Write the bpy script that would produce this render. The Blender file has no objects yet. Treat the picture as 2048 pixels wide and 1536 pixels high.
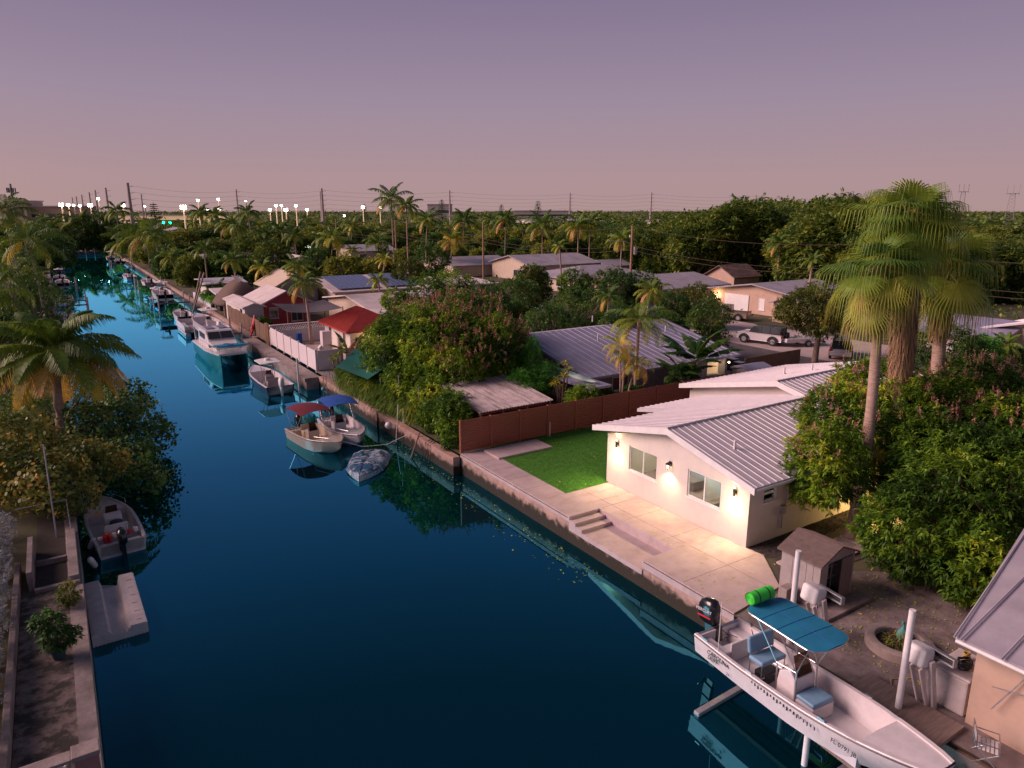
import bpy, bmesh, math, random
import numpy as np
from mathutils import Vector, Matrix
from math import sin, cos, pi, radians, atan2, sqrt, hypot
RN = random.Random(11); NR = np.random.RandomState(5)
SC = bpy.context.scene; COL = SC.collection
# ---------------------------------------------------------------- camera
cd = bpy.data.cameras.new('camera'); cam = bpy.data.objects.new('camera', cd); COL.objects.link(cam)
cd.sensor_width = 36; cd.lens = 24.94; cd.clip_end = 9000; cd.clip_start = .2
cam.location = (0, 0, 14.5); cam.rotation_euler = (radians(90-13.8), 0, -radians(32.67)); SC.camera = cam
# ---------------------------------------------------------------- dusk sky
SUN_AZ, SUN_EL = radians(-58), radians(28)      # azimuth from +Y towards +X
W = bpy.data.worlds.new('World'); SC.world = W; W.use_nodes = True
nt = W.node_tree; N = nt.nodes; Lk = nt.links; N.clear()
out = N.new('ShaderNodeOutputWorld'); bg = N.new('ShaderNodeBackground'); tc = N.new('ShaderNodeTexCoord')
sep = N.new('ShaderNodeSeparateXYZ'); Lk.new(tc.outputs['Generated'], sep.inputs[0])
def ramp(tree, stops, interp='LINEAR'):
    r = tree.nodes.new('ShaderNodeValToRGB'); r.color_ramp.interpolation = interp
    e = r.color_ramp.elements
    while len(e) < len(stops): e.new(.5)
    for k, (p, c) in enumerate(stops): e[k].position = p; e[k].color = (*c, 1)
    return r
rp = ramp(nt, [(0, (.05, .045, .05)), (.49, (.14, .10, .11)), (.5, (.43, .285, .285)), (.52, (.425, .288, .305)), (.57, (.335, .26, .345)),
               (.6227, (.245, .19, .295)), (.66, (.17, .155, .27)), (.72, (.10, .12, .23)), (.8, (.045, .06, .105)), (1, (.06, .07, .13))])
mr = N.new('ShaderNodeMath'); mr.operation = 'MULTIPLY_ADD'; mr.inputs[1].default_value = .5; mr.inputs[2].default_value = .5
Lk.new(sep.outputs['Z'], mr.inputs[0]); Lk.new(mr.outputs[0], rp.inputs[0])
# warmer glow low in the west
vd = N.new('ShaderNodeVectorMath'); vd.operation = 'DOT_PRODUCT'; Lk.new(tc.outputs['Generated'], vd.inputs[0])
vd.inputs[1].default_value = (sin(SUN_AZ), cos(SUN_AZ), 0.0)
gl = ramp(nt, [(.0, (0, 0, 0)), (.45, (0, 0, 0)), (.75, (.05, .02, .0)), (1, (.5, .25, .06))]); Lk.new(vd.outputs['Value'], gl.inputs[0])
lo = ramp(nt, [(.0, (1, 1, 1)), (.1, (.55, .55, .55)), (.3, (0, 0, 0))]); Lk.new(sep.outputs['Z'], lo.inputs[0])
mx = N.new('ShaderNodeMixRGB'); mx.blend_type = 'MULTIPLY'; mx.inputs[0].default_value = 1; Lk.new(gl.outputs[0], mx.inputs[1]); Lk.new(lo.outputs[0], mx.inputs[2])
ad = N.new('ShaderNodeMixRGB'); ad.blend_type = 'ADD'; ad.inputs[0].default_value = 1; Lk.new(rp.outputs[0], ad.inputs[1]); Lk.new(mx.outputs[0], ad.inputs[2])
Lk.new(ad.outputs[0], bg.inputs[0]); bg.inputs[1].default_value = 1.0; Lk.new(bg.outputs[0], out.inputs[0])
# ---------------------------------------------------------------- after-sunset glow: one soft sun
sd = bpy.data.lights.new('sun', 'SUN'); sun = bpy.data.objects.new('sun', sd); COL.objects.link(sun)
sd.energy = 4.6; sd.angle = radians(35); sd.color = (1, .68, .66)
sun.rotation_euler = (Vector((sin(SUN_AZ)*cos(SUN_EL), cos(SUN_AZ)*cos(SUN_EL), sin(SUN_EL)))).to_track_quat('Z', 'Y').to_euler()
SC.view_settings.view_transform = 'Standard'; SC.view_settings.look = 'None'; SC.view_settings.exposure = 0; SC.view_settings.gamma = 1
SC.cycles.max_bounces = 6; SC.cycles.transparent_max_bounces = 6; SC.cycles.use_denoising = True
SC.cycles.sample_clamp_indirect = 4

# ---------------------------------------------------------------- materials
def mat(name, c, r=.7, c2=None, sc=3., lo=.35, hi=.65, bump=0., bsc=None, metal=0., spec=.5, em=None, es=0., tr=0., st=None, coat=0.):
    m = bpy.data.materials.new(name); m.use_nodes = True; t = m.node_tree; p = t.nodes['Principled BSDF']
    p.inputs['Base Color'].default_value = (*c, 1); p.inputs['Roughness'].default_value = r; p.inputs['Metallic'].default_value = metal
    p.inputs['Specular IOR Level'].default_value = spec; p.inputs['Coat Weight'].default_value = coat
    if tr: p.inputs['Transmission Weight'].default_value = tr
    if em: p.inputs['Emission Color'].default_value = (*em, 1); p.inputs['Emission Strength'].default_value = es
    co = t.nodes.new('ShaderNodeTexCoord'); mp = t.nodes.new('ShaderNodeMapping'); t.links.new(co.outputs['Object'], mp.inputs[0])
    if st: mp.inputs['Scale'].default_value = st
    if c2:
        n = t.nodes.new('ShaderNodeTexNoise'); n.inputs['Scale'].default_value = sc; n.inputs['Detail'].default_value = 8; n.inputs['Roughness'].default_value = .65
        t.links.new(mp.outputs[0], n.inputs[0]); rr = ramp(t, [(lo, c), (hi, c2)]); t.links.new(n.outputs[0], rr.inputs[0]); t.links.new(rr.outputs[0], p.inputs['Base Color'])
        m['r'] = rr.name
    if bump:
        n2 = t.nodes.new('ShaderNodeTexNoise'); n2.inputs['Scale'].default_value = bsc or sc*4; n2.inputs['Detail'].default_value = 6
        t.links.new(mp.outputs[0], n2.inputs[0]); b = t.nodes.new('ShaderNodeBump'); b.inputs['Strength'].default_value = bump; b.inputs['Distance'].default_value = .03
        t.links.new(n2.outputs[0], b.inputs['Height']); t.links.new(b.outputs[0], p.inputs['Normal'])
    return m
def stain(m, c, sc=.6, lo=.5, hi=.72, amt=.6, st=None):
    """a second, larger layer of stains over whatever colour m has"""
    t = m.node_tree; p = t.nodes['Principled BSDF']; co = t.nodes.new('ShaderNodeTexCoord'); mp = t.nodes.new('ShaderNodeMapping'); t.links.new(co.outputs['Object'], mp.inputs[0])
    if st: mp.inputs['Scale'].default_value = st
    n = t.nodes.new('ShaderNodeTexNoise'); n.inputs['Scale'].default_value = sc; n.inputs['Detail'].default_value = 10; n.inputs['Roughness'].default_value = .7
    t.links.new(mp.outputs[0], n.inputs[0]); rr = ramp(t, [(lo, (0, 0, 0)), (hi, (amt,)*3)]); t.links.new(n.outputs[0], rr.inputs[0])
    x = t.nodes.new('ShaderNodeMixRGB'); t.links.new(rr.outputs[0], x.inputs[0]); x.inputs[2].default_value = (*c, 1)
    b = p.inputs['Base Color']
    if b.links: t.links.new(b.links[0].from_socket, x.inputs[1])
    else: x.inputs[1].default_value = b.default_value
    t.links.new(x.outputs[0], b); return m
def leafmat(name, stops, trans=.3, rough=.5):
    m = bpy.data.materials.new(name); m.use_nodes = True; t = m.node_tree; p = t.nodes['Principled BSDF']; o = t.nodes['Material Output']
    a = t.nodes.new('ShaderNodeAttribute'); a.attribute_name = 'tone'; oi = t.nodes.new('ShaderNodeObjectInfo')
    k = t.nodes.new('ShaderNodeMath'); k.operation = 'MULTIPLY_ADD'; k.inputs[1].default_value = .16; t.links.new(oi.outputs['Random'], k.inputs[0]); t.links.new(a.outputs['Fac'], k.inputs[2])
    k2 = t.nodes.new('ShaderNodeMath'); k2.operation = 'SUBTRACT'; t.links.new(k.outputs[0], k2.inputs[0]); k2.inputs[1].default_value = .08
    rr = ramp(t, stops); t.links.new(k2.outputs[0], rr.inputs[0]); t.links.new(rr.outputs[0], p.inputs['Base Color'])
    p.inputs['Roughness'].default_value = rough; p.inputs['Specular IOR Level'].default_value = .35
    tl = t.nodes.new('ShaderNodeBsdfTranslucent'); t.links.new(rr.outputs[0], tl.inputs[0]); ms = t.nodes.new('ShaderNodeMixShader'); ms.inputs[0].default_value = trans
    t.links.new(p.outputs[0], ms.inputs[1]); t.links.new(tl.outputs[0], ms.inputs[2]); t.links.new(ms.outputs[0], o.inputs[0]); return m
M = {}
def dm(k, *a, **kw): M[k] = mat(k, *a, **kw); return M[k]
dm('concrete', (.50, .39, .38), .85, (.41, .31, .31), sc=1.3, bump=.15, bsc=30); stain(M['concrete'], (.22, .17, .16), .6, .5, .75, .5, (1, 2.2, 1)); stain(M['concrete'], (.16, .12, .11), 4, .62, .75, .5)
dm('old_concrete', (.36, .29, .27), .9, (.22, .175, .16), sc=1.6, bump=.4, bsc=14); stain(M['old_concrete'], (.13, .105, .09), .9, .48, .66, .7)
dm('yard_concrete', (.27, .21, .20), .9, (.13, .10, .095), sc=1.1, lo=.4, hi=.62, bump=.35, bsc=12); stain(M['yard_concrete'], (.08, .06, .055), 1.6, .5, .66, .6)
dm('driveway', (.55, .43, .40), .9, (.42, .33, .31), sc=.7, bump=.2)
dm('asphalt', (.10, .085, .085), .9, (.14, .12, .12), sc=1)
dm('ground', (.05, .055, .02), .95, (.12, .10, .06), sc=.12, bump=.5, bsc=3)
dm('stucco', (.66, .59, .53), .85, (.61, .55, .49), sc=2.5, bump=.1, bsc=60)
dm('white_paint', (.80, .76, .74), .5, (.70, .66, .64), sc=3)
dm('roof_white', (.60, .55, .57), .38, (.52, .48, .51), sc=2, spec=.6)
dm('roof_blue', (.31, .29, .39), .4, (.24, .225, .31), sc=.8, spec=.6); stain(M['roof_blue'], (.45, .38, .36), .25, .55, .75, .5, (3, .5, 1))
dm('roof_grey', (.42, .38, .42), .6, (.31, .28, .32), sc=.6); stain(M['roof_grey'], (.16, .14, .15), .35, .5, .7, .5)
dm('roof_flat', (.72, .62, .60), .8, (.56, .47, .45), sc=.5, bump=.2); stain(M['roof_flat'], (.25, .2, .19), .4, .55, .75, .5)
dm('roof_red', (.42, .045, .03), .5, (.30, .03, .022), sc=2)
dm('roof_brown', (.22, .13, .11), .8, (.10, .06, .06), sc=1.2)
dm('solar', (.10, .13, .24), .25, (.14, .17, .28), sc=2)
dm('cream', (.62, .50, .38), .8, (.54, .43, .33), sc=1.5); dm('peach', (.55, .38, .28), .8, (.47, .32, .24), sc=1.5)
dm('pinkred', (.50, .07, .08), .7, (.40, .05, .06), sc=2)
dm('greywall', (.30, .26, .28), .85, (.24, .21, .23), sc=2)
dm('fence_brown', (.33, .095, .058), .55, (.25, .07, .043), sc=6, st=(.4, .4, 3)); dm('fence_wood', (.22, .12, .07), .85, (.11, .06, .04), sc=5, st=(2, 2, .3))
dm('vinyl', (.74, .66, .66), .45, (.68, .60, .60), sc=2)
dm('turf', (.06, .25, .008), .9, (.045, .19, .006), sc=3, bump=.9, bsc=90); stain(M['turf'], (.07, .17, .02), 8, .5, .75, .5)
dm('gravel', (.10, .08, .07), .9, (.03, .025, .025), sc=22, bump=1, bsc=26)
dm('glass', (.05, .055, .06), .05, spec=1.); dm('dark', (.02, .02, .022), .4); dm('black', (.012, .012, .014), .25, coat=.5); dm('rubber', (.02, .02, .02), .8)
dm('gel', (.72, .66, .66), .35, (.64, .58, .58), sc=4, coat=.3); dm('gelcream', (.66, .54, .40), .35, (.58, .47, .36), sc=3, coat=.3); stain(M['gel'], (.40, .33, .30), 2.5, .58, .75, .4)
dm('gelworn', (.62, .54, .52), .6, (.48, .41, .38), sc=2.5, lo=.4, hi=.7); stain(M['gelworn'], (.30, .24, .2), 5, .6, .7, .5)
dm('steel', (.55, .53, .54), .3, metal=.9); dm('galv', (.42, .40, .41), .5, (.30, .28, .29), sc=5, metal=.4)
dm('teal', (.01, .20, .34), .75, (.008, .16, .28), sc=2, bump=.1, bsc=6); dm('tealnet', (.0, .14, .10), .85, (.0, .10, .075), sc=6)
dm('cushion', (.20, .36, .50), .5, (.17, .31, .44), sc=3); dm('lime', (.05, .65, .06), .7); dm('limelite', (.35, .75, .05), .7)
dm('maroon', (.20, .02, .035), .8, (.15, .015, .028), sc=3); dm('blue', (.01, .09, .38), .8, (.008, .07, .30), sc=3); dm('red', (.5, .02, .02), .5); dm('skyblue', (.03, .30, .55), .5)
dm('green', (.02, .20, .05), .5, (.03, .26, .07), sc=3); dm('teal_hull', (.01, .19, .19), .3, (.008, .15, .15), sc=2, coat=.5)
dm('tarp', (.26, .34, .42), .5, (.02, .09, .17), sc=1.0, lo=.44, hi=.52, bump=.8, bsc=4); stain(M['tarp'], (.55, .50, .50), 2.2, .55, .6, .9)
dm('wood', (.28, .20, .17), .85, (.17, .12, .10), sc=4, st=(.4, 4, 4), bump=.2); dm('woodpole', (.42, .26, .15), .85, (.30, .18, .11), sc=4, st=(4, 4, .3))
dm('shed', (.36, .30, .28), .7, (.29, .24, .225), sc=3); dm('shed_door', (.22, .165, .15), .7, (.17, .125, .115), sc=6, st=(6, 6, .5)); dm('shed_roof', (.17, .12, .10), .85, (.12, .085, .075), sc=6)
dm('bark', (.27, .19, .15), .95, (.15, .105, .085), sc=5, bump=.8, bsc=9); dm('palmbark', (.50, .36, .28), .95, (.32, .22, .17), sc=3, st=(1, 1, 5), bump=.8, bsc=5); stain(M['palmbark'], (.18, .12, .09), 1.2, .5, .7, .5)
dm('thatch', (.20, .13, .10), .95, (.12, .075, .06), sc=8, bump=1, bsc=30, st=(1, 1, .3))
dm('shade', (.10, .085, .10), .9, (.075, .065, .08), sc=1); dm('corr', (.46, .38, .38), .6, (.30, .24, .23), sc=2); stain(M['corr'], (.10, .06, .05), 7, .62, .7, .9)
dm('pinkwall', (.36, .19, .17), .85, (.28, .15, .13), sc=2); dm('terrace', (.24, .18, .15), .95, (.06, .05, .04), sc=1.8, lo=.42, hi=.56, bump=1., bsc=5); stain(M['terrace'], (.34, .26, .22), 1.2, .55, .62, .6, (1, 1.6, 1)); stain(M['terrace'], (.03, .035, .02), 2.5, .55, .65, .6)
dm('pot', (.03, .07, .08), .6); dm('aqua', (.12, .42, .38), .7, (.08, .30, .28), sc=9); dm('stone', (.34, .27, .24), .9, (.25, .2, .18), sc=4, bump=.4)
dm('soil', (.035, .028, .022), .95, (.06, .045, .035), sc=6, bump=.6); dm('carwhite', (.72, .66, .66), .25, coat=.8); dm('carsilver', (.40, .37, .38), .3, metal=.3, coat=.6); dm('carblue', (.008, .02, .11), .2, coat=1); dm('cartan', (.25, .19, .13), .3, coat=.6); dm('carred', (.35, .02, .02), .25, coat=.8); dm('cardark', (.02, .022, .03), .25, coat=.8)
dm('taillight', (.45, .01, .01), .3); dm('wire', (.10, .07, .06), .7); dm('brass', (.5, .35, .1), .4)
dm('pool', (.01, .13, .32), .08); dm('algae', (.10, .14, .03), .9, (.05, .07, .02), sc=5)
dm('lamp_warm', (1, .8, .5), .5, em=(1, .72, .38), es=14); dm('lamp_flood', (1, 1, 1), .5, em=(1, .93, .80), es=30); dm('lamp_amber', (1, .7, .3), .5, em=(1, .62, .30), es=30); dm('lamp_green', (0, 1, .5), .5, em=(0, 1, .45), es=9); dm('warm_glow_paint', (1, .8, .6), .5, em=(1, .6, .3), es=.35); dm('cool_glow_paint', (.9, 1, .8), .5, em=(.9, 1, .8), es=2.5)  # the wall and garage colours emit, imitating lamplight that falls on them
# seawall: pinkish render, brown wet zone and algae by height above the water
def seawall_mat():
    m = mat('seawall', (.50, .30, .235), .9, (.36, .22, .18), sc=1.4, bump=.7, bsc=7); stain(m, (.20, .15, .13), 2.2, .5, .68, .7, (.6, .6, 1.4))
    t = m.node_tree; p = t.nodes['Principled BSDF']; co = t.nodes.new('ShaderNodeTexCoord'); s = t.nodes.new('ShaderNodeSeparateXYZ'); t.links.new(co.outputs['Object'], s.inputs[0])
    n = t.nodes.new('ShaderNodeTexNoise'); n.inputs['Scale'].default_value = 2.5; n.inputs['Detail'].default_value = 8; t.links.new(co.outputs['Object'], n.inputs[0])
    a = t.nodes.new('ShaderNodeMath'); a.operation = 'MULTIPLY_ADD'; a.inputs[1].default_value = -.9; t.links.new(n.outputs[0], a.inputs[0]); t.links.new(s.outputs['Z'], a.inputs[2])
    rr = ramp(t, [(.0, (1, 1, 1)), (.08, (.9, .9, .9)), (.30, (.12, .12, .12)), (.5, (0, 0, 0))])
    t.links.new(a.outputs[0], rr.inputs[0]); x = t.nodes.new('ShaderNodeMixRGB'); t.links.new(rr.outputs[0], x.inputs[0]); b = p.inputs['Base Color']; t.links.new(b.links[0].from_socket, x.inputs[1]); x.inputs[2].default_value = (.028, .017, .008, 1)
    t.links.new(x.outputs[0], b); return m
stain(M['corr'], (.14, .10, .09), 2.2, .50, .58, .8, (3.5, .12, 1)); M['seawall'] = seawall_mat(); stain(M['stucco'], (.42, .36, .31), .8, .56, .8, .35, (1, 1, .5))
def water_mat():
    m = bpy.data.materials.new('water'); m.use_nodes = True; t = m.node_tree; t.nodes.clear(); o = t.nodes.new('ShaderNodeOutputMaterial')
    d = t.nodes.new('ShaderNodeBsdfDiffuse'); d.inputs[0].default_value = (.0, .010, .016, 1)
    g = t.nodes.new('ShaderNodeBsdfGlossy'); g.inputs['Color'].default_value = (.50, 2.45, 3.35, 1); g.inputs['Roughness'].default_value = .015
    lw = t.nodes.new('ShaderNodeFresnel'); lw.inputs[0].default_value = 1.37
    ms = t.nodes.new('ShaderNodeMixShader'); t.links.new(lw.outputs[0], ms.inputs[0]); t.links.new(d.outputs[0], ms.inputs[1]); t.links.new(g.outputs[0], ms.inputs[2]); t.links.new(ms.outputs[0], o.inputs[0])
    n = t.nodes.new('ShaderNodeTexNoise'); n.inputs['Scale'].default_value = .7; n.inputs['Detail'].default_value = 3; co = t.nodes.new('ShaderNodeTexCoord'); t.links.new(co.outputs['Object'], n.inputs[0])
    b = t.nodes.new('ShaderNodeBump'); b.inputs['Strength'].default_value = .06; b.inputs['Distance'].default_value = .05; t.links.new(n.outputs[0], b.inputs['Height'])
    for q in (g,): t.links.new(b.outputs[0], q.inputs['Normal'])
    return m
M['water'] = water_mat()
G1, G2, G3, GY, GB = (.02, .045, .01), (.035, .075, .008), (.10, .16, .012), (.22, .24, .02), (.20, .10, .045)
M['leaf_mango'] = leafmat('leaf_mango', [(0, G1), (.35, (0.088, 0.197, 0.021)), (.65, (0.271, 0.430, 0.032)), (.9, (0.637, 0.700, 0.064)), (1, (0.750, 0.479, 0.095))])
M['leaf_dark'] = leafmat('leaf_dark', [(0, (0.029, 0.071, 0.023)), (.5, (0.078, 0.179, 0.036)), (.85, (0.212, 0.320, 0.050)), (1, (0.496, 0.426, 0.106))])
M['leaf_bg'] = leafmat('leaf_bg', [(0, (0.033, 0.072, 0.021)), (.4, (0.098, 0.171, 0.027)), (.7, (0.246, 0.312, 0.046)), (1, (0.494, 0.459, 0.083))])
M['leaf_bright'] = leafmat('leaf_bright', [(0, (0.053, 0.185, 0.026)), (.5, (0.106, 0.367, 0.040)), (1, (0.263, 0.526, 0.078))])
M['leaf_grape'] = leafmat('leaf_grape', [(0, (0.048, 0.070, 0.019)), (.4, (0.119, 0.166, 0.028)), (.7, (0.260, 0.260, 0.048)), (.88, (0.615, 0.355, 0.059)), (1, (0.750, 0.355, 0.070))])
M['leaf_silver'] = leafmat('leaf_silver', [(0, (0.110, 0.131, 0.120)), (.5, (0.285, 0.306, 0.295)), (1, (0.569, 0.569, 0.569))], .15)
M['frond'] = leafmat('frond', [(0, (0.044, 0.109, 0.020)), (.4, (0.132, 0.229, 0.024)), (.65, (0.385, 0.409, 0.036)), (.82, (0.750, 0.529, 0.048)), (1, (0.529, 0.265, 0.144))])
M['fan'] = leafmat('fan', [(0, (0.044, 0.110, 0.044)), (.4, (0.110, 0.219, 0.033)), (.75, (0.350, 0.438, 0.044)), (.9, (0.600, 0.569, 0.110)), (1, (0.600, 0.394, 0.175))], .35)
M['dead'] = leafmat('dead', [(0, (.20, .12, .08)), (.5, (.38, .24, .13)), (1, (.52, .34, .18))], .15, .8)
M['blossom'] = leafmat('blossom', [(0, (.27, .13, .085)), (.5, (.48, .25, .17)), (1, (.60, .38, .24))], .2, .8)
M['twig'] = mat('twig', (.12, .07, .06), .9, (.2, .12, .1), sc=4)

# ---------------------------------------------------------------- object helpers
def link(o): COL.objects.link(o); return o
def tag(o, label=None, cat=None, group=None, kind=None):
    for k, v in (('label', label), ('category', cat), ('group', group), ('kind', kind)):
        if v: o[k] = v
    return o
def thing(name, label, cat, loc=(0, 0, 0), rz=0, group=None):
    o = link(bpy.data.objects.new(name, None)); o.location = loc; o.rotation_euler = (0, 0, rz); o.empty_display_size = .2
    return tag(o, label, cat, group)
def kids(o): return [c for c in bpy.data.objects if c.parent == o]
KID = {}
def copy_tree(o, loc, rz=None, s=None, label=None, group=None, par=None):
    c = link(o.copy())
    if par: c.parent = par
    else:
        c.location = loc
        if rz is not None: c.rotation_euler = (0, 0, rz)
        if s is not None: c.scale = (s,)*3 if not hasattr(s, '__len__') else s
        if label: c['label'] = label
        if group: c['group'] = group
    if o.name not in KID: KID[o.name] = kids(o)
    for ch in KID[o.name]: copy_tree(ch, None, par=c)
    return c
class MB:
    def __init__(s): s.v = []; s.f = []; s.m = []; s.k = 0
    def add(s, vs, fs):
        b = len(s.v); s.v += [tuple(q) for q in vs]
        for f in fs: s.f.append(tuple(b+i for i in f)); s.m.append(s.k)
        return s
    def box(s, x0, x1, y0, y1, z0, z1):
        return s.add([(x, y, z) for z in (z0, z1) for x, y in ((x0, y0), (x1, y0), (x1, y1), (x0, y1))], [(3, 2, 1, 0), (4, 5, 6, 7), (0, 1, 5, 4), (1, 2, 6, 5), (2, 3, 7, 6), (3, 0, 4, 7)])
    def ob(s, c, d, rz=0, rx=0, ry=0):
        R = Matrix.Rotation(rz, 3, 'Z') @ Matrix.Rotation(ry, 3, 'Y') @ Matrix.Rotation(rx, 3, 'X'); c = Vector(c)
        vs = [c + R @ Vector((x*d[0]/2, y*d[1]/2, z*d[2]/2)) for z in (-1, 1) for x, y in ((-1, -1), (1, -1), (1, 1), (-1, 1))]
        return s.add(vs, [(3, 2, 1, 0), (4, 5, 6, 7), (0, 1, 5, 4), (1, 2, 6, 5), (2, 3, 7, 6), (3, 0, 4, 7)])
    def ext(s, pts, vec):
        n = len(pts); vec = Vector(vec); a = [Vector(p) for p in pts]; b = [p+vec for p in a]
        return s.add(a+b, [tuple(range(n-1, -1, -1)), tuple(range(n, 2*n))]+[(i, (i+1) % n, n+(i+1) % n, n+i) for i in range(n)])
    def prism(s, xy, z0, z1): return s.ext([(x, y, z0) for x, y in xy], (0, 0, z1-z0))
    def poly(s, pts): return s.add(pts, [tuple(range(len(pts)))])
    def tube(s, pts, r, n=8, caps=True):
        pts = [Vector(p) for p in pts]; rs = r if hasattr(r, '__len__') else [r]*len(pts); vs = []; fs = []
        up = Vector((0, 0, 1))
        for i, p in enumerate(pts):
            t = (pts[min(i+1, len(pts)-1)]-pts[max(i-1, 0)]).normalized()
            a = t.cross(up if abs(t.z) < .95 else Vector((1, 0, 0))).normalized(); b = t.cross(a)
            if i and a.dot(pa) < 0 and abs(t.z) > .9: pass
            pa = a
            vs += [p+(a*cos(2*pi*k/n)+b*sin(2*pi*k/n))*rs[i] for k in range(n)]
        for i in range(len(pts)-1):
            for k in range(n): fs.append((i*n+k, i*n+(k+1) % n, (i+1)*n+(k+1) % n, (i+1)*n+k))
        if caps: fs += [tuple(range(n-1, -1, -1)), tuple(range((len(pts)-1)*n, len(pts)*n))]
        return s.add(vs, fs)
    def cyl(s, x, y, z0, z1, r, n=12, r2=None): return s.tube([(x, y, z0), (x, y, z1)], [r, r if r2 is None else r2], n)
    def lathe(s, c, prof, n=20):
        vs = [(c[0]+r*cos(2*pi*k/n), c[1]+r*sin(2*pi*k/n), c[2]+z) for r, z in prof for k in range(n)]
        return s.add(vs, [(i*n+k, i*n+(k+1) % n, (i+1)*n+(k+1) % n, (i+1)*n+k) for i in range(len(prof)-1) for k in range(n)])
    def loft(s, secs, closed=False, caps=False):
        n = len(secs[0]); vs = [p for q in secs for p in q]; fs = []
        for i in range(len(secs)-1):
            for k in range(n if closed else n-1): fs.append((i*n+k, i*n+(k+1) % n, (i+1)*n+(k+1) % n, (i+1)*n+k))
        if caps: fs += [tuple(range(n-1, -1, -1)), tuple(range((len(secs)-1)*n, len(secs)*n))]
        return s.add(vs, fs)
    def build(s, name, mats, parent=None, smooth=False, bev=0, local=False, loc=None, seg=2):
        if not isinstance(mats, (list, tuple)): mats = [mats]
        me = bpy.data.meshes.new(name); vs = s.v
        if parent is not None and not local:
            L = Vector((0, 0, 0)); q = parent
            while q is not None: L += q.location; q = q.parent
            vs = [(x-L.x, y-L.y, z-L.z) for x, y, z in vs]
        me.from_pydata(vs, [], s.f)
        for m_ in mats: me.materials.append(M[m_] if isinstance(m_, str) else m_)
        if len(mats) > 1: me.polygons.foreach_set('material_index', s.m)
        bm = bmesh.new(); bm.from_mesh(me); bmesh.ops.recalc_face_normals(bm, faces=bm.faces); bm.to_mesh(me); bm.free()
        if smooth:
            me.polygons.foreach_set('use_smooth', [True]*len(me.polygons))
            if smooth != 1: me.set_sharp_from_angle(angle=radians(smooth))
        o = link(bpy.data.objects.new(name, me))
        if parent is not None: o.parent = parent
        if loc is not None: o.location = loc
        if bev:
            b = o.modifiers.new('bevel', 'BEVEL'); b.width = bev; b.segments = seg; b.limit_method = 'ANGLE'; b.angle_limit = radians(40)
        return o
def text(name, body, size, m, parent, loc, rot, ext=.004, shear=0, align='LEFT', sx=1):
    c = bpy.data.curves.new('t', 'FONT'); c.body = body; c.size = size; c.extrude = ext; c.shear = shear; c.align_x = align
    t = bpy.data.objects.new('t', c); me = bpy.data.meshes.new_from_object(t); bpy.data.objects.remove(t)
    o = link(bpy.data.objects.new(name, me)); me.materials.clear(); me.materials.append(M[m]); o.parent = parent; o.location = loc; o.rotation_euler = rot; o.scale = (sx, 1, 1); return o
def qmesh(name, V, tone, m, parent=None, loc=None, smooth=False):
    """V: (n,k,3) faces"""
    n, k = V.shape[:2]; me = bpy.data.meshes.new(name); me.vertices.add(n*k); me.loops.add(n*k); me.polygons.add(n)
    me.vertices.foreach_set('co', V.reshape(-1).astype(np.float32)); me.loops.foreach_set('vertex_index', np.arange(n*k, dtype=np.int32))
    me.polygons.foreach_set('loop_start', np.arange(0, n*k, k, dtype=np.int32)); me.polygons.foreach_set('loop_total', np.full(n, k, dtype=np.int32))
    a = me.attributes.new('tone', 'FLOAT', 'FACE'); a.data.foreach_set('value', np.clip(tone, 0, 1).astype(np.float32))
    me.materials.append(M[m]); me.update(calc_edges=True)
    o = link(bpy.data.objects.new(name, me))
    if parent is not None: o.parent = parent
    if loc is not None: o.location = loc
    return o
def nrm(a): return a/np.maximum(np.linalg.norm(a, axis=-1, keepdims=True), 1e-9)
def leafq(c, d, L, Wd, droop=.3, wide=.45):
    """diamond leaf faces: c base, d direction"""
    d = nrm(d); up = np.array([0, 0, 1.]); sdv = np.cross(d, up+NR.normal(0, .25, d.shape)); sdv = nrm(sdv)
    L = np.asarray(L).reshape(-1, 1); Wd = np.asarray(Wd).reshape(-1, 1)
    mid = c+d*L*wide; tip = c+d*L; tip[:, 2] -= (droop*L)[:, 0]
    return np.stack([c, mid+sdv*Wd/2, tip, mid-sdv*Wd/2], 1)
def crown_pts(lobes, n, depth=.25, flat=.0, seed=0):
    """points and outward normals on a set of ellipsoid lobes"""
    R = np.random.RandomState(seed); lb = np.array(lobes, float); area = (lb[:, 3]*lb[:, 4]+lb[:, 4]*lb[:, 5]+lb[:, 3]*lb[:, 5]); P_, N_, D_ = [], [], []
    got = 0
    while got < n:
        k = R.choice(len(lb), size=n, p=area/area.sum()); u = nrm(R.normal(size=(n, 3))); t = 1-np.abs(R.normal(0, depth, n)); t = np.clip(t, .25, 1)
        L = lb[k]; bumpy = 1+.10*np.sin(u[:, 0]*7+k)+.13*np.sin(u[:, 1]*11+2*k)*np.cos(u[:, 2]*10+u[:, 0]*9)
        p = L[:, :3]+u*L[:, 3:]*(t*bumpy)[:, None]; nn = nrm(u/L[:, 3:])
        ok = np.ones(n, bool)
        for j in range(len(lb)):
            q = (p-lb[j, :3])/lb[j, 3:]; ok &= ~((np.linalg.norm(q, axis=1) < .78) & (k != j))
        ok &= ~((u[:, 2] < -.55) & (R.rand(n) < flat))
        P_.append(p[ok]); N_.append(nn[ok]); D_.append(t[ok]); got += ok.sum()
    return np.concatenate(P_)[:n], np.concatenate(N_)[:n], np.concatenate(D_)[:n]
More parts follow.
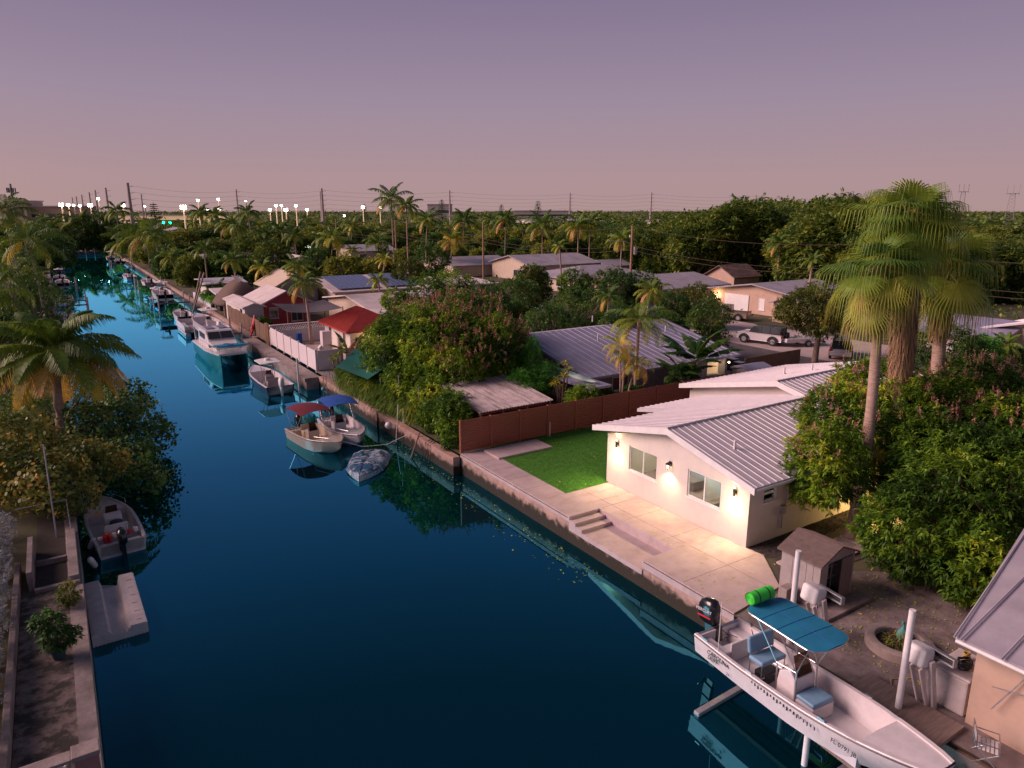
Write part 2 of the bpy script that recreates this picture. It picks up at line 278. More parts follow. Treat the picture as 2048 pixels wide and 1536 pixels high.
def foliage(name, lobes, n, k, L, Wd, m, parent, loc, seed=0, tbase=.45, droop=.35, depth=.18, spread=.9, tamp=.2, bright=None, flat=.3):
    P_, N_, D_ = crown_pts(lobes, n, depth, flat, seed); R = np.random.RandomState(seed+1)
    c = np.repeat(P_, k, 0); nn = np.repeat(N_, k, 0); d = nn*.6+R.normal(0, 1, c.shape)*spread; d[:, 2] *= .6; d[:, 2] += .15
    c = c+R.normal(0, L*.18, c.shape); Ls = L*R.uniform(.6, 1.25, len(c)); V = leafq(c, d, Ls, Ls*Wd/L, droop)
    f = np.sin(P_[:, 0]*1.7+seed)*np.sin(P_[:, 1]*1.3+1)+.6*np.sin(P_[:, 2]*2.3+P_[:, 0]*.6)+.5*np.sin(P_[:, 0]*4.1+P_[:, 1]*3.7)
    t = tbase+tamp*f*.6+R.normal(0, .10, n)
    if bright is not None: t += bright(P_)
    tt = np.repeat(t, k)+R.normal(0, .07, len(c))
    return qmesh(name, V, tt, m, parent)
def limbs(mb, base, lobes, r, seed=0, rel=False):
    R = random.Random(seed); b = Vector(base); cz = min(l[2] for l in lobes); fork = b+Vector((R.uniform(-.2, .2), R.uniform(-.2, .2), max(.6, (cz-b.z)*.6)))
    mb.tube([b-Vector((0, 0, .1)), b+Vector((0, 0, .15)), (b+fork)/2+Vector((R.uniform(-.1, .1), 0, 0)), fork], [r*1.5, r*1.15, r, r*.85], 9)
    for l in lobes:
        e = Vector(l[:3]); mid = (fork+e)/2+Vector((R.uniform(-.3, .3), R.uniform(-.3, .3), -.1))
        mb.tube([fork-Vector((0, 0, .1)), mid, e], [r*.7, r*.4, r*.15], 6)
        for q in range(3):
            a = R.uniform(0, 6.28); t2 = e+Vector((cos(a)*l[3]*.7, sin(a)*l[4]*.7, l[5]*R.uniform(-.1, .6))); mb.tube([mid, (mid+t2)/2+Vector((0, 0, .15)), t2], [r*.3, r*.18, r*.05], 5)
def frond_quads(az, el, L, nl, ll, curve, tone, wl=.05, twist=0, sag=.55, seg=9):
    """pinnate frond from origin; returns faces, tones, rachis points"""
    p = np.zeros(3); e = el; pts = [p.copy()]; tan = []
    for i in range(seg):
        d = np.array([cos(az)*cos(e), sin(az)*cos(e), sin(e)]); tan.append(d); p = p+d*L/seg; pts.append(p.copy()); e -= curve/seg*(.5+i/seg)
    pts = np.array(pts); tan.append(tan[-1]); tan = np.array(tan)
    t = np.linspace(.12, .995, nl); idx = t*seg; i0 = np.minimum(idx.astype(int), seg-1); fr = (idx-i0)[:, None]
    base = pts[i0]*(1-fr)+pts[i0+1]*fr; tg = nrm(tan[i0]*(1-fr)+tan[i0+1]*fr)
    sidev = np.array([-sin(az+twist), cos(az+twist), 0]); F = []; T = []
    for s in (-1, 1):
        ln = ll*np.sin(np.clip(t*.9+.08, 0, 1)*pi)**.6*(1-.35*t)*NR.uniform(.85, 1.1, nl)
        d = nrm(sidev*s*.85+tg*.55+np.array([0, 0, .12])+NR.normal(0, .06, (nl, 3)))
        mid = base+d*ln[:, None]*.45; mid[:, 2] -= ln*.05*sag; tip = base+d*ln[:, None]*.85; tip[:, 2] -= ln*sag*NR.uniform(.7, 1.2, nl)
        w = tg*wl*.5
        F.append(np.stack([base-w*.5, mid-w, mid+w, base+w*.5], 1)); F.append(np.stack([mid-w, tip-w*.15, tip+w*.15, mid+w], 1)); T += [tone+NR.normal(0, .05, nl)]*2
    # rachis
    up = np.array([0, 0, 1.]); a = np.cross(tan, up); a = nrm(a)*.03*L/4; rf = []
    for i in range(seg):
        s1 = 1-i/seg*.8; s2 = 1-(i+1)/seg*.8; rf.append([pts[i]-a[i]*s1, pts[i+1]-a[i+1]*s2, pts[i+1]+a[i+1]*s2, pts[i]+a[i]*s1]); rf.append([pts[i]-up*.02*L/4*s1, pts[i+1]-up*.02*L/4*s2, pts[i+1]+up*.02*L/4*s2, pts[i]+up*.02*L/4*s1])
    F.append(np.array(rf)); T.append(np.full(len(rf), min(1, tone+.2)))
    return np.concatenate(F), np.concatenate(T)
def palm_crown(parent, c, n, L, nl, ll, seed, tone=.4, dead=.12, wl=.05, droop=1.5, name='crown', sag=.55, m='frond', elmin=-.5):
    global NR
    R = random.Random(seed); F = []; T = []
    for i in range(n):
        f = i/n; az = i*2.399+R.uniform(-.3, .3); el = 1.45-(1.45-elmin)*f**.8+R.uniform(-.12, .12); isd = f > 1-dead
        q, t = frond_quads(az, el, L*R.uniform(.85, 1.1)*(.75+.25*min(1, 3*f+.3)), nl, ll, droop*R.uniform(.7, 1.15), (R.uniform(.85, 1.) if isd else tone+f*.28+R.uniform(-.1, .12)), wl, R.uniform(-.4, .4), sag*(1.3 if isd else 1))
        F.append(q+np.array(c)+np.array([cos(az), sin(az), 0])*.08); T.append(t)
    return qmesh(name, np.concatenate(F), np.concatenate(T), m, parent)
def palm(name, label, cat, loc, h, n, L, nl, ll, seed, r=.16, lean=(0, 0), group=None, tone=.4, dead=.12, wl=.05, droop=1.5, coco=False, sag=.55):
    t = thing(name, label, cat, loc, 0, group); mb = MB(); pts = []; rs = []
    for i in range(9):
        f = i/8; pts.append((lean[0]*f*f, lean[1]*f*f, -.1+(h+.1)*f)); rs.append(r*(1.5-.55*min(1, f*4)) if f < .25 else r*(.98-.2*f))
    mb.tube(pts, rs, 10); mb.build('trunk', 'palmbark', t, smooth=1, local=True)
    palm_crown(t, (lean[0], lean[1], h), n, L, nl, ll, seed, tone, dead, wl, droop, sag=sag)
    if coco:
        b = MB()
        for k in range(9):
            a = k*.9; x, y, z = lean[0]+cos(a)*.28, lean[1]+sin(a)*.28, h-.25-.1*(k % 3)
            b.lathe((x, y, z), [(0, -.12), (.09, -.07), (.11, 0), (.09, .08), (0, .12)], 8)
        b.build('coconut_bunch', 'leaf_grape', t, smooth=1, local=True)
    return t
def fan_leaf(hub, az, el, R_, tone, nseg=34, hang=.5, rnd=RN):
    """one fan leaf centred on hub, facing az/el; segment tips fold and hang"""
    ax = np.array([cos(az)*cos(el), sin(az)*cos(el), sin(el)]); sd_ = np.array([-sin(az), cos(az), 0]); nm = np.cross(ax, sd_)
    F = []; T = []; angs = np.linspace(-2.05, 2.05, nseg+1); pr = None
    for j in range(nseg):
        a = (angs[j]+angs[j+1])/2; da = (angs[1]-angs[0])/2*.98; rr = R_*(.86+.14*cos(a))*rnd.uniform(.93, 1.05)
        def at(an, r_, cup=0): return hub+(ax*cos(an)+sd_*sin(an))*r_+nm*(-cup)
        r1 = rr*.50; cup = .10*R_*abs(sin(a))
        b0, b1 = at(a-da, r1, -.03*R_+cup), at(a+da, r1, -.03*R_+cup); dirv = ax*cos(a)+sd_*sin(a)
        hd = hang*(.7+.5*rnd.random())
        m0 = at(a, rr*.78, cup); m0[2] -= rr*.10*hd*2; w = (b1-b0)*.24
        tip = m0+dirv*rr*.16*(1.1-hd); tip[2] -= rr*(.30+.55*hd)
        tt = tone+rnd.uniform(-.06, .06)
        F.append([hub, b0, b1, hub+(b1-hub)*.001]); F.append([b0, m0-w*.8, m0+w*.8, b1]); F.append([m0-w*.8, tip-w*.12, tip+w*.12, m0+w*.8]); T += [tt, tt+.02, tt+.10]
    return F, T
def fan_palm(name, label, loc, top, r, seed, nleaf=34, RL=1.05, skirt=2.2, pet=1.15, bend=None, group=None):
    R = random.Random(seed); t = thing(name, label, 'palm tree', loc, 0, group); c = np.array(top)-np.array(loc); mb = MB(); pts = []; rs = []
    for i in range(13):
        f = i/12; b = (bend or (0, 0)); k = sin(pi*f)
        pts.append((c[0]*f+b[0]*k, c[1]*f+b[1]*k, -.15+(c[2]+.1)*f)); rs.append(r*(1.35 if i == 0 else 1.12 if i == 1 else 1-.3*f)*(1+.04*((i*7) % 3-1)))
    mb.tube(pts, rs, 14); mb.build('trunk', 'palmbark', t, smooth=1, local=True)
    F = []; T = []; PF = MB()
    for i in range(nleaf):
        f = i/(nleaf-1); az = i*2.399+R.uniform(-.25, .25); el = 1.35-2.25*f**1.1+R.uniform(-.22, .22); pl_ = pet*R.uniform(.7, 1.25)*(.55+.45*min(1, f*2.5))
        d = np.array([cos(az)*cos(el), sin(az)*cos(el), sin(el)]); hub = c+d*pl_; hub[2] -= .1*f
        el2 = el-.35-.35*f
        q, tt = fan_leaf(hub, az, max(-1.35, el2), RL*R.uniform(.85, 1.1), .44+.34*f+R.uniform(-.30, .20), hang=.30+.35*f, rnd=R); F += q; T += tt
        PF.tube([tuple(c), tuple((c+hub)/2+np.array([0, 0, .05])), tuple(hub)], [.035, .025, .02], 4)
    qmesh('crown', np.array(F), np.array(T), 'fan', t); PF.build('leaf_stalks', 'leaf_grape' if 0 else 'brass', t, local=True)
    if skirt:
        F = []; T = []
        for i in range(int(700*skirt)):
            a = R.uniform(0, 6.28); s0 = R.uniform(-.3, skirt*.8); f0 = 1-s0/max(c[2], 1); b = (bend or (0, 0)); kk = sin(pi*f0); x = c[0]*f0+b[0]*kk; y = c[1]*f0+b[1]*kk; rr = r*.8+.42*(1-abs(s0/skirt-.35))*R.uniform(.4, 1)
            p0 = np.array([x+cos(a)*rr*.7, y+sin(a)*rr*.7, c[2]-s0]); ln = R.uniform(.5, 1.2); p1 = p0+np.array([cos(a)*.13+R.uniform(-.06, .06), sin(a)*.13+R.uniform(-.06, .06), -ln]); w = np.array([-sin(a), cos(a), 0])*R.uniform(.012, .04)
            F.append([p0-w, p1-w*.3, p1+w*.3, p0+w]); T.append(R.random())
        qmesh('dead_skirt', np.array(F), np.array(T), 'dead', t)
    return t

# ================================================================ the setting
pm = bpy.data.materials.new('pane'); pm.use_nodes = True; _t = pm.node_tree; _t.nodes.clear()
_o = _t.nodes.new('ShaderNodeOutputMaterial'); _a = _t.nodes.new('ShaderNodeBsdfTransparent'); _a.inputs[0].default_value = (.8, .85, .82, 1); _g = _t.nodes.new('ShaderNodeBsdfGlossy'); _g.inputs['Roughness'].default_value = .02
_m = _t.nodes.new('ShaderNodeMixShader'); _f = _t.nodes.new('ShaderNodeFresnel'); _f.inputs[0].default_value = 1.2; _t.links.new(_f.outputs[0], _m.inputs[0]); _t.links.new(_a.outputs[0], _m.inputs[1]); _t.links.new(_g.outputs[0], _m.inputs[2]); _t.links.new(_m.outputs[0], _o.inputs[0]); M['pane'] = pm
def S(o): o['kind'] = 'structure'; return o
BIG = 4500
g = MB()
for x0, x1, y0, y1 in ((22, BIG, -60, 285), (17.85, 22, -60, 18.4), (17.85, 22, 23.3, 285), (-BIG, -1.0, -60, 285), (-BIG, BIG, 285, BIG)):
    g.poly([(x0, y0, 1.2), (x1, y0, 1.2), (x1, y1, 1.2), (x0, y1, 1.2)])
S(g.build('ground', 'ground'))
S(MB().poly([(-3, -60, 0), (19.7, -60, 0), (19.7, 282, 0), (-3, 282, 0)]).build('water', 'water'))
w = MB()
w.box(17.95, 18.6, -60, 18.5, -1, 1.0).box(17.95, 18.6, 23.2, 33.3, -1, 1.0).box(17.95, 19.62, 18.5, 23.2, -1, .72)
w.box(17.45, 17.88, 33.3, 57, -1, 1.06).box(17.45, 17.88, 79, 282, -1, 1.06).box(17.6, 17.88, 57, 79, -1, .7)
w.box(17.35, 17.6, 44.2, 50, -1, 1.15)
S(w.build('seawall', 'seawall'))
w = MB().box(-1.0, -.55, -60, 279, -1, 1.225).box(-.95, 17.45, 279, 279.6, -1, 1.05); S(w.build('canal_edge_wall', 'old_concrete'))
S(MB().box(16.3, 17.6, 57, 79, .72, 1.0).box(16.42, 17.6, 57.05, 79, -1, .716).build('canal_walkway', 'old_concrete'))
p = MB()   # patio slabs round the sunken landing
p.box(17.9, 19.4, 25.45, 33.3, 1.0, 1.25).box(17.9, 22.05, 23.2, 25.446, 1.0, 1.25).box(19.62, 22.05, 18.5, 23.196, .6, 1.25)
p.prism([(17.9, 14.0), (20.7, 14.3), (22.2, 16.2), (22.05, 18.496), (17.9, 18.496)], .9, 1.25)
o = S(p.build('patio', 'concrete', bev=.012))
p = MB()
for y in (26.9, 28.4, 29.9, 31.4): p.box(17.95, 19.38, y, y+.012, 1.25, 1.2525)
p.box(20.35, 20.362, 14.5, 18.4, 1.25, 1.2525).box(20.35, 20.362, 18.6, 25.4, 1.25, 1.2525)
for y in (16.4, 19.3, 21.6, 23.9): p.box(19.7 if y > 18.5 else 18, 22.0, y, y+.012, 1.2525, 1.2545)
p.build('patio_joints', 'terrace')['kind'] = 'structure'
S(MB().box(17.9, 19.62, 18.5, 22.3, .6, .8).build('sunken_landing', 'concrete'))
S(MB().box(17.9, 19.62, 22.3, 22.75, .6, .95).box(17.9, 19.62, 22.75, 23.2, .6, 1.1).build('landing_steps', 'concrete', bev=.015))
S(MB().poly([(19.4, 25.45, 1.256), (22.1, 25.45, 1.256), (22.1, 25.8, 1.256), (29.5, 25.8, 1.256), (29.5, 33.2, 1.256), (19.4, 33.2, 1.256)]).build('lawn', 'turf'))
# short turf blades over the lawn
c = np.stack([NR.uniform(19.42, 29, 26000), NR.uniform(25.5, 33.1, 26000), np.full(26000, 1.257)], 1); c = c[~((c[:, 0] > 22.05) & (c[:, 1] < 25.85))]; c = c[~((c[:, 0] < 22.9) & (c[:, 1] > 31.15) & (c[:, 0] > 19.1))]
d = NR.normal(0, .5, c.shape); d[:, 2] = 1
M['turf_blade'] = leafmat('turf_blade', [(0, (.02, .075, .004)), (.5, (.035, .12, .006)), (1, (.10, .20, .03))], .2)
o = qmesh('grass', leafq(c, d, NR.uniform(.03, .055, len(c)), np.full(len(c), .02), 0), NR.uniform(.2, 1, len(c)), 'turf_blade'); tag(o, 'short bright green lawn grass between the brown fence and the white house', 'grass', kind='stuff')
tag(MB().box(19.15, 22.75, 31.2, 32.8, 1.15, 1.36).build('concrete_slab', 'concrete', bev=.02), 'low pale concrete slab on the lawn against the brown fence', 'slab')
S(MB().poly([(22.25, 15.9, 1.232), (30, 15.9, 1.232), (30, 16.98, 1.232), (22.15, 16.98, 1.232)]).build('gravel_bed', 'gravel'))
gc = np.stack([NR.uniform(22.3, 30, 5200), NR.uniform(16.0, 16.95, 5200), np.full(5200, 1.235)], 1)
o = qmesh('gravel', leafq(gc, NR.normal(0, 1, gc.shape)+[0, 0, .3], NR.uniform(.03, .07, 5200), NR.uniform(.02, .05, 5200), 0), NR.uniform(0, 1, 5200), 'dead'); o.data.materials[0] = M['gravel']; tag(o, 'dark loose gravel along the foot of the white house side wall', 'gravel', kind='stuff')
for i, (x, y) in enumerate([(22.7, 14.9), (24.05, 14.9), (25.4, 14.9), (26.75, 14.9), (28.1, 14.9), (29.45, 14.9)]):
    tag(MB().ob((0, 0, 0), (1.22, 1.25, .09)).build('paving_slab', 'concrete', loc=(x, y, 1.255), bev=.01), ['large paving slab nearest the patio corner', 'second paving slab from the patio beside the gravel', 'third paving slab from the patio beside the gravel', 'fourth paving slab from the patio, behind the shed', 'fifth paving slab from the patio, lit warm yellow', 'paving slab farthest from the patio beside the palm trunk'][i], 'paving slab', 'paving slabs between the house and the shed')
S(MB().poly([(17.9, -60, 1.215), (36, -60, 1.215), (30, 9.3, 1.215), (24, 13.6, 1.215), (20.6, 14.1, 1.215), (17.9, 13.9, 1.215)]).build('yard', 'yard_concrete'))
S(MB().poly([(20.75, 14.28, 1.222), (30.2, 13.6, 1.222), (30.2, 15.89, 1.222), (22.1, 15.89, 1.222)]).build('side_path', 'gravel'))
# street, pavement and drives
S(MB().poly([(51.5, -60, 1.208), (58.0, -60, 1.208), (58.0, 275, 1.208), (51.5, 275, 1.208)]).build('road', 'asphalt'))
S(MB().poly([(58.004, 26, 1.206), (70, 26, 1.206), (70, 68, 1.206), (58.004, 68, 1.206)]).poly([(43.5, 27, 1.206), (51.49, 27, 1.206), (51.49, 46, 1.206), (43.5, 46, 1.206)]).poly([(58.004, 140, 1.206), (70, 140, 1.206), (70, 175, 1.206), (58.004, 175, 1.206)]).build('driveway', 'driveway'))
S(MB().box(51.3, 51.496, 46.1, 275, 1.1, 1.32).box(58.02, 58.2, 68.1, 139.8, 1.1, 1.32).build('kerb', 'old_concrete'))
# left bank
S(MB().poly([(-2.42, 14, 1.206), (-1.0, 14, 1.206), (-1.0, 28.3, 1.206), (-2.42, 28.3, 1.206)]).build('terrace', 'terrace'))

# ---------------------------------------------------------------- building helpers
def lerp(a, b, t): return Vector(a)*(1-t)+Vector(b)*t
def slope(mb, A, B, C, D, th=.2, n=0, rw=.045, rh=.036):
    """roof plane: A-B ridge, D-C eave, with n ribs running from ridge to eave"""
    A, B, C, D = map(Vector, (A, B, C, D)); dn = Vector((0, 0, -th))
    mb.add([A, B, C, D, A+dn, B+dn, C+dn, D+dn], [(0, 1, 2, 3), (7, 6, 5, 4), (0, 4, 5, 1), (1, 5, 6, 2), (2, 6, 7, 3), (3, 7, 4, 0)])
    ax = (B-A).normalized()
    for i in range(n):
        t = (i+.5)/n; p = lerp(A, B, t); q = lerp(D, C, t); u = (q-p); nn = ax.cross(u).normalized(); nn = nn if nn.z > 0 else -nn
        mb.ext([p-ax*rw/2-nn*.01, p+ax*rw/2-nn*.01, p+ax*rw*.3+nn*rh, p-ax*rw*.3+nn*rh], u)
def rbox(mb, face, c, a0, a1, z0, z1, t0, t1):
    """box on a wall; t0..t1 measured outward. face 'x-': outward -X at X=c, a is Y; 'y-': outward -Y, a is X"""
    if face == 'x-': mb.box(c-t1, c-t0, a0, a1, z0, z1)
    elif face == 'x+': mb.box(c+t0, c+t1, a0, a1, z0, z1)
    elif face == 'y-': mb.box(a0, a1, c-t1, c-t0, z0, z1)
    else: mb.box(a0, a1, c+t0, c+t1, z0, z1)
def window(parent, face, c, a0, a1, z0, z1, fm='white_paint', pmn='glass', mull=1, fw=.06, sill=True, out=.03, deep=-.02, name='window'):
    f = MB(); rbox(f, face, c, a0, a1, z1-fw, z1, deep, out); rbox(f, face, c, a0, a1, z0, z0+fw, deep, out)
    rbox(f, face, c, a0, a0+fw, z0+fw, z1-fw, deep, out); rbox(f, face, c, a1-fw, a1, z0+fw, z1-fw, deep, out)
    for i in range(mull): m_ = a0+(a1-a0)*(i+1)/(mull+1); rbox(f, face, c, m_-fw/2, m_+fw/2, z0+fw, z1-fw, deep, out-.004)
    w_ = f.build(name, fm, parent); q = MB(); rbox(q, face, c, a0+fw, a1-fw, z0+fw, z1-fw, deep+.004, out-.02); q.build('pane', pmn, w_)
    if sill: q = MB(); rbox(q, face, c, a0-.06, a1+.06, z0-.07, z0-.003, deep, out+.06); q.build('sill', fm, w_)
    return w_
def gabled(name, label, x0, x1, y0, y1, z0=1.2, zw=2.5, rise=1.0, axis='x', over=.5, roof='roof_grey', wall='cream', ribs=0, wins=(), doors=(), cat='house', th=.16, group=None, hip=False, ridge=None):
    t = thing(name, label, cat, ((x0+x1)/2, (y0+y1)/2, z0), 0, group); z1 = z0+zw
    w_ = MB().box(x0, x1, y0, y1, z0-.1, z1-.02); r_ = MB()
    if axis == 'x':
        ym = ridge if ridge is not None else (y0+y1)/2; X0, X1 = x0-over, x1+over; zl = z1-over*rise/((y1-y0)/2)+th; hp = (y1-y0)/2+over if hip else 0; zr = z1+rise+th
        slope(r_, (X0+hp, ym, zr), (X1-hp, ym, zr), (X1, y0-over, zl), (X0, y0-over, zl), th, ribs); slope(r_, (X1-hp, ym, zr), (X0+hp, ym, zr), (X0, y1+over, zl), (X1, y1+over, zl), th, ribs)
        if hip:
            for xa, xb in ((X0, X0+hp), (X1, X1-hp)): r_.poly([(xa, y0-over, zl), (xa, y1+over, zl), (xb, ym, zr)]); r_.poly([(xa, y0-over, zl), (xa, y1+over, zl), (xa, y1+over, zl-th), (xa, y0-over, zl-th)])
        else:
            for xa in (x0, x1-.15): w_.ext([(xa, y0+.01, z1-.02), (xa, y1-.01, z1-.02), (xa, ym, z1+rise-.03)], (.15, 0, 0))
    else:
        xm = ridge if ridge is not None else (x0+x1)/2; Y0, Y1 = y0-over, y1+over; zl = z1-over*rise/((x1-x0)/2)+th; hp = (x1-x0)/2+over if hip else 0; zr = z1+rise+th
        slope(r_, (xm, Y0+hp, zr), (xm, Y1-hp, zr), (x1+over, Y1, zl), (x1+over, Y0, zl), th, ribs); slope(r_, (xm, Y1-hp, zr), (xm, Y0+hp, zr), (x0-over, Y0, zl), (x0-over, Y1, zl), th, ribs)
        if hip:
            for ya, yb in ((Y0, Y0+hp), (Y1, Y1-hp)): r_.poly([(x0-over, ya, zl), (x1+over, ya, zl), (xm, yb, zr)]); r_.poly([(x0-over, ya, zl), (x1+over, ya, zl), (x1+over, ya, zl-th), (x0-over, ya, zl-th)])
        else:
            for ya in (y0, y1-.15): w_.ext([(x0+.01, ya, z1-.02), (x1-.01, ya, z1-.02), (xm, ya, z1+rise-.03)], (0, .15, 0))
    w_.build('wall', wall, t); r_.build('roof', roof, t)
    for wd in wins: window(t, wd[0], {'x-': x0, 'x+': x1, 'y-': y0, 'y+': y1}[wd[0]], wd[1], wd[2], z0+wd[3], z0+wd[4], pmn=wd[5] if len(wd) > 5 else 'glass', mull=1 if wd[2]-wd[1] > 1.3 else 0)
    for dd in doors:
        q = MB(); c_ = {'x-': x0, 'x+': x1, 'y-': y0, 'y+': y1}[dd[0]]; rbox(q, dd[0], c_, dd[1], dd[2], z0, z0+2.05, -.01, .04); dr = q.build('door', dd[3], t)
        q = MB(); rbox(q, dd[0], c_, dd[2]-.14, dd[2]-.10, z0+.95, z0+1.05, .04, .09); q.build('handle', 'steel', dr)
    return t
def flatroof(name, label, x0, x1, y0, y1, z0=1.2, zw=2.5, roof='roof_flat', wall='cream', over=.4, rise=.5, wins=(), group=None, tilt='y', doors=()):
    """very low pitched roof, one plane"""
    t = thing(name, label, 'house', ((x0+x1)/2, (y0+y1)/2, z0), 0, group); z1 = z0+zw
    MB().box(x0, x1, y0, y1, z0-.1, z1-.01).build('wall', wall, t)
    r_ = MB(); a, b, c, d = x0-over, x1+over, y0-over, y1+over
    zz = {'y': (0, 0, rise, rise), '-y': (rise, rise, 0, 0), 'x': (0, rise, rise, 0), '-x': (rise, 0, 0, rise)}[tilt]; P4 = [(a, c), (b, c), (b, d), (a, d)]
    r_.add([(x, y, z1+q) for (x, y), q in zip(P4, zz)]+[(x, y, z1+.22+q) for (x, y), q in zip(P4, zz)], [(3, 2, 1, 0), (4, 5, 6, 7), (0, 1, 5, 4), (1, 2, 6, 5), (2, 3, 7, 6), (3, 0, 4, 7)]); r_.build('roof', roof, t)
    for wd in wins: window(t, wd[0], {'x-': x0, 'x+': x1, 'y-': y0, 'y+': y1}[wd[0]], wd[1], wd[2], z0+wd[3], z0+wd[4], pmn=wd[5] if len(wd) > 5 else 'glass')
    return t
def spot(parent, loc, energy, color=(1, .72, .40), size=1.7, dirv=(0, 0, -1), blend=1.0, rad=.04, kind='SPOT'):
    l = bpy.data.lights.new('lamp_or_fill_light', kind); l.energy = energy; l.color = color; l.shadow_soft_size = rad
    if kind == 'SPOT': l.spot_size = size; l.spot_blend = blend
    o = link(bpy.data.objects.new('lamp_or_fill_light', l)); L = Vector((0, 0, 0)); q = parent
    while q is not None: L += q.location; q = q.parent
    o.parent = parent; o.location = Vector(loc)-L; o.rotation_euler = (-Vector(dirv)).to_track_quat('Z', 'Y').to_euler(); return o

# ---------------------------------------------------------------- the white house
H = thing('white_house', 'white stucco house with ribbed metal roof and lit wall lamps beside the patio', 'house', (22.08, 16.98, 1.25))
X0, Ya, Yb, ZE, ZR, YR = 22.08, 16.98, 25.64, 3.78, 4.92, 21.2
wins = [(18.42, 20.28), (22.18, 24.04)]; zb, zt = 2.36, 3.60; wl = MB(); th = .18
for a, b in ((Ya, wins[0][0]), (wins[0][1], wins[1][0]), (wins[1][1], Yb)): wl.box(X0, X0+th, a, b, 1.15, zt)
for a, b in wins: wl.box(X0, X0+th, a, b, 1.15, zb)
wl.box(X0, X0+th, Ya, Yb, zt, ZE); wl.ext([(X0, Ya, ZE), (X0, Yb, ZE), (X0, YR, ZR)], (th, 0, 0))
for a, b in ((X0+th, 22.95), (23.75, 33)): wl.box(a, b, Ya, Ya+th, 1.15, ZE)
wl.box(22.95, 23.75, Ya, Ya+th, 1.15, 2.98).box(22.95, 23.75, Ya, Ya+th, 3.66, ZE)
wl.box(X0+th, 27.4, Yb-th, Yb, 1.15, ZE).box(27.4, 27.6, Yb, 28.6, 1.15, 3.45).box(27.6, 33, 28.4, 28.6, 1.15, 3.4)
wl.box(32.6, 32.8, 28.605, 30.2, 1.15, 3.6).box(32.8, 42, 30.0, 30.2, 1.15, 3.75).box(33, 42, Ya, Ya+th, 1.15, 3.8).box(41.8, 42, Ya+th, 30, 1.15, 3.8)
wl.build('wall', 'stucco', H)
wl = MB().box(32.6, 32.75, 17.2, 30.0, 3.605, 3.86); wl.ext([(32.6, 17.3, 3.86), (32.6, 29.8, 3.86), (32.6, 23.6, 5.2)], (.15, 0, 0)); wl.build('gable_wall', 'stucco', H)
# inside: floor, ceiling, room walls and low furniture seen through the panes
it = MB().box(X0+th, 26.5, Ya+th, Yb-th, 1.15, 1.27); it.build('room_floor', 'driveway', H)
MB().box(26.5, 26.6, Ya+th, Yb-th, 1.27, 3.7).box(24.2, 26.5, 21.1, 21.2, 1.27, 3.7).box(X0+th, 26.5, Ya+th, Yb-th, 3.7, 3.75).build('room_wall', 'white_paint', H)
MB().box(25.7, 26.49, 17.6, 20.4, 1.27, 2.2).build('cabinet', 'dark', H, bev=.01); MB().box(22.6, 23.1, 17.3, 19.3, 1.27, 2.15).build('cabinet', 'dark', H, bev=.01)
MB().box(24.6, 26.2, 22.2, 24.2, 1.27, 1.75).build('bed', 'greywall', H, bev=.05)
for y in (18.9, 19.25, 19.6): MB().box(26.46, 26.495, y, y+.22, 2.9, 3.15).build('picture_frame', 'dark', H)
rf = MB(); OX = 21.6
slope(rf, (OX, YR, 5.24), (32.55, YR, 5.24), (32.55, 16.45, 4.08), (OX, 16.45, 4.08), .22, 28)
slope(rf, (27.0, YR, 5.24), (OX, YR, 5.24), (OX, 26.2, 4.12), (27.0, 26.2, 4.12), .22, 14)
slope(rf, (32.55, YR, 5.24), (27.004, YR, 5.24), (27.004, 28.9, 3.52), (32.55, 28.9, 3.52), .2, 14)
rf.build('roof', 'roof_white', H)
MB().tube([(OX, YR, 5.25), (32.5, YR, 5.25)], .07, 6).build('ridge_cap', 'roof_white', H)
fb = MB(); Zd = -.23
fb.ext([(OX-.03, 16.40, 4.10), (OX-.03, YR, 5.27), (OX-.03, 26.25, 4.14), (OX-.03, 26.25, 3.86), (OX-.03, YR, 4.98), (OX-.03, 16.40, 3.82)], (.03, 0, 0)); fb.build('fascia_board', 'white_paint', H)
rf = MB(); R3 = 5.5
slope(rf, (32.1, 23.6, R3), (42.6, 23.6, R3), (42.6, 16.4, 3.95), (32.1, 16.4, 3.95), .22, 25)
slope(rf, (42.6, 23.6, R3), (32.1, 23.6, R3), (32.1, 30.6, 3.92), (42.6, 30.6, 3.92), .22, 25)
rf.build('rear_roof', 'roof_white', H); MB().tube([(32.1, 23.6, R3+.01), (42.6, 23.6, R3+.01)], .07, 6).build('ridge_cap', 'roof_white', H)
MB().ext([(32.07, 16.35, 3.97), (32.07, 23.6, R3+.03), (32.07, 30.65, 3.94), (32.07, 30.65, 3.66), (32.07, 23.6, R3-.27), (32.07, 16.35, 3.69)], (.03, 0, 0)).build('fascia_board', 'white_paint', H)
for x, y, z in ((23.3, 18.9, 4.65), (36, 26, 4.95), (37.5, 25.2, 5.1)): MB().cyl(x, y, z-.1, z+.42, .055, 10).build('vent_pipe', 'white_paint', H, smooth=40)
for a, b in wins: window(H, 'x-', X0+.06, a, b, zb, zt, 'white_paint', 'pane', 1, .06, out=.01, deep=-.04)
window(H, 'y-', Ya+.06, 22.95, 23.75, 2.98, 3.66, 'white_paint', 'pane', 0, .05, out=.01, deep=-.04)
MB().box(22.95, 23.75, Ya+.04, Ya+.08, 3.3, 3.34).build('window_bar', 'white_paint', H)
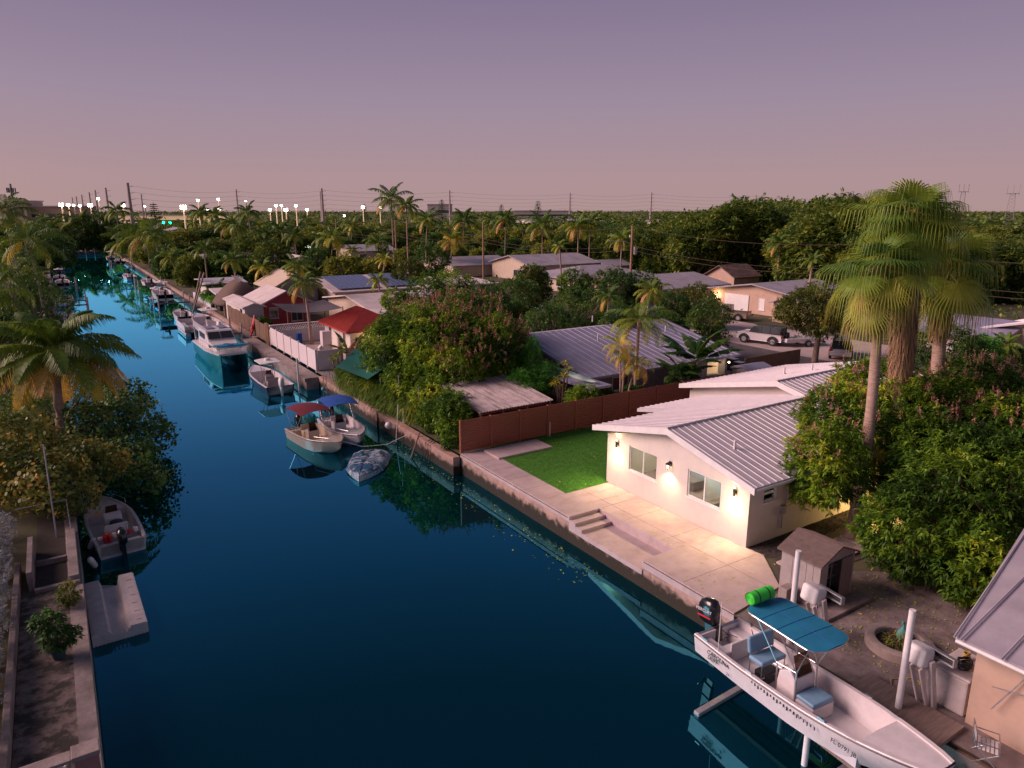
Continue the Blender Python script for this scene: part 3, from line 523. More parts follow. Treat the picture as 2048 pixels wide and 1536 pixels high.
for y in (24.85, 17.66):
    lp = MB().cyl(X0-.12, y, 3.28, 3.62, .055, 14); lp.box(X0-.09, X0-.002, y-.05, y+.05, 3.40, 3.50); l = lp.build('wall_lamp', 'dark', H, smooth=40)
    MB().cyl(X0-.12, y, 3.27, 3.279, .045, 10).build('bulb', 'lamp_warm', l); MB().cyl(X0-.12, y, 3.621, 3.63, .045, 10).build('bulb', 'lamp_warm', l)
    spot(l, (X0-.55, y, 3.1), 34, (1, .74, .40), kind='POINT', rad=.12); spot(l, (X0-.12, y, 3.22), 360, (1, .72, .38), size=2.6, dirv=(-.5, 0, -1)); spot(l, (X0-.12, y, 3.66), 34, dirv=(-.2, 0, 1), size=2.6)  # point light added off the facade to widen the wash; spots are the lamp's
lp = MB().box(X0-.05, X0-.002, 21.24, 21.40, 3.40, 3.62).box(X0-.2, X0-.05, 21.31, 21.33, 3.58, 3.61).lathe((X0-.18, 21.32, 3.5), [(0, .12), (.10, .05), (.11, .02)], 12)
for k in range(4): a = k*pi/2+.8; lp.cyl(X0-.18+.08*cos(a), 21.32+.08*sin(a), 3.25, 3.52, .008, 5)
l = lp.build('wall_lantern', 'dark', H); MB().lathe((X0-.18, 21.32, 3.38), [(0, -.06), (.035, -.02), (.035, .04), (0, .08)], 10).build('bulb', 'lamp_warm', l, smooth=1)
spot(l, (X0-.18, 21.32, 3.20), 260, (1, .70, .34), size=2.5, dirv=(-.3, 0, -1)); spot(l, (X0-.19, 21.32, 3.38), 14, kind='POINT')
cb = MB().tube([(24.35, Ya-.04, 3.75), (24.35, Ya-.04, 2.75), (24.28, Ya-.04, 2.6), (24.2, Ya-.04, 2.5), (24.2, Ya-.04, 1.6)], .025, 8).tube([(24.55, Ya-.04, 3.75), (24.55, Ya-.04, 2.9), (24.45, Ya-.04, 2.65)], .02, 8).box(24.08, 24.34, Ya-.12, Ya-.002, 2.25, 2.62); cb.build('meter_conduit', 'galv', H, bev=.005)
MB().box(34, 34.25, 30.202, 30.3, 3.3, 3.55).build('vent_grille', 'greywall', H)
MB().cyl(24.6, 19.4, 3.60, 3.699, .14, 12).build('added_room_lamp', 'lamp_warm', H); MB().cyl(24.6, 23.2, 3.60, 3.699, .14, 12).build('added_room_lamp', 'lamp_warm', H)  # unseen lamps added to brighten the rooms behind the panes
spot(H, (24.6, 19.4, 3.45), 130, (1, .88, .72), kind='POINT', rad=.15); spot(H, (24.6, 23.2, 3.45), 130, (1, .88, .72), kind='POINT', rad=.15)  # added fill light for the two rooms
# low garden lamp on the side path
gl_ = thing('path_lamp', 'small lit warm garden lamp on the path beside the house', 'lamp', (29.0, 15.7, 1.25)); MB().cyl(0, 0, 0, .4, .03, 8).build('post', 'dark', gl_, local=True); MB().lathe((0, 0, .42), [(0, 0), (.07, 0), (.06, .1), (0, .12)], 10).build('lamp_head', 'lamp_warm', gl_, local=True, smooth=40)
spot(gl_, (29.0, 15.7, 2.0), 150, (1, .62, .22), kind='POINT', rad=.1)
MB().tube([(21.7, 16.42, 3.98), (32.4, 16.42, 3.98)], .055, 8).build('gutter', 'white_paint', H)
# ---------------------------------------------------------------- fence
FN = thing('slat_fence', 'reddish brown horizontal slat fence between the lawn and the neighbouring plot', 'fence', (18.0, 33.3, 1.2))
sl = MB(); xs = [17.95, 19.9, 21.9, 23.9, 26, 28.2, 30.4, 32.8, 35.2, 37.6, 40]
for i in range(len(xs)-1):
    for k in range(13): z = 1.3+k*.142; sl.ob(((xs[i]+xs[i+1])/2, 33.3, z+.06), (xs[i+1]-xs[i]-.1, .022, .128), rx=radians(6))
sl.build('slats', 'fence_brown', FN)
for x in xs: MB().box(x-.05, x+.05, 33.23, 33.37, 1.2, 3.16).build('fence_post', 'fence_brown', FN, bev=.006)
tag(MB().ob((0, 0, .45), (.035, .035, .9)).build('marker_stake', 'white_paint', loc=(23.9, 33.05, 1.25)), 'thin white stake standing in the lawn by the fence', 'stake')

# ================================================================ boats
def hull(parent, L, B, zs, zb, depth, fl, blunt=.5, deck=.72, keel=-.25, mo='gel', mi='gel', rub='dark', aft=0., wid=.12, sheer=1.6, vee=.12, rubh=.05):
    """hull along +Y, stern at y=0; zs/zb rim height at stern/bow, fl cockpit floor height, deck = start of foredeck (fraction)"""
    n = 22; O = []; I = []; Rm = []
    for i in range(n+1):
        s = i/n; f = 1-max(0, (s-.45)/.55)**(2.4)*(1-blunt); f = f*(1 if s < .985 else .93); b = B/2*f*(.93+.07*min(1, s*4)); z = zs+(zb-zs)*s**sheer; y = L*s
        kz = keel+max(0, (s-.6)/.4)**2*(z-keel)*.62; cz = kz+depth*.45*(1 if s < .7 else 1+.3*(s-.7)); bc = b*(.9-.25*max(0, (s-.5)/.5)); v = vee*(1-s*.3)
        O.append([(-b, y, z), (-b*.985, y, z-.12), (-bc, y, cz), (-bc*.5, y, kz+v*.4), (0, y, kz), (bc*.5, y, kz+v*.4), (bc, y, cz), (b*.985, y, z-.12), (b, y, z)])
        bi = b-wid; f2 = fl if s < deck else z-.02; bi2 = max(.02, bi-.05) if s < deck else bi
        Rm.append((b, bi, z)); I.append([(-b, y, z), (-b+.02, y, z+.025), (-bi, y, z+.02), (-bi2, y, f2), (0, y, f2+(.03 if s >= deck else 0)), (bi2, y, f2), (bi, y, z+.02), (b-.02, y, z+.025), (b, y, z)])
    o = MB().loft(O); o.poly(list(reversed(O[0]))); o.poly(O[-1]); o.build('hull', mo, parent, smooth=35, local=True)
    # deck step duplicates a section so the bulkhead stands upright
    k = next(i for i in range(n+1) if i/n >= deck) if deck < 1 else n+1
    sec = I[:k]+([[(p[0], I[k][j][1]-.001, q[2]) for j, (p, q) in enumerate(zip(I[k], I[k-1]))]] if k <= n else [])+I[k:]
    d = MB().loft(sec); y0 = .02; b, bi, z = Rm[0]; d.box(-bi, bi, 0, .09, fl, z-.05) if aft == 0 else None
    b, bi, z = Rm[-1]
    d.build('deck', mi, parent, smooth=35, local=True)
    if rub:
        r = MB()
        for sgn in (-1, 1): r.tube([(sgn*(q[0][0]*-1+.005), q[0][1], q[0][2]-.03) for q in O], rubh*.5, 5)
        r.tube([(-O[-1][0][0]*-1, L, O[-1][0][2]-.03), (-O[-1][0][0], L, O[-1][0][2]-.03)], rubh*.5, 5)
        r.build('rub_rail', rub, parent, local=True)
def outboard(parent, x, y, z, s=1., m='black', tilt=0., name='outboard_motor'):
    e = link(bpy.data.objects.new(name, None)); e.parent = parent; e.location = (x, y, z); e.rotation_euler = (tilt, 0, 0); e.scale = (s, s, s)
    c = MB(); sec = []
    for q, (zz, hx, y0, y1) in enumerate([(.0, .14, -.42, .02), (.08, .19, -.55, .06), (.3, .21, -.60, .10), (.52, .20, -.56, .10), (.66, .16, -.46, .04), (.72, .08, -.34, -.06)]):
        cy = (y0+y1)/2; hy = (y1-y0)/2; sec.append([(hx*math.copysign(abs(cos(a))**.7, cos(a)), cy+hy*math.copysign(abs(sin(a))**.7, sin(a)), zz) for a in [2*pi*k/16 for k in range(16)]])
    c.loft(sec, closed=True, caps=True); cw = c.build('cowling', m, e, smooth=50, local=True)
    c = MB().box(-.09, .09, -.38, -.08, -.75, 0).box(-.06, .06, -.42, -.10, -1.15, -.75).box(-.02, .02, -.36, -.12, -1.35, -1.15).box(-.12, .12, -.1, .12, -.45, -.02); c.tube([(0, -.5, -1.02), (0, -.4, -1.02), (0, -.1, -1.02)], [.04, .07, .05], 8); c.build('leg', m, e, local=True, bev=.02)
    c = MB()
    for k in range(3): a = k*2.09; c.ob((.09*cos(a), -.52, -1.02+.09*sin(a)), (.16, .015, .08), rx=.4, ry=-a)
    c.build('propeller', 'steel', e, local=True); return e
def rounded_sheet(L, Wd, z, camber=.08, r=.35, n=14, th=.03, curve='x'):
    """canopy: rounded rectangle with camber; returns MB"""
    m = MB(); rows = []
    for i in range(n+1):
        t = i/n; y = -L/2+L*t; e = max(0, abs(y)-(L/2-r)); hw = Wd/2-(r-sqrt(max(0, r*r-e*e)))
        rows.append([(hw*(k/5-1), y, z+camber*(1-(k/5-1)**2)+camber*.5*(1-(2*t-1)**2)) for k in range(11)])
    m.loft(rows); m.loft([[(p[0], p[1], p[2]-th) for p in q] for q in rows])
    m.loft([[q[0], (q[0][0], q[0][1], q[0][2]-th)] for q in rows]); m.loft([[q[-1], (q[-1][0], q[-1][1], q[-1][2]-th)] for q in rows])
    for q in (rows[0], rows[-1]): m.loft([q, [(p[0], p[1], p[2]-th) for p in q]])
    return m, rows
def bimini(parent, y0, y1, hw, zr, zt, m, arch=.18):
    rows = []; n = 8
    for i in range(n+1):
        t = i/n; zz = zt+.12*sin(pi*t); rows.append([(hw*(k/5-1), y0+(y1-y0)*t, zz+arch*(1-abs(k/5-1)**2.2)-.0) for k in range(11)])
    c = MB().loft(rows); c.loft([[(p[0], p[1], p[2]-.02) for p in q] for q in rows]); c.build('bimini_top', m, parent, smooth=1, local=True)
    f = MB(); ym = (y0+y1)/2
    for s in (-1, 1):
        for yy in (y0, ym, y1): f.tube([(s*hw*.98, ym, zr), (s*hw*.99, yy+(.02 if yy == y0 else -.02 if yy == y1 else 0), zt)], .014, 6)
        f.tube([(s*hw*.98, ym+.9, zr), (s*hw, y1-.1, zt)], .006, 4)
    f.build('bimini_frame', 'steel', parent, local=True)
def console(parent, x, y, z, w=.75, d=.6, h=1.05, m='gel', screen=True, name='console'):
    c = MB(); pr = [(y-d/2, z), (y+d/2, z), (y+d/2-.04, z+h*.8), (y+d/2-.22, z+h), (y-d/2+.05, z+h*.82), (y-d/2, z+h*.55)]
    c.ext([(x-w/2, a, b) for a, b in pr], (w, 0, 0)); o = c.build(name, m, parent, local=True, bev=.03)
    if screen: MB().ext([(x-w*.38, y+d/2-.06, z+h*.82), (x+w*.38, y+d/2-.06, z+h*.82), (x+w*.32, y+d/2-.26, z+h*1.32), (x-w*.32, y+d/2-.26, z+h*1.32)], (0, -.015, .008)).build('windshield', 'smoke', o, local=True)
    MB().tube([(x+.15*cos(k*pi/6), y-d/2-.08, z+h*.62+.15*sin(k*pi/6)) for k in range(13)], .012, 5).tube([(x, y-d/2+.02, z+h*.62), (x, y-d/2-.08, z+h*.62)], .015, 5).build('steering_wheel', 'dark', o, local=True)
    return o
M['smoke'] = M['pane'].copy(); M['smoke'].node_tree.nodes['Transparent BSDF'].inputs[0].default_value = (.35, .28, .25, 1)

# ---- skiff on the lift, bow towards the camera (local +Y = bow)
SK = thing('skiff_boat', 'long white open skiff with teal canvas top hanging on the boat lift', 'boat', (16.18, 13.25, 1.05), radians(180-4.5))
hull(SK, 7.15, 2.05, .72, 1.12, .5, .12, blunt=.42, deck=.735, keel=-.12, wid=.13, sheer=2.2, vee=.03)
MB().box(-.85, -.38, .1, 1.0, .12, .52).box(.38, .85, .1, 1.0, .12, .52).box(-.379, .379, .62, 1.0, .12, .5).build('stern_deck', 'gel', SK, local=True, bev=.04)
MB().box(-.36, .36, .93, .99, .13, .75).build('splash_board', 'gel', SK, local=True, bev=.03)
en = outboard(SK, 0, -.05, .72, 1.12, 'black', radians(8))
for sgn in (-1, 1):
    text('engine_lettering', 'MERCURY', .135, 'white_paint', en, (sgn*.213, .0 if sgn < 0 else -.56, .36), (pi/2, 0, -sgn*-pi/2 if 0 else sgn*pi/2), .003, .2)
MB().box(-.216, -.206, -.5, .0, .20, .25).box(.206, .216, -.5, .0, .20, .25).build('engine_stripe', 'red', en, local=True)
cs = console(SK, 0, 3.05, .13, .82, .62, 1.12)
q = MB()
for k in range(3): q.tube([(-.25+.22*k, 2.735, .74), (-.25+.22*k, 2.72, .74)], .055, 10)
q.tube([(-.2, 2.735, .42), (-.2, 2.72, .42)], .07, 10).tube([(.2, 2.735, .4), (.2, 2.72, .4)], .05, 10); q.build('gauges', 'dark', cs, local=True)
st = MB().box(-.5, .5, 1.75, 2.28, .78, .93); s_ = st.build('bench_seat', 'cushion', SK, local=True, bev=.06, seg=3)
MB().ob((0, 1.72, 1.2), (1.0, .13, .5), rx=radians(8)).build('backrest', 'cushion', s_, local=True, bev=.06, seg=3)
q = MB()
for x in (-.46, .46):
    for y in (1.8, 2.24): q.tube([(x, y, .13), (x, y, .79)], .018, 6)
    q.tube([(x, 1.8, .4), (x, 2.24, .4)], .015, 6).tube([(x, 1.8, .8), (x, 1.74, 1.35)], .018, 6)
q.tube([(-.46, 2.24, .4), (.46, 2.24, .4)], .015, 6); q.build('seat_frame', 'steel', s_, local=True)
tag(MB().ob((0, 0, 0), (.62, .40, .34)).build('cooler', 'dark', loc=(16.0, 11.2, 1.36), bev=.03), 'black cooler box under the skiff bench seat', 'cooler')
q = MB().box(-.42, .42, 3.38, 3.98, .13, .55); fs = q.build('front_seat', 'gel', SK, local=True, bev=.04); MB().box(-.41, .41, 3.39, 3.97, .552, .68).build('seat_cushion', 'cushion', fs, local=True, bev=.05, seg=3)
q = MB()
for y in (4.6, 2.2, .45): 
    for x in (-.93, .93): q.ob((x, y, .80 if y < 4 else .95), (.05, .2, .05))
q.build('cleats', 'steel', SK, local=True); MB().tube([(-.9, .5, .84), (-.75, .9, .3), (-.6, 1.5, .16), (-.7, 2.2, .16), (-.55, 2.6, .16)], .018, 5).tube([(.93, 4.6, 1.0), (.7, 4.9, .6), (.3, 4.8, .15), (.2, 4.4, .15), (.5, 4.2, .15)], .018, 5).build('deck_rope', 'dark', SK, local=True)
zt = 2.42; c_, rows = rounded_sheet(2.55, 1.5, zt, .03, .4, 18, .035); tt = link(bpy.data.objects.new('canvas_top', None)); tt.parent = SK; tt.location = (0, 2.85, 0)
c_.build('canvas', 'teal', tt, smooth=40, local=True)
q = MB()
for i in (5, 9, 13): q.tube([(p[0], p[1], p[2]+.004) for p in rows[i]], .009, 4)
q.tube([(r[5][0], r[5][1], r[5][2]+.004) for r in rows], .009, 4).build('canvas_seams', 'blue', tt, local=True)
rim = [(r[0][0]-.012, r[0][1], r[0][2]-.02) for r in rows]+[(r[-1][0]+.012, r[-1][1], r[-1][2]-.02) for r in reversed(rows)]; rim.append(rim[0])
q = MB().tube(rim, .022, 6)
for x in (-.42, .42):
    q.tube([(x, -.12, .13), (x*.98, -.15, 1.2), (x*1.35, -.95, zt)], .024, 7).tube([(x, .55, .13), (x*.98, .5, 1.3), (x*1.3, .95, zt)], .024, 7).tube([(x, .5, 1.3), (x*1.05, -.15, 1.25)], .018, 6).tube([(x, .5, 1.3), (x*1.3, -.2, zt)], .018, 6)
q.tube([(-.56, -.95, zt), (.56, -.95, zt)], .02, 6).tube([(-.55, .95, zt), (.55, .95, zt)], .02, 6).tube([(-.6, 0, zt+.0), (.6, 0, zt)], .018, 6).build('top_frame', 'steel', tt, local=True)
for k, x in enumerate((-.78, -.70)): pass
q = MB()
for (x, y) in ((.89, 4.0), (.9, 1.3), (-.89, 1.25)): q.cyl(x, y, .45, .72, .03, 8)
q.build('rod_holders', 'dark', SK, local=True)
MB().cyl(.93, 1.0, .72, 2.35, .012, 6).build('flag_pole', 'white_paint', SK, local=True)
fl = MB().loft([[(.93-.02*sin(k*1.3), 1.0-.015*sin(k), 2.3-.07*k) for k in range(9)], [(.93-.09+.02*sin(k*1.7), .9, 2.2-.075*k) for k in range(9)]]); 
M['flag'] = mat('flag', (.5, .05, .06), .8); _t = M['flag'].node_tree; _w = _t.nodes.new('ShaderNodeTexWave'); _w.bands_direction = 'Z'; _w.inputs['Scale'].default_value = 4.2; _c = _t.nodes.new('ShaderNodeTexCoord'); _t.links.new(_c.outputs['Object'], _w.inputs[0]); _r = ramp(_t, [(0, (.45, .04, .05)), (.5, (.75, .7, .7))], 'CONSTANT'); _t.links.new(_w.outputs[0], _r.inputs[0]); _t.links.new(_r.outputs[0], _t.nodes['Principled BSDF'].inputs['Base Color'])
fl.build('flag', 'flag', SK, local=True)
q = MB().tube([(.3, .55, .56), (.1, .45, .6), (-.1, .5, .58), (0, .2, .7), (0, -.05, .75)], .014, 5).tube([(-.3, .6, .56), (-.1, .4, .62), (.1, .3, .6), (0, 0, .8)], .011, 5); q.build('cables', 'dark', SK, local=True)
q = MB().tube([(.72, 1.15, .28), (.72, 1.45, .28)], .1, 12); q.build('fire_extinguisher', 'red', SK, local=True, smooth=40)
# lettering on the port side facing the canal (local +X side)
for nm, bd, sz, y, z in (('hull_lettering', 'CAROLINA', .19, .62, .46), ('hull_lettering', 'SKIFF', .19, .66, .30), ('hull_lettering', '21', .13, 1.45, .24)):
    text(nm, bd, sz, 'rubber', SK, (1.0 if y < 1 else 1.02, y, z), (pi/2-.10, 0, pi/2), .004, .15, sx=.95)
text('registration_number', 'FL 0791 JB', .16, 'rubber', SK, (.985, 4.95, .58), (pi/2-.10, 0, pi/2+.065), .004)
q = MB()
for k in range(20): q.box(1.0, 1.032, 2.4+k*.11, 2.418+k*.11, .60-.05*((k*7) % 3)/2, .66)
q.build('drip_pattern', 'dark', SK, local=True)
RO = thing('foam_mat_roll', 'bright green rolled foam mat strapped with two black bands on the teal canvas', 'foam mat', (15.95, 11.45, 3.68), radians(-3))
spm = []
for k in range(60): a = k*.42; r_ = .05+.0021*k; spm.append((a, r_))
q = MB(); q.loft([[(xx, r_*cos(a), r_*sin(a)) for a, r_ in spm] for xx in (-.42, .42)]); q.build('mat', 'limelite', RO, smooth=1, local=True)
MB().tube([(-.415, 0, 0), (.415, 0, 0)], .185, 24, caps=False).tube([(-.41, 0, 0), (.41, 0, 0)], .16, 24).build('outer_layer', 'lime', RO, smooth=40, local=True)
for x in (-.2, .2): MB().tube([(x-.02, 0, 0), (x+.02, 0, 0)], .192, 24, caps=False).build('strap', 'dark', RO, local=True)
RO.location = (15.95, 11.62, 3.72); 

# ---- lift: two pilings, two winch units, timber stand and submerged frame
def piling(label, x, y, z0, z1, m='white_paint', r=.085): return tag(MB().cyl(0, 0, z0, z1, r, 16).build('piling', m, loc=(x, y, 0), smooth=40), label, 'post')
piling('tall white plastic pipe post between the shed and the skiff', 18.05, 11.95, -1, 4.4)
piling('tall white plastic pipe post beside the fountain and the skiff', 17.85, 8.35, -1, 4.3)
piling('white pipe post rising from the water left of the skiff bow', 15.3, 9.3, -1.5, .95, r=.08)
def winch(label, x, y):
    t = thing('lift_winch', label, 'boat lift', (x, y, 1.2), radians(-8), 'winch units of the boat lift')
    MB().ob((0, 0, 1.62), (.5, .62, .55), ry=radians(12)).build('motor_housing', 'white_paint', t, local=True, bev=.11, seg=4)
    MB().ob((.42, -.28, 1.55), (.16, .95, .05), ry=radians(10)).ob((.42, -.28, 1.75), (.16, .95, .04), ry=radians(10)).ob((.42, .18, 1.65), (.16, .04, .2)).ob((.42, -.74, 1.65), (.16, .04, .2)).build('cable_drum_frame', 'galv', t, local=True, bev=.008)
    MB().tube([(.42, .16, 1.65), (.42, -.72, 1.65)], .05, 10).build('cable_drum', 'dark', t, local=True)
    m = MB(); m.ob((.25, -.3, .78), (.16, .22, 1.66), ry=radians(-14)); m.ob((.02, -.28, .7), (.12, .06, 1.5), ry=radians(-22)); m.ob((.02, -.02, .7), (.12, .06, 1.5), ry=radians(-22)); m.build('support_arm', 'gelworn', t, local=True, bev=.01)
    MB().box(-.45, .35, -.5, .1, 0, .08).build('base_plate', 'galv', t, local=True, bev=.01); return t
winch('boat lift winch with white motor box beside the shed door', 18.75, 11.75); winch('boat lift winch with white motor box beside the fountain ring', 18.4, 8.3)
CR = thing('lift_cradle', 'submerged white boat lift cradle beams below the skiff stern', 'boat lift', (16.2, 12.4, 0))
MB().ob((16.1, 12.3, .0), (3.6, .2, .22), rz=.04).build('cross_beam', 'galv', CR, bev=.02); MB().ob((16.1, 8.6, .0), (3.6, .2, .22)).build('cross_beam', 'galv', CR, bev=.02)
for dx in (-.3, .3): MB().ob((15.95+dx, 10.4, .80), (.14, 5.0, .18), rz=-.078).build('bunk', 'wood', CR, bev=.02)
MB().box(17.3, 18.6, 7.0, 9.6, 1.222, 1.34).build('timber_step', 'wood')['label'] = 'x'
o = bpy.data.objects['timber_step']; tag(o, 'weathered grey timber boards on the dock beside the skiff', 'step')

# ---- generic centre-console boats
def small_boat(name, label, loc, rz, L=5.6, B=2.15, mo='gel', mi='gel', top=None, topm='maroon', eng='black', engs=1, deck=.66, cmat=None, z=(.62, .85), group=None):
    t = thing(name, label, 'boat', loc, rz, group); hull(t, L, B, z[0], z[1], .5, .12, blunt=.08, deck=deck, keel=-.25, mo=mo, mi=mi, rub='greywall')
    for k in range(engs): outboard(t, (k-(engs-1)/2)*.6, -.05, z[0]+.05, .95, eng, .05)
    console(t, .05 if top != 'bimini' else .25, L*.42, .13, .7, .6, 1.0, cmat or mi)
    st = MB().box(-.45, .45, L*.42-1.2, L*.42-.75, .13, .7).box(-.45, .45, L*.42-1.28, L*.42-1.2, .5, 1.05); st.build('helm_seat', cmat or mi, t, local=True, bev=.04)
    MB().box(-.8, .8, .1, .5, .13, z[0]-.12).build('stern_bench', mi, t, local=True, bev=.04)
    if top == 'bimini': bimini(t, L*.05, L*.48, B*.46, z[0], 2.05, topm)
    if top == 'ttop':
        c_, rows = rounded_sheet(2.2, 1.7, 2.25, .05, .3, 12, .06); tt = link(bpy.data.objects.new('hard_top', None)); tt.parent = t; tt.location = (0, L*.42, 0); c_.build('top_panel', topm, tt, smooth=40, local=True)
        q = MB()
        for x in (-.42, .42): q.tube([(x, -.3, .13), (x, -.35, 1.5), (x*1.3, -.8, 2.25)], .025, 6).tube([(x, .35, .13), (x, .3, 1.5), (x*1.3, .7, 2.25)], .025, 6)
        q.build('top_frame', 'steel', tt, local=True); MB().lathe((0, 0, 2.32), [(0, .22), (.2, .18), (.26, .05), (.25, 0)], 14).build('radar_dome', 'white_paint', tt, local=True, smooth=40)
    q = MB()
    for s in (-1, 1): q.tube([(s*B*.42, L*.72, z[1]-.04), (s*B*.42, L*.74, z[1]+.16), (s*B*.22, L*.92, z[1]+.2), (s*B*.2, L*.93, z[1])], .014, 5)
    q.build('bow_rail', 'steel', t, local=True); return t
small_boat('console_boat', 'cream open boat with maroon bimini top moored outside the white boat', (12.45, 45.4, 0), radians(180+8), 5.6, 2.3, 'gelcream', 'gelcream', 'bimini', 'maroon', z=(.62, .92))
small_boat('console_boat', 'white open boat with blue bimini top moored against the seawall', (14.95, 46.3, 0), radians(180-3), 5.9, 2.3, 'gel', 'gel', 'bimini', 'blue', z=(.62, .95))
small_boat('console_boat', 'white boat with pale hard top and white outboard next to the walkway', (14.2, 56.6, 0), radians(2), 7.6, 2.4, 'cardark', 'gel', 'ttop', 'white_paint', 'white_paint', deck=.7, z=(.75, 1.1), cmat='greywall')
small_boat('console_boat', 'white boat raised behind the catamaran with bow pointing up the canal', (14.2, 80.5, 1.5), radians(4), 9.5, 2.7, 'gel', 'gel', 'ttop', 'white_paint', 'white_paint', deck=.75, z=(.7, 1.2))
small_boat('console_boat', 'white hard top boat lifted high on dock arms up the canal', (13.2, 113.5, 1.9), radians(0), 7.5, 2.6, 'gel', 'gel', 'ttop', 'white_paint', 'black', z=(.7, 1.1))
# left bank boat: white, stern towards the camera
LB = small_boat('console_boat', 'white motorboat full of fishing gear moored by the left bank terrace', (1.0, 32.7, 0), radians(5), 5.6, 2.05, 'gelworn', 'gelworn', None, eng='black', z=(.62, .85))
q = MB()
for k in range(4): q.lathe((-.55+.17*(k % 2), .45+.2*(k//2), .55), [(.0, 0), (.08, 0), (.085, .25), (.06, .3), (0, .3)], 9)
q.build('red_fuel_cans', 'taillight', LB, local=True)
q = MB()
for k in range(7): x, y = -.9+.07*k, 3.2+.3*k; q.tube([(x, y, .6), (x-.25+.1*(k % 3), y+.5, 1.9)], .012, 4)
q.build('fishing_rods', 'white_paint', LB, local=True); MB().lathe((.1, 1.8, .6), [(0, 0), (.3, .05), (.25, .3), (0, .35)], 9).build('gear_bag', 'dark', LB, local=True, smooth=40)
for k in range(6): MB().ob((-.7+.28*k, .75+.12*(k % 2), .68), (.2, .16, .1+.05*(k % 3)), rz=k).build('tackle_box', ['white_paint', 'brass', 'gel', 'dark', 'red', 'white_paint'][k], LB, local=True, bev=.01)
for i, (x, y, a) in enumerate(((-.35, 33.6, .4), (-.42, 31.6, -.3))):
    q = MB(); q.loft([[(r_*cos(2*pi*k/10), r_*sin(2*pi*k/10), zz) for k in range(10)] for r_, zz in ((.02, -.36), (.1, -.3), (.12, -.2), (.12, .2), (.1, .3), (.02, .36))], closed=True, caps=True); o = q.build('boat_fender', 'gel', smooth=1, local=True); o.location = (x+.25, y, .45); o.rotation_euler = (.5, a, 0); tag(o, ['white fender hanging between the motorboat and the left bank', 'white fender lying low by the left bank near the floating dock'][i], 'fender')
# floating drive-on dock
FD = thing('floating_dock', 'pale grey moulded plastic floating dock beside the left terrace', 'floating dock', (.32, 27.8, 0), radians(1))
sec = []
for i in range(9):
    y = -2.1+4.2*i/8; sec.append([(-.86, y, -.2), (-.86, y, .38), (-.78, y, .42), (-.34, y, .42), (-.24, y, .22 if i > 0 else .24), (.0, y, .20), (.24, y, .22), (.34, y, .42), (.78, y, .42), (.86, y, .38), (.86, y, -.2)])
sec[-1] = [(x, y-(.45 if abs(x) < .3 else 0), z) for x, y, z in sec[-1]]
MB().loft(sec, closed=True, caps=True).build('float_body', 'gelworn', FD, smooth=40, local=True)
q = MB()
for k in range(14): q.box(-.85+.12*k, -.80+.12*k, -2.125, -2.09, .0, .36)
for k in range(6):
    for x in (-.6, .55): q.box(x, x+.16, -1.8+.65*k, -1.74+.65*k, .421, .44)
q.build('ribs', 'gelworn', FD, local=True)
# tarp-covered dinghy
TD = thing('covered_dinghy', 'small dinghy wrapped in a blue and white camouflage tarp floating by the seawall', 'boat', (13.9, 37.25, 0), radians(148))
n = 34; sec = []; hs = []
for i in range(n+1):
    s = i/n; y = -2.3+4.6*s; b = (1.12*min(1, (s*7)**.5) if s < .45 else 1.12*(1-((s-.45)/.55)**2.3))+.02; row = []
    for k in range(29):
        u = k/14-1; h = .30+.16*(1-abs(u)**2)*(1-(2*s-1)**4)+.12*math.exp(-((u+.45)**2)/.05-((s-.25)**2)/.012)+.12*math.exp(-((u-.45)**2)/.05-((s-.25)**2)/.012)-.07*math.exp(-(u**2)/.006)+.14*math.exp(-((s-.62)**2)/.01)*(1-u*u)-(.22*max(0, abs(u)-.86)/.14)
        row.append((b*u*(1.02 if abs(u) > .9 else 1), y, h+.018*sin(13*u+9*s*3)*cos(17*s)+.012*sin(31*s+8*u)))
    sec.append(row); hs.append([(b*.97*q, y, z_) for q, z_ in ((-1, .22), (-.9, -.1), (0, -.2), (.9, -.1), (1, .22))])
MB().loft(sec).build('tarp_cover', 'tarp', TD, smooth=1, local=True); MB().loft(hs, caps=False).build('hull', 'gelworn', TD, smooth=1, local=True)
rp_ = MB()
for s_ in (.2, .42, .7): i = int(s_*n); rp_.tube([(p[0], p[1], p[2]+.012) for p in sec[i]], .012, 4)
rp_.build('rope', 'white_paint', TD, local=True)
# catamaran
CT = thing('catamaran', 'large teal hulled catamaran with white cabin and kayaks on its bow deck', 'boat', (13.05, 79.0, 0), radians(180))
for sx in (-1.15, 1.15):
    O = []
    for i in range(15):
        s = i/14; y = 11.2*s; w_ = .62*(1-max(0, (s-.55)/.45)**2.2*.93); zt_ = 1.25+.25*s
        O.append([(sx-w_, y, zt_), (sx-w_*.92, y, .4), (sx-w_*.4, y, -.3), (sx+w_*.4, y, -.3), (sx+w_*.92, y, .4), (sx+w_, y, zt_)])
    MB().loft(O, closed=True, caps=True).build('hull', 'teal_hull', CT, smooth=35, local=True)
d = MB(); O = []
for i in range(15): s = i/14; y = 10.9*s; w_ = 1.80-.55*max(0, (s-.6)/.4)**1.6; O.append([(-w_, y, 1.2+.25*s), (-w_, y, 1.36+.25*s), (0, y, 1.44+.25*s), (w_, y, 1.36+.25*s), (w_, y, 1.2+.25*s)])
d.loft(O, closed=True, caps=True); d.build('deck', 'gel', CT, smooth=35, local=True)
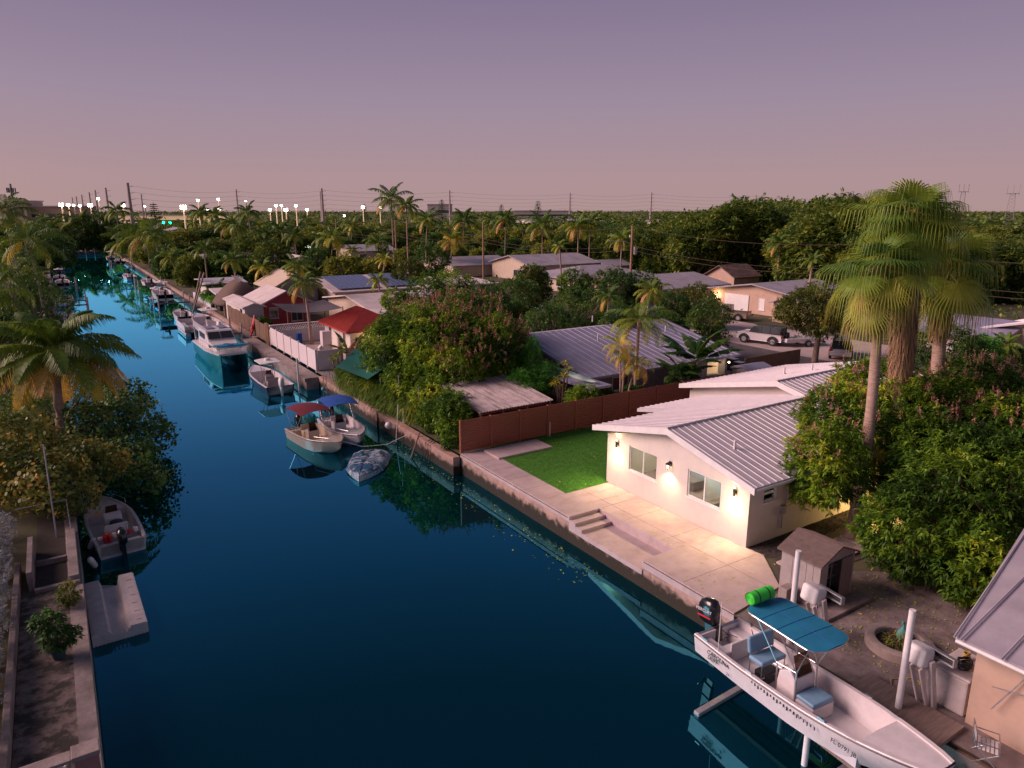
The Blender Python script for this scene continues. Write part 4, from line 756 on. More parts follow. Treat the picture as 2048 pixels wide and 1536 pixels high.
c = MB(); c.loft([[(-1.35*f, y, z0_), (-1.25*f, y, z0_+h), (1.25*f, y, z0_+h), (1.35*f, y, z0_)] for y, z0_, h, f in ((1.0, 1.35, 1.5, 1), (4.8, 1.4, 1.55, 1), (6.2, 1.45, .62, 1), (8.4, 1.5, .35, .85), (8.8, 1.5, .05, .8))], closed=True, caps=True); cb = c.build('cabin', 'gel', CT, local=True, bev=.08)
w_ = MB(); w_.ext([(-1.1, 5.0, 2.78), (-.05, 5.0, 2.78), (-.05, 5.9, 2.28), (-1.15, 5.9, 2.28)], (0, .06, .06)); w_.ext([(.05, 5.0, 2.78), (1.1, 5.0, 2.78), (1.15, 5.9, 2.28), (.05, 5.9, 2.28)], (0, .06, .06))
w_.box(-1.36, -1.28, 6.5, 7.1, 1.65, 1.85).box(-1.36, -1.28, 7.3, 7.8, 1.62, 1.78).box(1.28, 1.36, 6.5, 7.1, 1.65, 1.85).box(1.28, 1.36, 2, 4.5, 2.1, 2.6); w_.build('cabin_window', 'dark', cb, local=True)
w_ = MB().box(-1.0, -.2, 2.2, 3.9, 2.98, 3.02).box(.2, 1.0, 2.2, 3.9, 2.98, 3.02); w_.build('solar_panel', 'solar', cb, local=True)
w_ = MB()
for k in range(7): w_.cyl(-1.7+.05*k*0+3.4*k/6, 10.6, 1.5, 2.2, .015, 5)
w_.tube([(-1.25, 10.75, 2.2), (1.25, 10.75, 2.2)], .015, 5)
for s in (-1, 1): w_.tube([(s*1.75, 2, 2.0), (s*1.75, 7, 2.15), (s*1.25, 10.7, 2.2)], .015, 5); [w_.cyl(s*(1.75), 2+1.25*k, 1.4, 2.05, .012, 5) for k in range(5)]
w_.build('guard_rail', 'steel', CT, local=True)
def kayak(name, label, loc, rz, L, m, rx=0, ry=0, m2=None):
    t = thing(name, label, 'kayak', loc, 0); t.rotation_euler = (rx, ry, rz); O = []
    for i in range(13): s = i/12; f = (1-abs(2*s-1)**2.2)**.7+.02; O.append([(L*(s-.5), .36*f*cos(a), .04+.17*f*sin(a)+.10*abs(2*s-1)**3) for a in [2*pi*k/10 for k in range(10)]])
    MB().loft(O, closed=True, caps=True).build('hull', m, t, smooth=1, local=True); MB().lathe((-.1, 0, .17), [(.26, .02), (.3, .05), (.22, .0), (0, -.01)], 12).build('cockpit', m2 or 'dark', t, local=True); return t
kayak('kayak', 'green kayak laid across the catamaran bow deck', (13.0, 70.0, 2.0), radians(2), 3.3, 'green'); kayak('kayak', 'sky blue kayak laid across the catamaran bow rail', (13.1, 69.0, 2.12), radians(-3), 3.4, 'skyblue')
kayak('kayak', 'mint and white kayak lying on the grey metal roof edge', (28.55, 36.8, 4.3), radians(92), 5.2, 'kayakm', ry=0, rx=-.12) if 0 else None
# pontoon and others up the canal
def pontoon(label, loc, rz=0, m='gel', L=6.5):
    t = thing('pontoon_boat', label, 'boat', loc, rz)
    for s in (-1, 1): MB().tube([(s*.85, 0, .15), (s*.85, L-.6, .15), (s*.85, L, .4)], [.3, .3, .08], 10).build('float', 'galv', t, local=True, smooth=40)
    MB().box(-1.2, 1.2, 0, L, .46, .55).build('deck', 'greywall', t, local=True)
    MB().box(-1.18, -1.1, .1, L-.1, .551, 1.25).box(1.1, 1.18, .1, L-.1, .551, 1.25).box(-1.099, 1.099, L-.18, L-.1, .551, 1.25).build('side_panels', m, t, local=True, bev=.02)
    MB().box(-1.05, -.5, 1, L-1.5, .551, 1.0).box(.5, 1.05, .6, 2.5, .551, 1.0).box(.3, .9, 3, 3.6, .551, 1.35).build('seats', 'gel', t, local=True, bev=.05); outboard(t, 0, -.1, .8, .9, 'carsilver'); return t
pontoon('white pontoon boat with side panels moored ahead of the catamaran', (13.3, 90, 0)); pontoon('far pontoon boat on the left side of the canal under palms', (.9, 128, 0))
for i, (x, y, z, rz, lb) in enumerate([(14.2, 103, 0, 0, 'small white boat between the pontoon and the lifted boat'), (13.5, 128, .2, 3.1, 'white boat beyond the lifted boat on the right bank'), (14.6, 143, 1.2, .05, 'white boat on a lift under drooping palms on the right bank'), (14, 172, 0, .1, 'distant white boat by the right bank near the canal bend'), (14.6, 205, 1.3, 0, 'distant raised boat under trees on the right bank'), (14.5, 235, .5, 0, 'farthest boat on the right bank near the canal end'), (1.2, 150, 1.2, 0, 'white boat on a lift on the left bank in shade'), (1.0, 176, .1, .0, 'distant boat moored on the left bank under palms'), (1.4, 205, .1, 0, 'farthest boat on the left bank near the canal end'), (.9, 108, 0, 0, 'small white boat half hidden by the left bank palms')]):
    small_boat('motor_boat', lb, (x, y, z), rz, 6.2, 2.3, ['gel', 'cardark', 'gelworn'][i % 3], 'gel', [None, 'ttop'][i % 2], 'white_paint' if i % 3 else 'blue', z=(.65, .95))
# mooring lifts and docks up the canal
def dock_lift(label, x0, x1, y, L=6, H=2.4):
    t = thing('boat_dock', label, 'dock', ((x0+x1)/2, y, 0)); q = MB()
    for yy in (y, y+L):
        MB().ob(((x0+x1)/2, yy, H*.55), (x1-x0, .16, .18)).build('beam', 'wood', t)
    MB().ob(((x0+x1)/2, y+L/2, H*.55+.16), (.2, L, .12)).build('bunk', 'wood', t)
    for xx in (x0, x1):
        for yy in (y, y+L): MB().cyl(xx, yy, -1, H, .10, 8).build('piling', 'gelworn', t, smooth=40)
    return t
for i, (x0, x1, y, lb) in enumerate([(12.2, 16.4, 113.4, 'timber boat lift carrying the lifted hard top boat'), (12.8, 16.6, 81, 'boat lift beams behind the catamaran'), (12.4, 16.8, 142, 'weathered boat lift on the right bank under palms'), (12.4, 16.8, 203, 'distant boat lift on the right bank'), (-.3, 3.2, 149, 'dark boat lift on the left bank'), (-.4, 3.6, 118, 'pale dock platform on the left bank')]): dock_lift(lb, x0, x1, y)
for i, (y, a) in enumerate(((110.5, .35), (112, .28))): tag(MB().ob((0, 0, 0), (.16, .5, 6.2), rx=0, ry=a).build('leaning_beam', 'wood', loc=(17.2, y, 2.8)), ['leaning weathered timber lift arm nearer the camera beside the lifted boat', 'leaning weathered timber lift arm farther up beside the lifted boat'][i], 'beam')
def fender(label, x, y, z, r, m='gel'): tag(MB().lathe((0, 0, 0), [(0, -r), (r*.7, -r*.7), (r, 0), (r*.7, r*.7), (0, r)], 14).build('mooring_buoy', m, loc=(x, y, z), smooth=1), label, 'buoy')
fender('pale round buoy between the white boat bow and the seawall', 17.0, 41.3, .95, .26); fender('small pale green ball buoy by the seawall near the ladder', 16.6, 53.2, .9, .17, 'aqua')
LD = thing('dock_ladder', 'curved metal ladder on the seawall below the white vinyl fence', 'ladder', (17.4, 54.6, 0))
for y in (54.2, 54.9): MB().tube([(17.75, y, 1.1), (17.7, y, 1.75), (17.45, y, 1.95), (17.2, y, 1.7), (17.15, y, 0)], .025, 6).build('rail', 'steel', LD)
for z in (.3, .65, 1.0): MB().tube([(17.16, 54.2, z), (17.16, 54.9, z)], .02, 5).build('rung', 'steel', LD)
def stick(label, pts, r, m, cat='post', name='mooring_post'): tag(MB().tube(pts, r, 7).build(name, m), label, cat)
stick('short white mooring post on the seawall beside the white boat', [(17.95, 41.0, 1.0), (17.95, 41.0, 2.0)], .09, 'white_paint'); stick('white leaning boat hook between the white boat bow and the seawall', [(17.0, 40.2, .1), (17.5, 40.8, 2.4)], .025, 'white_paint', 'pole', 'boat_hook')
stick('pale plank leaning from the seawall into the water near the tarped dinghy', [(16.7, 37.3, 0), (17.6, 37.9, 1.3)], .05, 'wood', 'plank', 'leaning_plank'); stick('tall white pile behind the hard top boat', [(15.6, 56.4, -1), (15.6, 56.4, 2.9)], .08, 'white_paint')
stick('thin grey pole rising through the strap leaved shrubs', [(18.3, 42.4, 1.2), (18.3, 42.4, 3.9)], .035, 'galv', 'pole', 'pole'); stick('second thin grey pole beside the dark glossy shrub', [(18.5, 39.8, 1.2), (18.5, 39.8, 3.6)], .035, 'galv', 'pole', 'pole')
for k in range(3): stick(['dark rope looping over the seawall nearest the brown fence', 'dark rope looping over the seawall between its two neighbours', 'dark rope looping over the seawall nearest the leaning plank'][k], [(17.8, 36.2+.3*k, 1.12), (17.4, 36.1+.3*k, 1.0), (17.35, 35.9+.3*k, .4), (17.3, 36.1+.3*k, .02)], .022, 'rubber', 'rope', 'mooring_rope')
stick('slack mooring line from the cream boat to the seawall', [(13.4, 40.6, .8), (14.6, 39.9, .35), (16.0, 39.3, .4), (17.5, 38.8, 1.06)], .018, 'white_paint', 'rope', 'mooring_rope')
kayak('kayak', 'red kayak standing upright against the wooden fence', (17.75, 80.3, 2.1), radians(5), 2.6, 'red', ry=-1.3)
S(MB().box(-.5, 17.4, 277.6, 278.99, .8, 1.1).build('end_dock', 'wood'))
for i, x in enumerate((2.2, 3.8, 10, 12.5)): tag(MB().cyl(0, 0, -1, 1.9, .13, 8).build('dock_post', 'gelworn', loc=(x, 277.4, 0)), 'pale post standing at the dock across the canal end', 'post', 'posts at the canal end dock')

# ================================================================ near vegetation
def blossoms(parent, lobes, n, seed, L=.42, top=.25, mn=1.0, sel=None):
    P_, N_, D_ = crown_pts(lobes, n*4, .03, .9, seed); k = N_[:, 2] > top
    if sel is not None: k &= sel(P_)
    P_ = P_[k][:n]; N_ = N_[k][:n]; R = np.random.RandomState(seed); V = []; T = []
    m_ = 26; c0 = np.repeat(P_, m_, 0); t = R.rand(len(c0)); ax = np.repeat(nrm(N_+np.array([0, 0, .8])), m_, 0); LL = np.repeat(R.uniform(.7, 1.3, len(P_))*L, m_)
    c = c0+ax*(t*LL)[:, None]; d = ax*.5+R.normal(0, .8, c.shape); V = leafq(c, d, LL*.42*(1.1-t), np.full(len(c), .05), .0)
    st = leafq(P_-N_*.2, ax[::m_], np.full(len(P_), L*1.5), np.full(len(P_), .03), 0)
    return qmesh('blossom', np.concatenate([V, st]), np.concatenate([R.rand(len(c)), np.full(len(P_), .2)]), 'blossom', parent)
def tree(name, label, loc, lobes, n, k, L, Wd, m, seed, r=.22, cat='tree', group=None, **kw):
    """lobes in world coordinates"""
    t = thing(name, label, cat, loc, 0, group); lo_ = [(a-loc[0], b-loc[1], c-loc[2], d, e, f) for a, b, c, d, e, f in lobes]
    mb = MB(); limbs(mb, (0, 0, 0), lo_, r, seed); mb.build('trunk', 'bark', t, smooth=1, local=True)
    foliage('crown', lo_, n, k, L, Wd, m, t, loc, seed, **kw); return t, lo_
# the great mango beside the white house
lbA = [(25.3, 15.9, 4.5, 1.7, 1.45, 1.8), (28.4, 16.2, 4.5, 2.0, 1.5, 2.1), (28.6, 17.6, 5.8, 2.3, 1.5, 1.2), (30.3, 15.6, 5.3, 2.5, 2.0, 2.0), (32.6, 18.4, 6.3, 2.4, 1.8, 1.3)]
lbB = [(25.5, 12.4, 3.0, 1.8, 1.7, 1.9), (28, 11.6, 4.0, 3.0, 2.5, 2.5), (31.5, 11.5, 4.8, 3.2, 2.8, 2.6), (34.8, 14.6, 5.4, 3.2, 3, 2.4), (30.0, 8.6, 3.4, 2.8, 2.2, 2.3), (36.5, 11, 5, 3.2, 3, 2.8), (38.5, 15.5, 5.2, 3.0, 2.6, 2.0), (26.2, 10.2, 2.6, 2.0, 1.6, 1.6), (33.5, 8.5, 4.0, 3.0, 2.4, 2.5), (29.0, 13.7, 4.3, 2.2, 1.7, 2.3), (32, 14.5, 5.4, 2.4, 2, 2.2)]
t, l_ = tree('mango_tree', 'dense mango tree with reddish blossoms overhanging the white house roof', (27.6, 14.4, 1.2), lbA, 4600, 12, .23, .07, 'leaf_mango', 21, r=.24, tbase=.5, droop=.3, spread=.8, tamp=.3)
blossoms(t, l_, 120, 5)
t, l_ = tree('mango_tree', 'huge spreading mango tree filling the right side behind the shed', (30.6, 11.6, 1.2), lbB, 14500, 12, .23, .07, 'leaf_mango', 33, r=.35, tbase=.43, droop=.3, spread=.8, tamp=.3)
blossoms(t, l_, 320, 6, top=.45, sel=lambda p: p[:, 2]+.28*p[:, 0]+.22*p[:, 1] > 5.0)

# three fan palms
fan_palm('fan_palm', 'tall fan palm with bare leaning trunk in front of the mango tree', (26.5, 15.2, 1.2), (27.4, 15.9, 12.2), .25, 3, 26, 1.45, 2.2, 1.15, bend=(.25, -.1))
fan_palm('fan_palm', 'tallest fan palm with a thick skirt of dead brown leaves', (30.9, 15.9, 1.2), (29.9, 16.3, 14.1), .40, 4, 32, 1.5, 8.0, 1.35)
fan_palm('fan_palm', 'third fan palm standing behind and right of the other two', (34.8, 16.4, 1.2), (34.6, 17.0, 11.8), .34, 8, 28, 1.7, 3.0, 1.5)
q = MB()
R = random.Random(4)
for k in range(5): q.tube([(27.5+k*.7, 13.2-.5*k+R.uniform(-.3, .3), 6.2), (27.6+k*.7, 12.9-.5*k, 5.9), (27.4+k*.7+R.uniform(-.4, .4), 12.4-.5*k, 5.2)], [.02, .05, .03], 5)
# fallen dead fan hanging in the tree
F = []; T = []
for i in range(170):
    a = R.uniform(-1.2, 1.2); p0 = np.array([31.3+.25*R.random(), 13.6+.25*R.random(), 7.0]); p1 = p0+np.array([-.35*R.random()+.5*sin(a), -.45*R.random(), -R.uniform(.7, 1.5)]); w_ = np.array([.02, -.01, 0]); F.append([p0-w_, p1-w_*.4, p1+w_*.4, p0+w_]); T.append(R.random()*.8)
o = qmesh('dead_palm_leaf', np.array(F), np.array(T), 'dead'); tag(o, 'fallen brown dead palm leaf caught hanging in the mango crown', 'palm leaf')
# mango tree in mid-distance and its neighbours
lbC = [(22.2, 44, 5.4, 3.2, 3.2, 3.0), (24.8, 41.4, 5.0, 2.7, 2.4, 2.6), (20.2, 47.2, 4.8, 2.3, 2.8, 2.5), (25.2, 45.6, 6.2, 2.9, 2.8, 2.4), (21.7, 40.8, 3.7, 2.2, 2.0, 2.2), (22.6, 48.8, 5.6, 2.4, 2.4, 2.2), (27.0, 43.0, 4.8, 1.8, 1.8, 2.0), (19.3, 43.6, 2.9, 1.4, 2.2, 1.7), (19.6, 40.0, 2.7, 1.3, 1.6, 1.5)]
t, l_ = tree('mango_tree', 'broad mango tree covered in pinkish brown blossom by the seawall beyond the corrugated shed', (22.6, 43.2, 1.2), lbC, 8200, 11, .26, .08, 'leaf_mango', 51, r=.28, tbase=.46, droop=.3, spread=.8, tamp=.3, bright=lambda p: .18*(p[:, 0] < -.2)*(p[:, 1] < 0))
blossoms(t, l_, 620, 7, .5, top=-.1, sel=lambda p: (p[:, 2] > 3.0) & (p[:, 0] > -2.2))
def bush(name, label, loc, lobes, n, k, L, Wd, m, seed, cat='shrub', group=None, **kw):
    t = thing(name, label, cat, loc, 0, group); foliage('foliage', lobes, n, k, L, Wd, m, t, loc, seed, **kw)
    mb = MB()
    for i, l in enumerate(lobes[:4]): mb.tube([(0, 0, -.05), (l[0]*.5, l[1]*.5, l[2]*.5), (l[0], l[1], l[2])], [.06, .04, .02], 5)
    mb.build('stems', 'twig', t, local=True); return t
bush('evergreen_shrub', 'tall dense glossy shrub at the canal end of the brown fence', (18.8, 35.6, 1.2), [(0, 0, 1.3, 1.1, 1.3, 1.4), (-.35, -.75, .3, .75, .8, 1.1), (.5, 1.4, 1.4, 1.1, 1.2, 1.3), (-.3, 2.4, .9, .9, 1.0, 1.1)], 1500, 9, .24, .08, 'leaf_mango', 61, tbase=.42, droop=.1)
for i, (x, y, s, m, lb) in enumerate([(18.6, 43.5, 1.1, 'frond', 'drooping strap leaved shrub nearest the shrubby seawall corner'), (18.5, 46.2, 1.25, 'frond', 'drooping strap leaved shrub below the green shade net'), (18.4, 48.9, 1.25, 'frond', 'drooping strap leaved shrub left of the net poles'), (18.4, 51.4, 1.1, 'frond', 'drooping strap leaved shrub next to the white vinyl fence'), (18.9, 41.2, 1.0, 'frond', 'low strap leaved shrub behind the seawall rope')]):
    bush('strap_leaf_shrub', lb, (x, y, 1.2), [(0, 0, .7*s, .8*s, 1.5*s, .8*s), (.6*s, .3, .9*s, .8*s, 1.2*s, .7*s)], 420, 12, .75, .045, m, 70+i, tbase=.26, droop=.55, tamp=.25, spread=.6)
for i, (x, y, h, lb) in enumerate([(17.8, 52.9, 2.9, 'dracaena with yellow edged leaf tufts beside the white vinyl fence'), (26.9, 36.0, 3.6, 'yellow tipped dracaena standing behind the brown fence')]):
    t = thing('dracaena', lb, 'shrub', (x, y, 1.2)); q = MB(); F = []; 
    for k in range(7):
        a = k*1.1; e = (.45*cos(a), .45*sin(a), h*(.45+.55*k/6)); q.tube([(0, 0, 0), (e[0]*.6, e[1]*.6, e[2]*.5), e], [.06, .05, .03], 6)
        c = np.tile(np.array([e]), (46, 1)); d = NR.normal(0, 1, c.shape); d[:, 2] = np.abs(d[:, 2])*.6; F.append(leafq(c, d, NR.uniform(.35, .6, 46), np.full(46, .06), .35))
    q.build('stems', 'twig', t, local=True); qmesh('leaves', np.concatenate(F), NR.uniform(.3, .85, 46*7), 'frond', t)
t = bush('feathery_shrub', 'bright green feathery bush spilling over the corrugated shed roof', (26.2, 38.3, 1.2), [(0, 0, 2.0, 1.6, 1.3, 1.2), (.4, .6, 3.6, .65, .65, 1.5), (-1.2, -.3, 2.2, .9, .9, .9), (.9, -.3, 2.4, 1.0, .9, 1.0), (-1.0, -1.2, 2.05, 1.2, .7, .3)], 2600, 9, .17, .035, 'leaf_bright', 81, tbase=.5, droop=.1)
for i, (x, y, z, s, lb) in enumerate([(27.2, 34.4, 1.2, 1.0, 'leafy shrub drooping over the brown fence top'), (28.9, 34.6, 1.2, .8, 'low shrub with yellow leaves behind the fence under the kayak'), (31.8, 34.9, 1.2, .7, 'dark low shrub behind the fence below the neighbouring eave'), (36.5, 34.8, 1.2, 1.1, 'dark shrub beside the banana plant')]):
    bush('garden_shrub', lb, (x, y, z), [(0, 0, 1.4*s, .9*s, .7*s, 1.1*s), (.5*s, -.5*s, 1.9*s, .6*s, .5*s, .6*s)], 420, 9, .22, .08, ['leaf_mango', 'leaf_grape', 'leaf_dark', 'leaf_dark'][i], 90+i, tbase=.45, droop=.2)
# papaya-like and banana
def banana(label, loc, n, L, seed, tone=.4, W_=.5, up=1.2):
    t = thing('banana_plant', label, 'banana plant', loc); R = random.Random(seed); F = []; T = []; q = MB()
    for s in range(2 if n > 8 else 1): q.tube([(s*.5, 0, 0), (s*.55, .1, up)], [.16, .1], 8)
    for i in range(n):
        az = i*2.4+R.uniform(-.3, .3); e = R.uniform(.35, 1.3); p = np.array([(i % 2)*.5*(n > 8), .0, up]); l = L*R.uniform(.75, 1.1); m_ = 14; pts = [p]; tt = tone+R.uniform(-.2, .3)
        for k in range(m_): p = p+np.array([cos(az)*cos(e), sin(az)*cos(e), sin(e)])*l/m_; e -= .10*(k/m_+.3)*R.uniform(.8, 1.2); pts.append(p)
        pts = np.array(pts); sd_ = np.array([-sin(az), cos(az), 0])
        for k in range(3, m_):
            w0, w1 = [W_*.5*sin(pi*min(1, max(0, (kk-2)/(m_-2)))**.8)+.01 for kk in (k, k+1)]
            for s in (-1, 1):
                a0 = pts[k]+sd_*s*w0-np.array([0, 0, .35*w0*(1+.3*(k % 3))]); a1 = pts[k+1]+sd_*s*w1*.97-np.array([0, 0, .35*w1*(1+.3*(k % 3))]); F.append([pts[k], a0, a1, pts[k+1]]); T.append(tt+R.uniform(-.04, .04))
    q.build('stem', 'palmbark', t, local=True); qmesh('leaves', np.array(F), np.array(T), 'fan' if 0 else 'leafban', t); return t
M['leafban'] = leafmat('leafban', [(0, (.015, .05, .01)), (.45, (.03, .10, .012)), (.75, (.08, .15, .02)), (.92, (.26, .15, .03)), (1, (.25, .10, .04))], .35, .4)
banana('big banana plant with broad green leaves behind the brown fence', (38.3, 35.3, 1.2), 18, 3.6, 3, .48, .95, 2.5); banana('smaller banana plant left of the big one by the grey roof', (36.6, 35.2, 1.2), 11, 2.6, 4, .5, .7, 1.7)
banana('banana plant with orange dying leaves beside the white vinyl fence', (19.3, 54.6, 1.2), 11, 2.6, 5, .72, .5, 1.9)
# areca palms at the fence
ar = []
for i, (x, y, h, L, tone, lean, lb) in enumerate([(30.2, 33.95, 4.8, 1.5, .55, (-.2, 0), 'tall thin areca palm with dry orange fronds at the fence'), (30.6, 33.9, 3.4, 1.45, .6, (.75, -.1), 'shorter areca palm leaning right with golden fronds at the fence'), (30.5, 34.15, 3.9, 1.2, .5, (.35, .2), 'middle areca palm between the tall and leaning ones at the fence')]):
    palm('areca_palm', lb, 'palm tree', (x, y, 1.2), h, 11, L, 30, .5, 40+i, .065, lean, tone=tone, dead=.3, wl=.035, droop=2.4, sag=.7)
palm('garden_palm', 'large arching palm standing before the grey blue neighbouring roof', 'palm tree', (32.7, 35.3, 1.2), 6.0, 18, 2.8, 46, .75, 52, .14, (.1, 0), tone=.35, dead=.1, wl=.045, droop=2.0)
# ---- left bank: coconut palm, sea grape, dark tree over the water, hedges
palm('coconut_palm', 'leaning coconut palm with yellow and brown fronds on the left bank', 'palm tree', (-.8, 44.6, 1.2), 5.5, 36, 4.3, 88, 1.3, 77, .26, (.35, 2.4), tone=.34, dead=.30, wl=.07, droop=1.6, coco=True, sag=.6)
gr = [(.9, 38.6, 2.5, 1.3, 1.2, .7), (-1.6, 36.4, 2.7, 1.8, 2.4, 1.3), (-.2, 38.6, 2.6, 1.5, 2.0, 1.1), (-3.2, 38.5, 3.1, 2.0, 2.6, 1.5), (-.6, 35.6, 2.1, 1.2, 1.2, .9), (-2.6, 41.5, 3.3, 2.0, 2.4, 1.5)]
def roundleaf(name, lobes, n, k, L, m, parent, seed, tb=.5):
    P_, N_, D_ = crown_pts(lobes, n, .2, .3, seed); R = np.random.RandomState(seed); c = np.repeat(P_, k, 0)+R.normal(0, .14, (n*k, 3)); nn = nrm(np.repeat(N_, k, 0)+R.normal(0, .55, c.shape)); a = nrm(np.cross(nn, R.normal(0, 1, c.shape))); b = np.cross(nn, a); rr = R.uniform(.6, 1.1, len(c))[:, None]*L/2
    V = np.stack([c+(a*cos(q)+b*sin(q))*rr for q in [2*pi*j/6 for j in range(6)]], 1); t = tb+.2*np.sin(P_[:, 0]*2+P_[:, 1]*1.6)+R.normal(0, .14, n); return qmesh(name, V, np.repeat(t, k)+R.normal(0, .08, len(c)), m, parent)
t = thing('sea_grape_tree', 'sea grape tree with round orange and olive leaves on the near left bank', 'tree', (-1.9, 37.5, 1.2)); lo_ = [(a+1.9, b-37.5, c-1.2, d, e, f) for a, b, c, d, e, f in gr]
mb = MB(); limbs(mb, (0, 0, 0), lo_, .14, 3); mb.build('trunk', 'bark', t, smooth=1, local=True); roundleaf('crown', lo_, 2100, 4, .2, 'leaf_grape', t, 5, .46)
dk = [(.6, 45.5, 2.3, 2.0, 3.0, 1.5), (2.6, 48.5, 2.2, 1.9, 3.0, 1.3), (3.4, 44.5, 1.5, 1.5, 2.2, .9), (1.6, 41.0, 1.7, 1.9, 2.4, 1.2), (2.9, 52.5, 2.2, 1.8, 2.6, 1.3), (.8, 56, 2.4, 2, 3, 1.6), (2.8, 39.4, 1.0, 1.2, 1.5, .8), (4.3, 47.5, 1.4, .8, 1.5, .6)]
t = thing('sea_grape_tree', 'dark round leaved tree overhanging the water on the left bank', 'tree', (-.9, 47, 1.2)); lo_ = [(a+.9, b-47, c-1.2, d, e, f) for a, b, c, d, e, f in dk]
mb = MB(); limbs(mb, (0, 0, 0), lo_, .18, 9); mb.build('trunk', 'bark', t, smooth=1, local=True); roundleaf('crown', lo_, 2700, 4, .2, 'leaf_dark', t, 8, .4)
gr2 = [(-3.8, 44.5, 2.6, 2.4, 3, 1.6), (-4.5, 49, 2.8, 2.5, 3, 1.8), (-2.4, 51, 2.4, 2.0, 3, 1.4), (-6.5, 42, 2.8, 2.2, 3, 1.7)]
t, _l = tree('broadleaf_tree', 'low green tree behind the leaning coconut palm on the left bank', (-3.9, 47, 1.2), gr2, 2100, 9, .24, .09, 'leaf_dark', 14, r=.16, tbase=.55, droop=.2)
for i, (y, lb) in enumerate([(16.5, 'silvery clipped hedge section nearest the camera on the left edge'), (20.5, 'silvery hedge section beside the near terrace'), (24.5, 'silvery hedge section beside the potted plant'), (28.5, 'silvery hedge section beside the dark planter pit'), (32.4, 'silvery hedge section next to the sea grape tree')]):
    bush('silver_hedge', lb, (-3.45, y, 1.2), [(0, -1, .7, .75, 1.5, .85), (0, 1, .75, .75, 1.5, .85)], 1500, 8, .10, .04, 'leaf_silver', 110+i, cat='hedge', droop=.05)
tag(MB().box(-2.62, -2.44, 14, 30.5, 1.1, 1.62).build('garden_wall', 'old_concrete', bev=.02), 'low weathered wall between the silver hedge and the terrace', 'wall')
q = MB().box(-2.2, -2.02, 28.6, 32.0, 1.1, 1.95).box(-2.02, -.62, 28.3, 28.5, 1.1, 1.35).box(-.95, -.62, 28.5, 33.4, 1.195, 1.5).box(-2.02, -.96, 30.6, 30.75, 1.1, 1.42); tag(q.build('planter_wall', 'old_concrete', bev=.02), 'old concrete planter walls at the far end of the left terrace', 'wall')
S(MB().poly([(-2.0, 28.52, 1.215), (-.97, 28.52, 1.215), (-.97, 36, 1.215), (-2.0, 36, 1.215)]).build('planter_soil', 'soil'))
BW = thing('breeze_block_wall', 'pink wall with white breeze block panel and cap at the bottom left', 'wall', (-.6, 17.6, 1.2))
MB().box(-1.05, -.56, 17.1, 17.5, 1.1, 2.12).box(-6, -1.051, 17.15, 17.4, 1.1, 1.72).build('wall', 'pinkwall', BW); MB().box(-1.1, -.52, 17.05, 17.55, 2.121, 2.24).box(-6, -1.101, 17.08, 17.47, 2.12, 2.2).build('cap', 'old_concrete', BW, bev=.02)
q = MB()
for k in range(12):
    x = -1.28-.38*k; 
    for s in (-1, 1): q.ob((x-.0+s*.17, 17.27, 1.92), (.03, .1, .4))
    q.box(x-.155, x+.155, 17.22, 17.32, 1.721, 1.75).box(x-.155, x+.155, 17.22, 17.32, 2.09, 2.119)
    for a in range(4): b = a*pi/2+pi/4; q.ob((x+.09*cos(b), 17.27, 1.92+.09*sin(b)), (.17, .08, .025), ry=-b+pi/2*0)
q.build('breeze_blocks', 'white_paint', BW)
def potplant(label, x, y, z, s, seed):
    t = thing('potted_plant', label, 'potted plant', (x, y, z)); MB().lathe((0, 0, 0), [(0, .01), (.2*s, .01), (.27*s, .38*s), (.29*s, .38*s), (.29*s, .42*s), (.24*s, .42*s), (.22*s, .36*s), (0, .36*s)], 18).build('pot', 'pot', t, local=True, smooth=40)
    foliage('foliage', [(0, 0, 1.0*s, .5*s, .5*s, .55*s), (-.25*s, .3*s, 1.45*s, .45*s, .45*s, .4*s), (.4*s, 0, .8*s, .35*s, .3*s, .3*s)], 200, 7, .17, .07, 'leaf_dark', t, (0, 0, 0), seed, tbase=.4); q = MB()
    for k in range(5): q.tube([(0, 0, .3*s), (.15*cos(k*1.3), .15*sin(k*1.3), .8*s), (.4*cos(k*1.3), .4*sin(k*1.3), 1.3*s)], [.02, .015, .008], 5)
    q.build('stems', 'twig', t, local=True)
potplant('dark leafy plant in a teal pot on the left terrace', -1.35, 23.5, 1.21, .82, 7)
bush('dry_shrub', 'brown dry shrub growing against the terrace edge near the potted plant', (-1.0, 26.9, 1.2), [(0, 0, .4, .35, .5, .4)], 170, 7, .12, .04, 'leaf_grape', 19, tbase=.5)
for k, (x, y) in enumerate([(-1.5, 21.0)]):
    q = MB(); q.prism([(x+.3*cos(a)*(1+.2*sin(3*a+k)), y+.42*sin(a)*(1+.15*cos(2*a+k))) for a in [2*pi*j/14 for j in range(14)]], 1.2, 1.215); S(q.build('stepping_stone', 'terrace', bev=.01))
tag(MB().tube([(0, 0, 0), (.02, 1.4, 3.7)], .03, 8).build('pole', 'galv', loc=(-1.3, 33.2, 1.2)), 'tall thin grey pole rising beside the sea grape tree', 'pole')
tag(MB().tube([(-.75, 33.0, 1.2), (-.78, 34.0, 2.5), (-2.6, 33.9, 2.5)], .028, 7).build('pipe_rail', 'galv'), 'bent grey pipe rail beside the dark planter', 'rail')
lc = np.stack([17.9-np.abs(NR.normal(0, .9, 900)), NR.uniform(20, 42, 900), NR.uniform(.006, .012, 900)], 1); lc = lc[(lc[:, 0] < 17.3)]
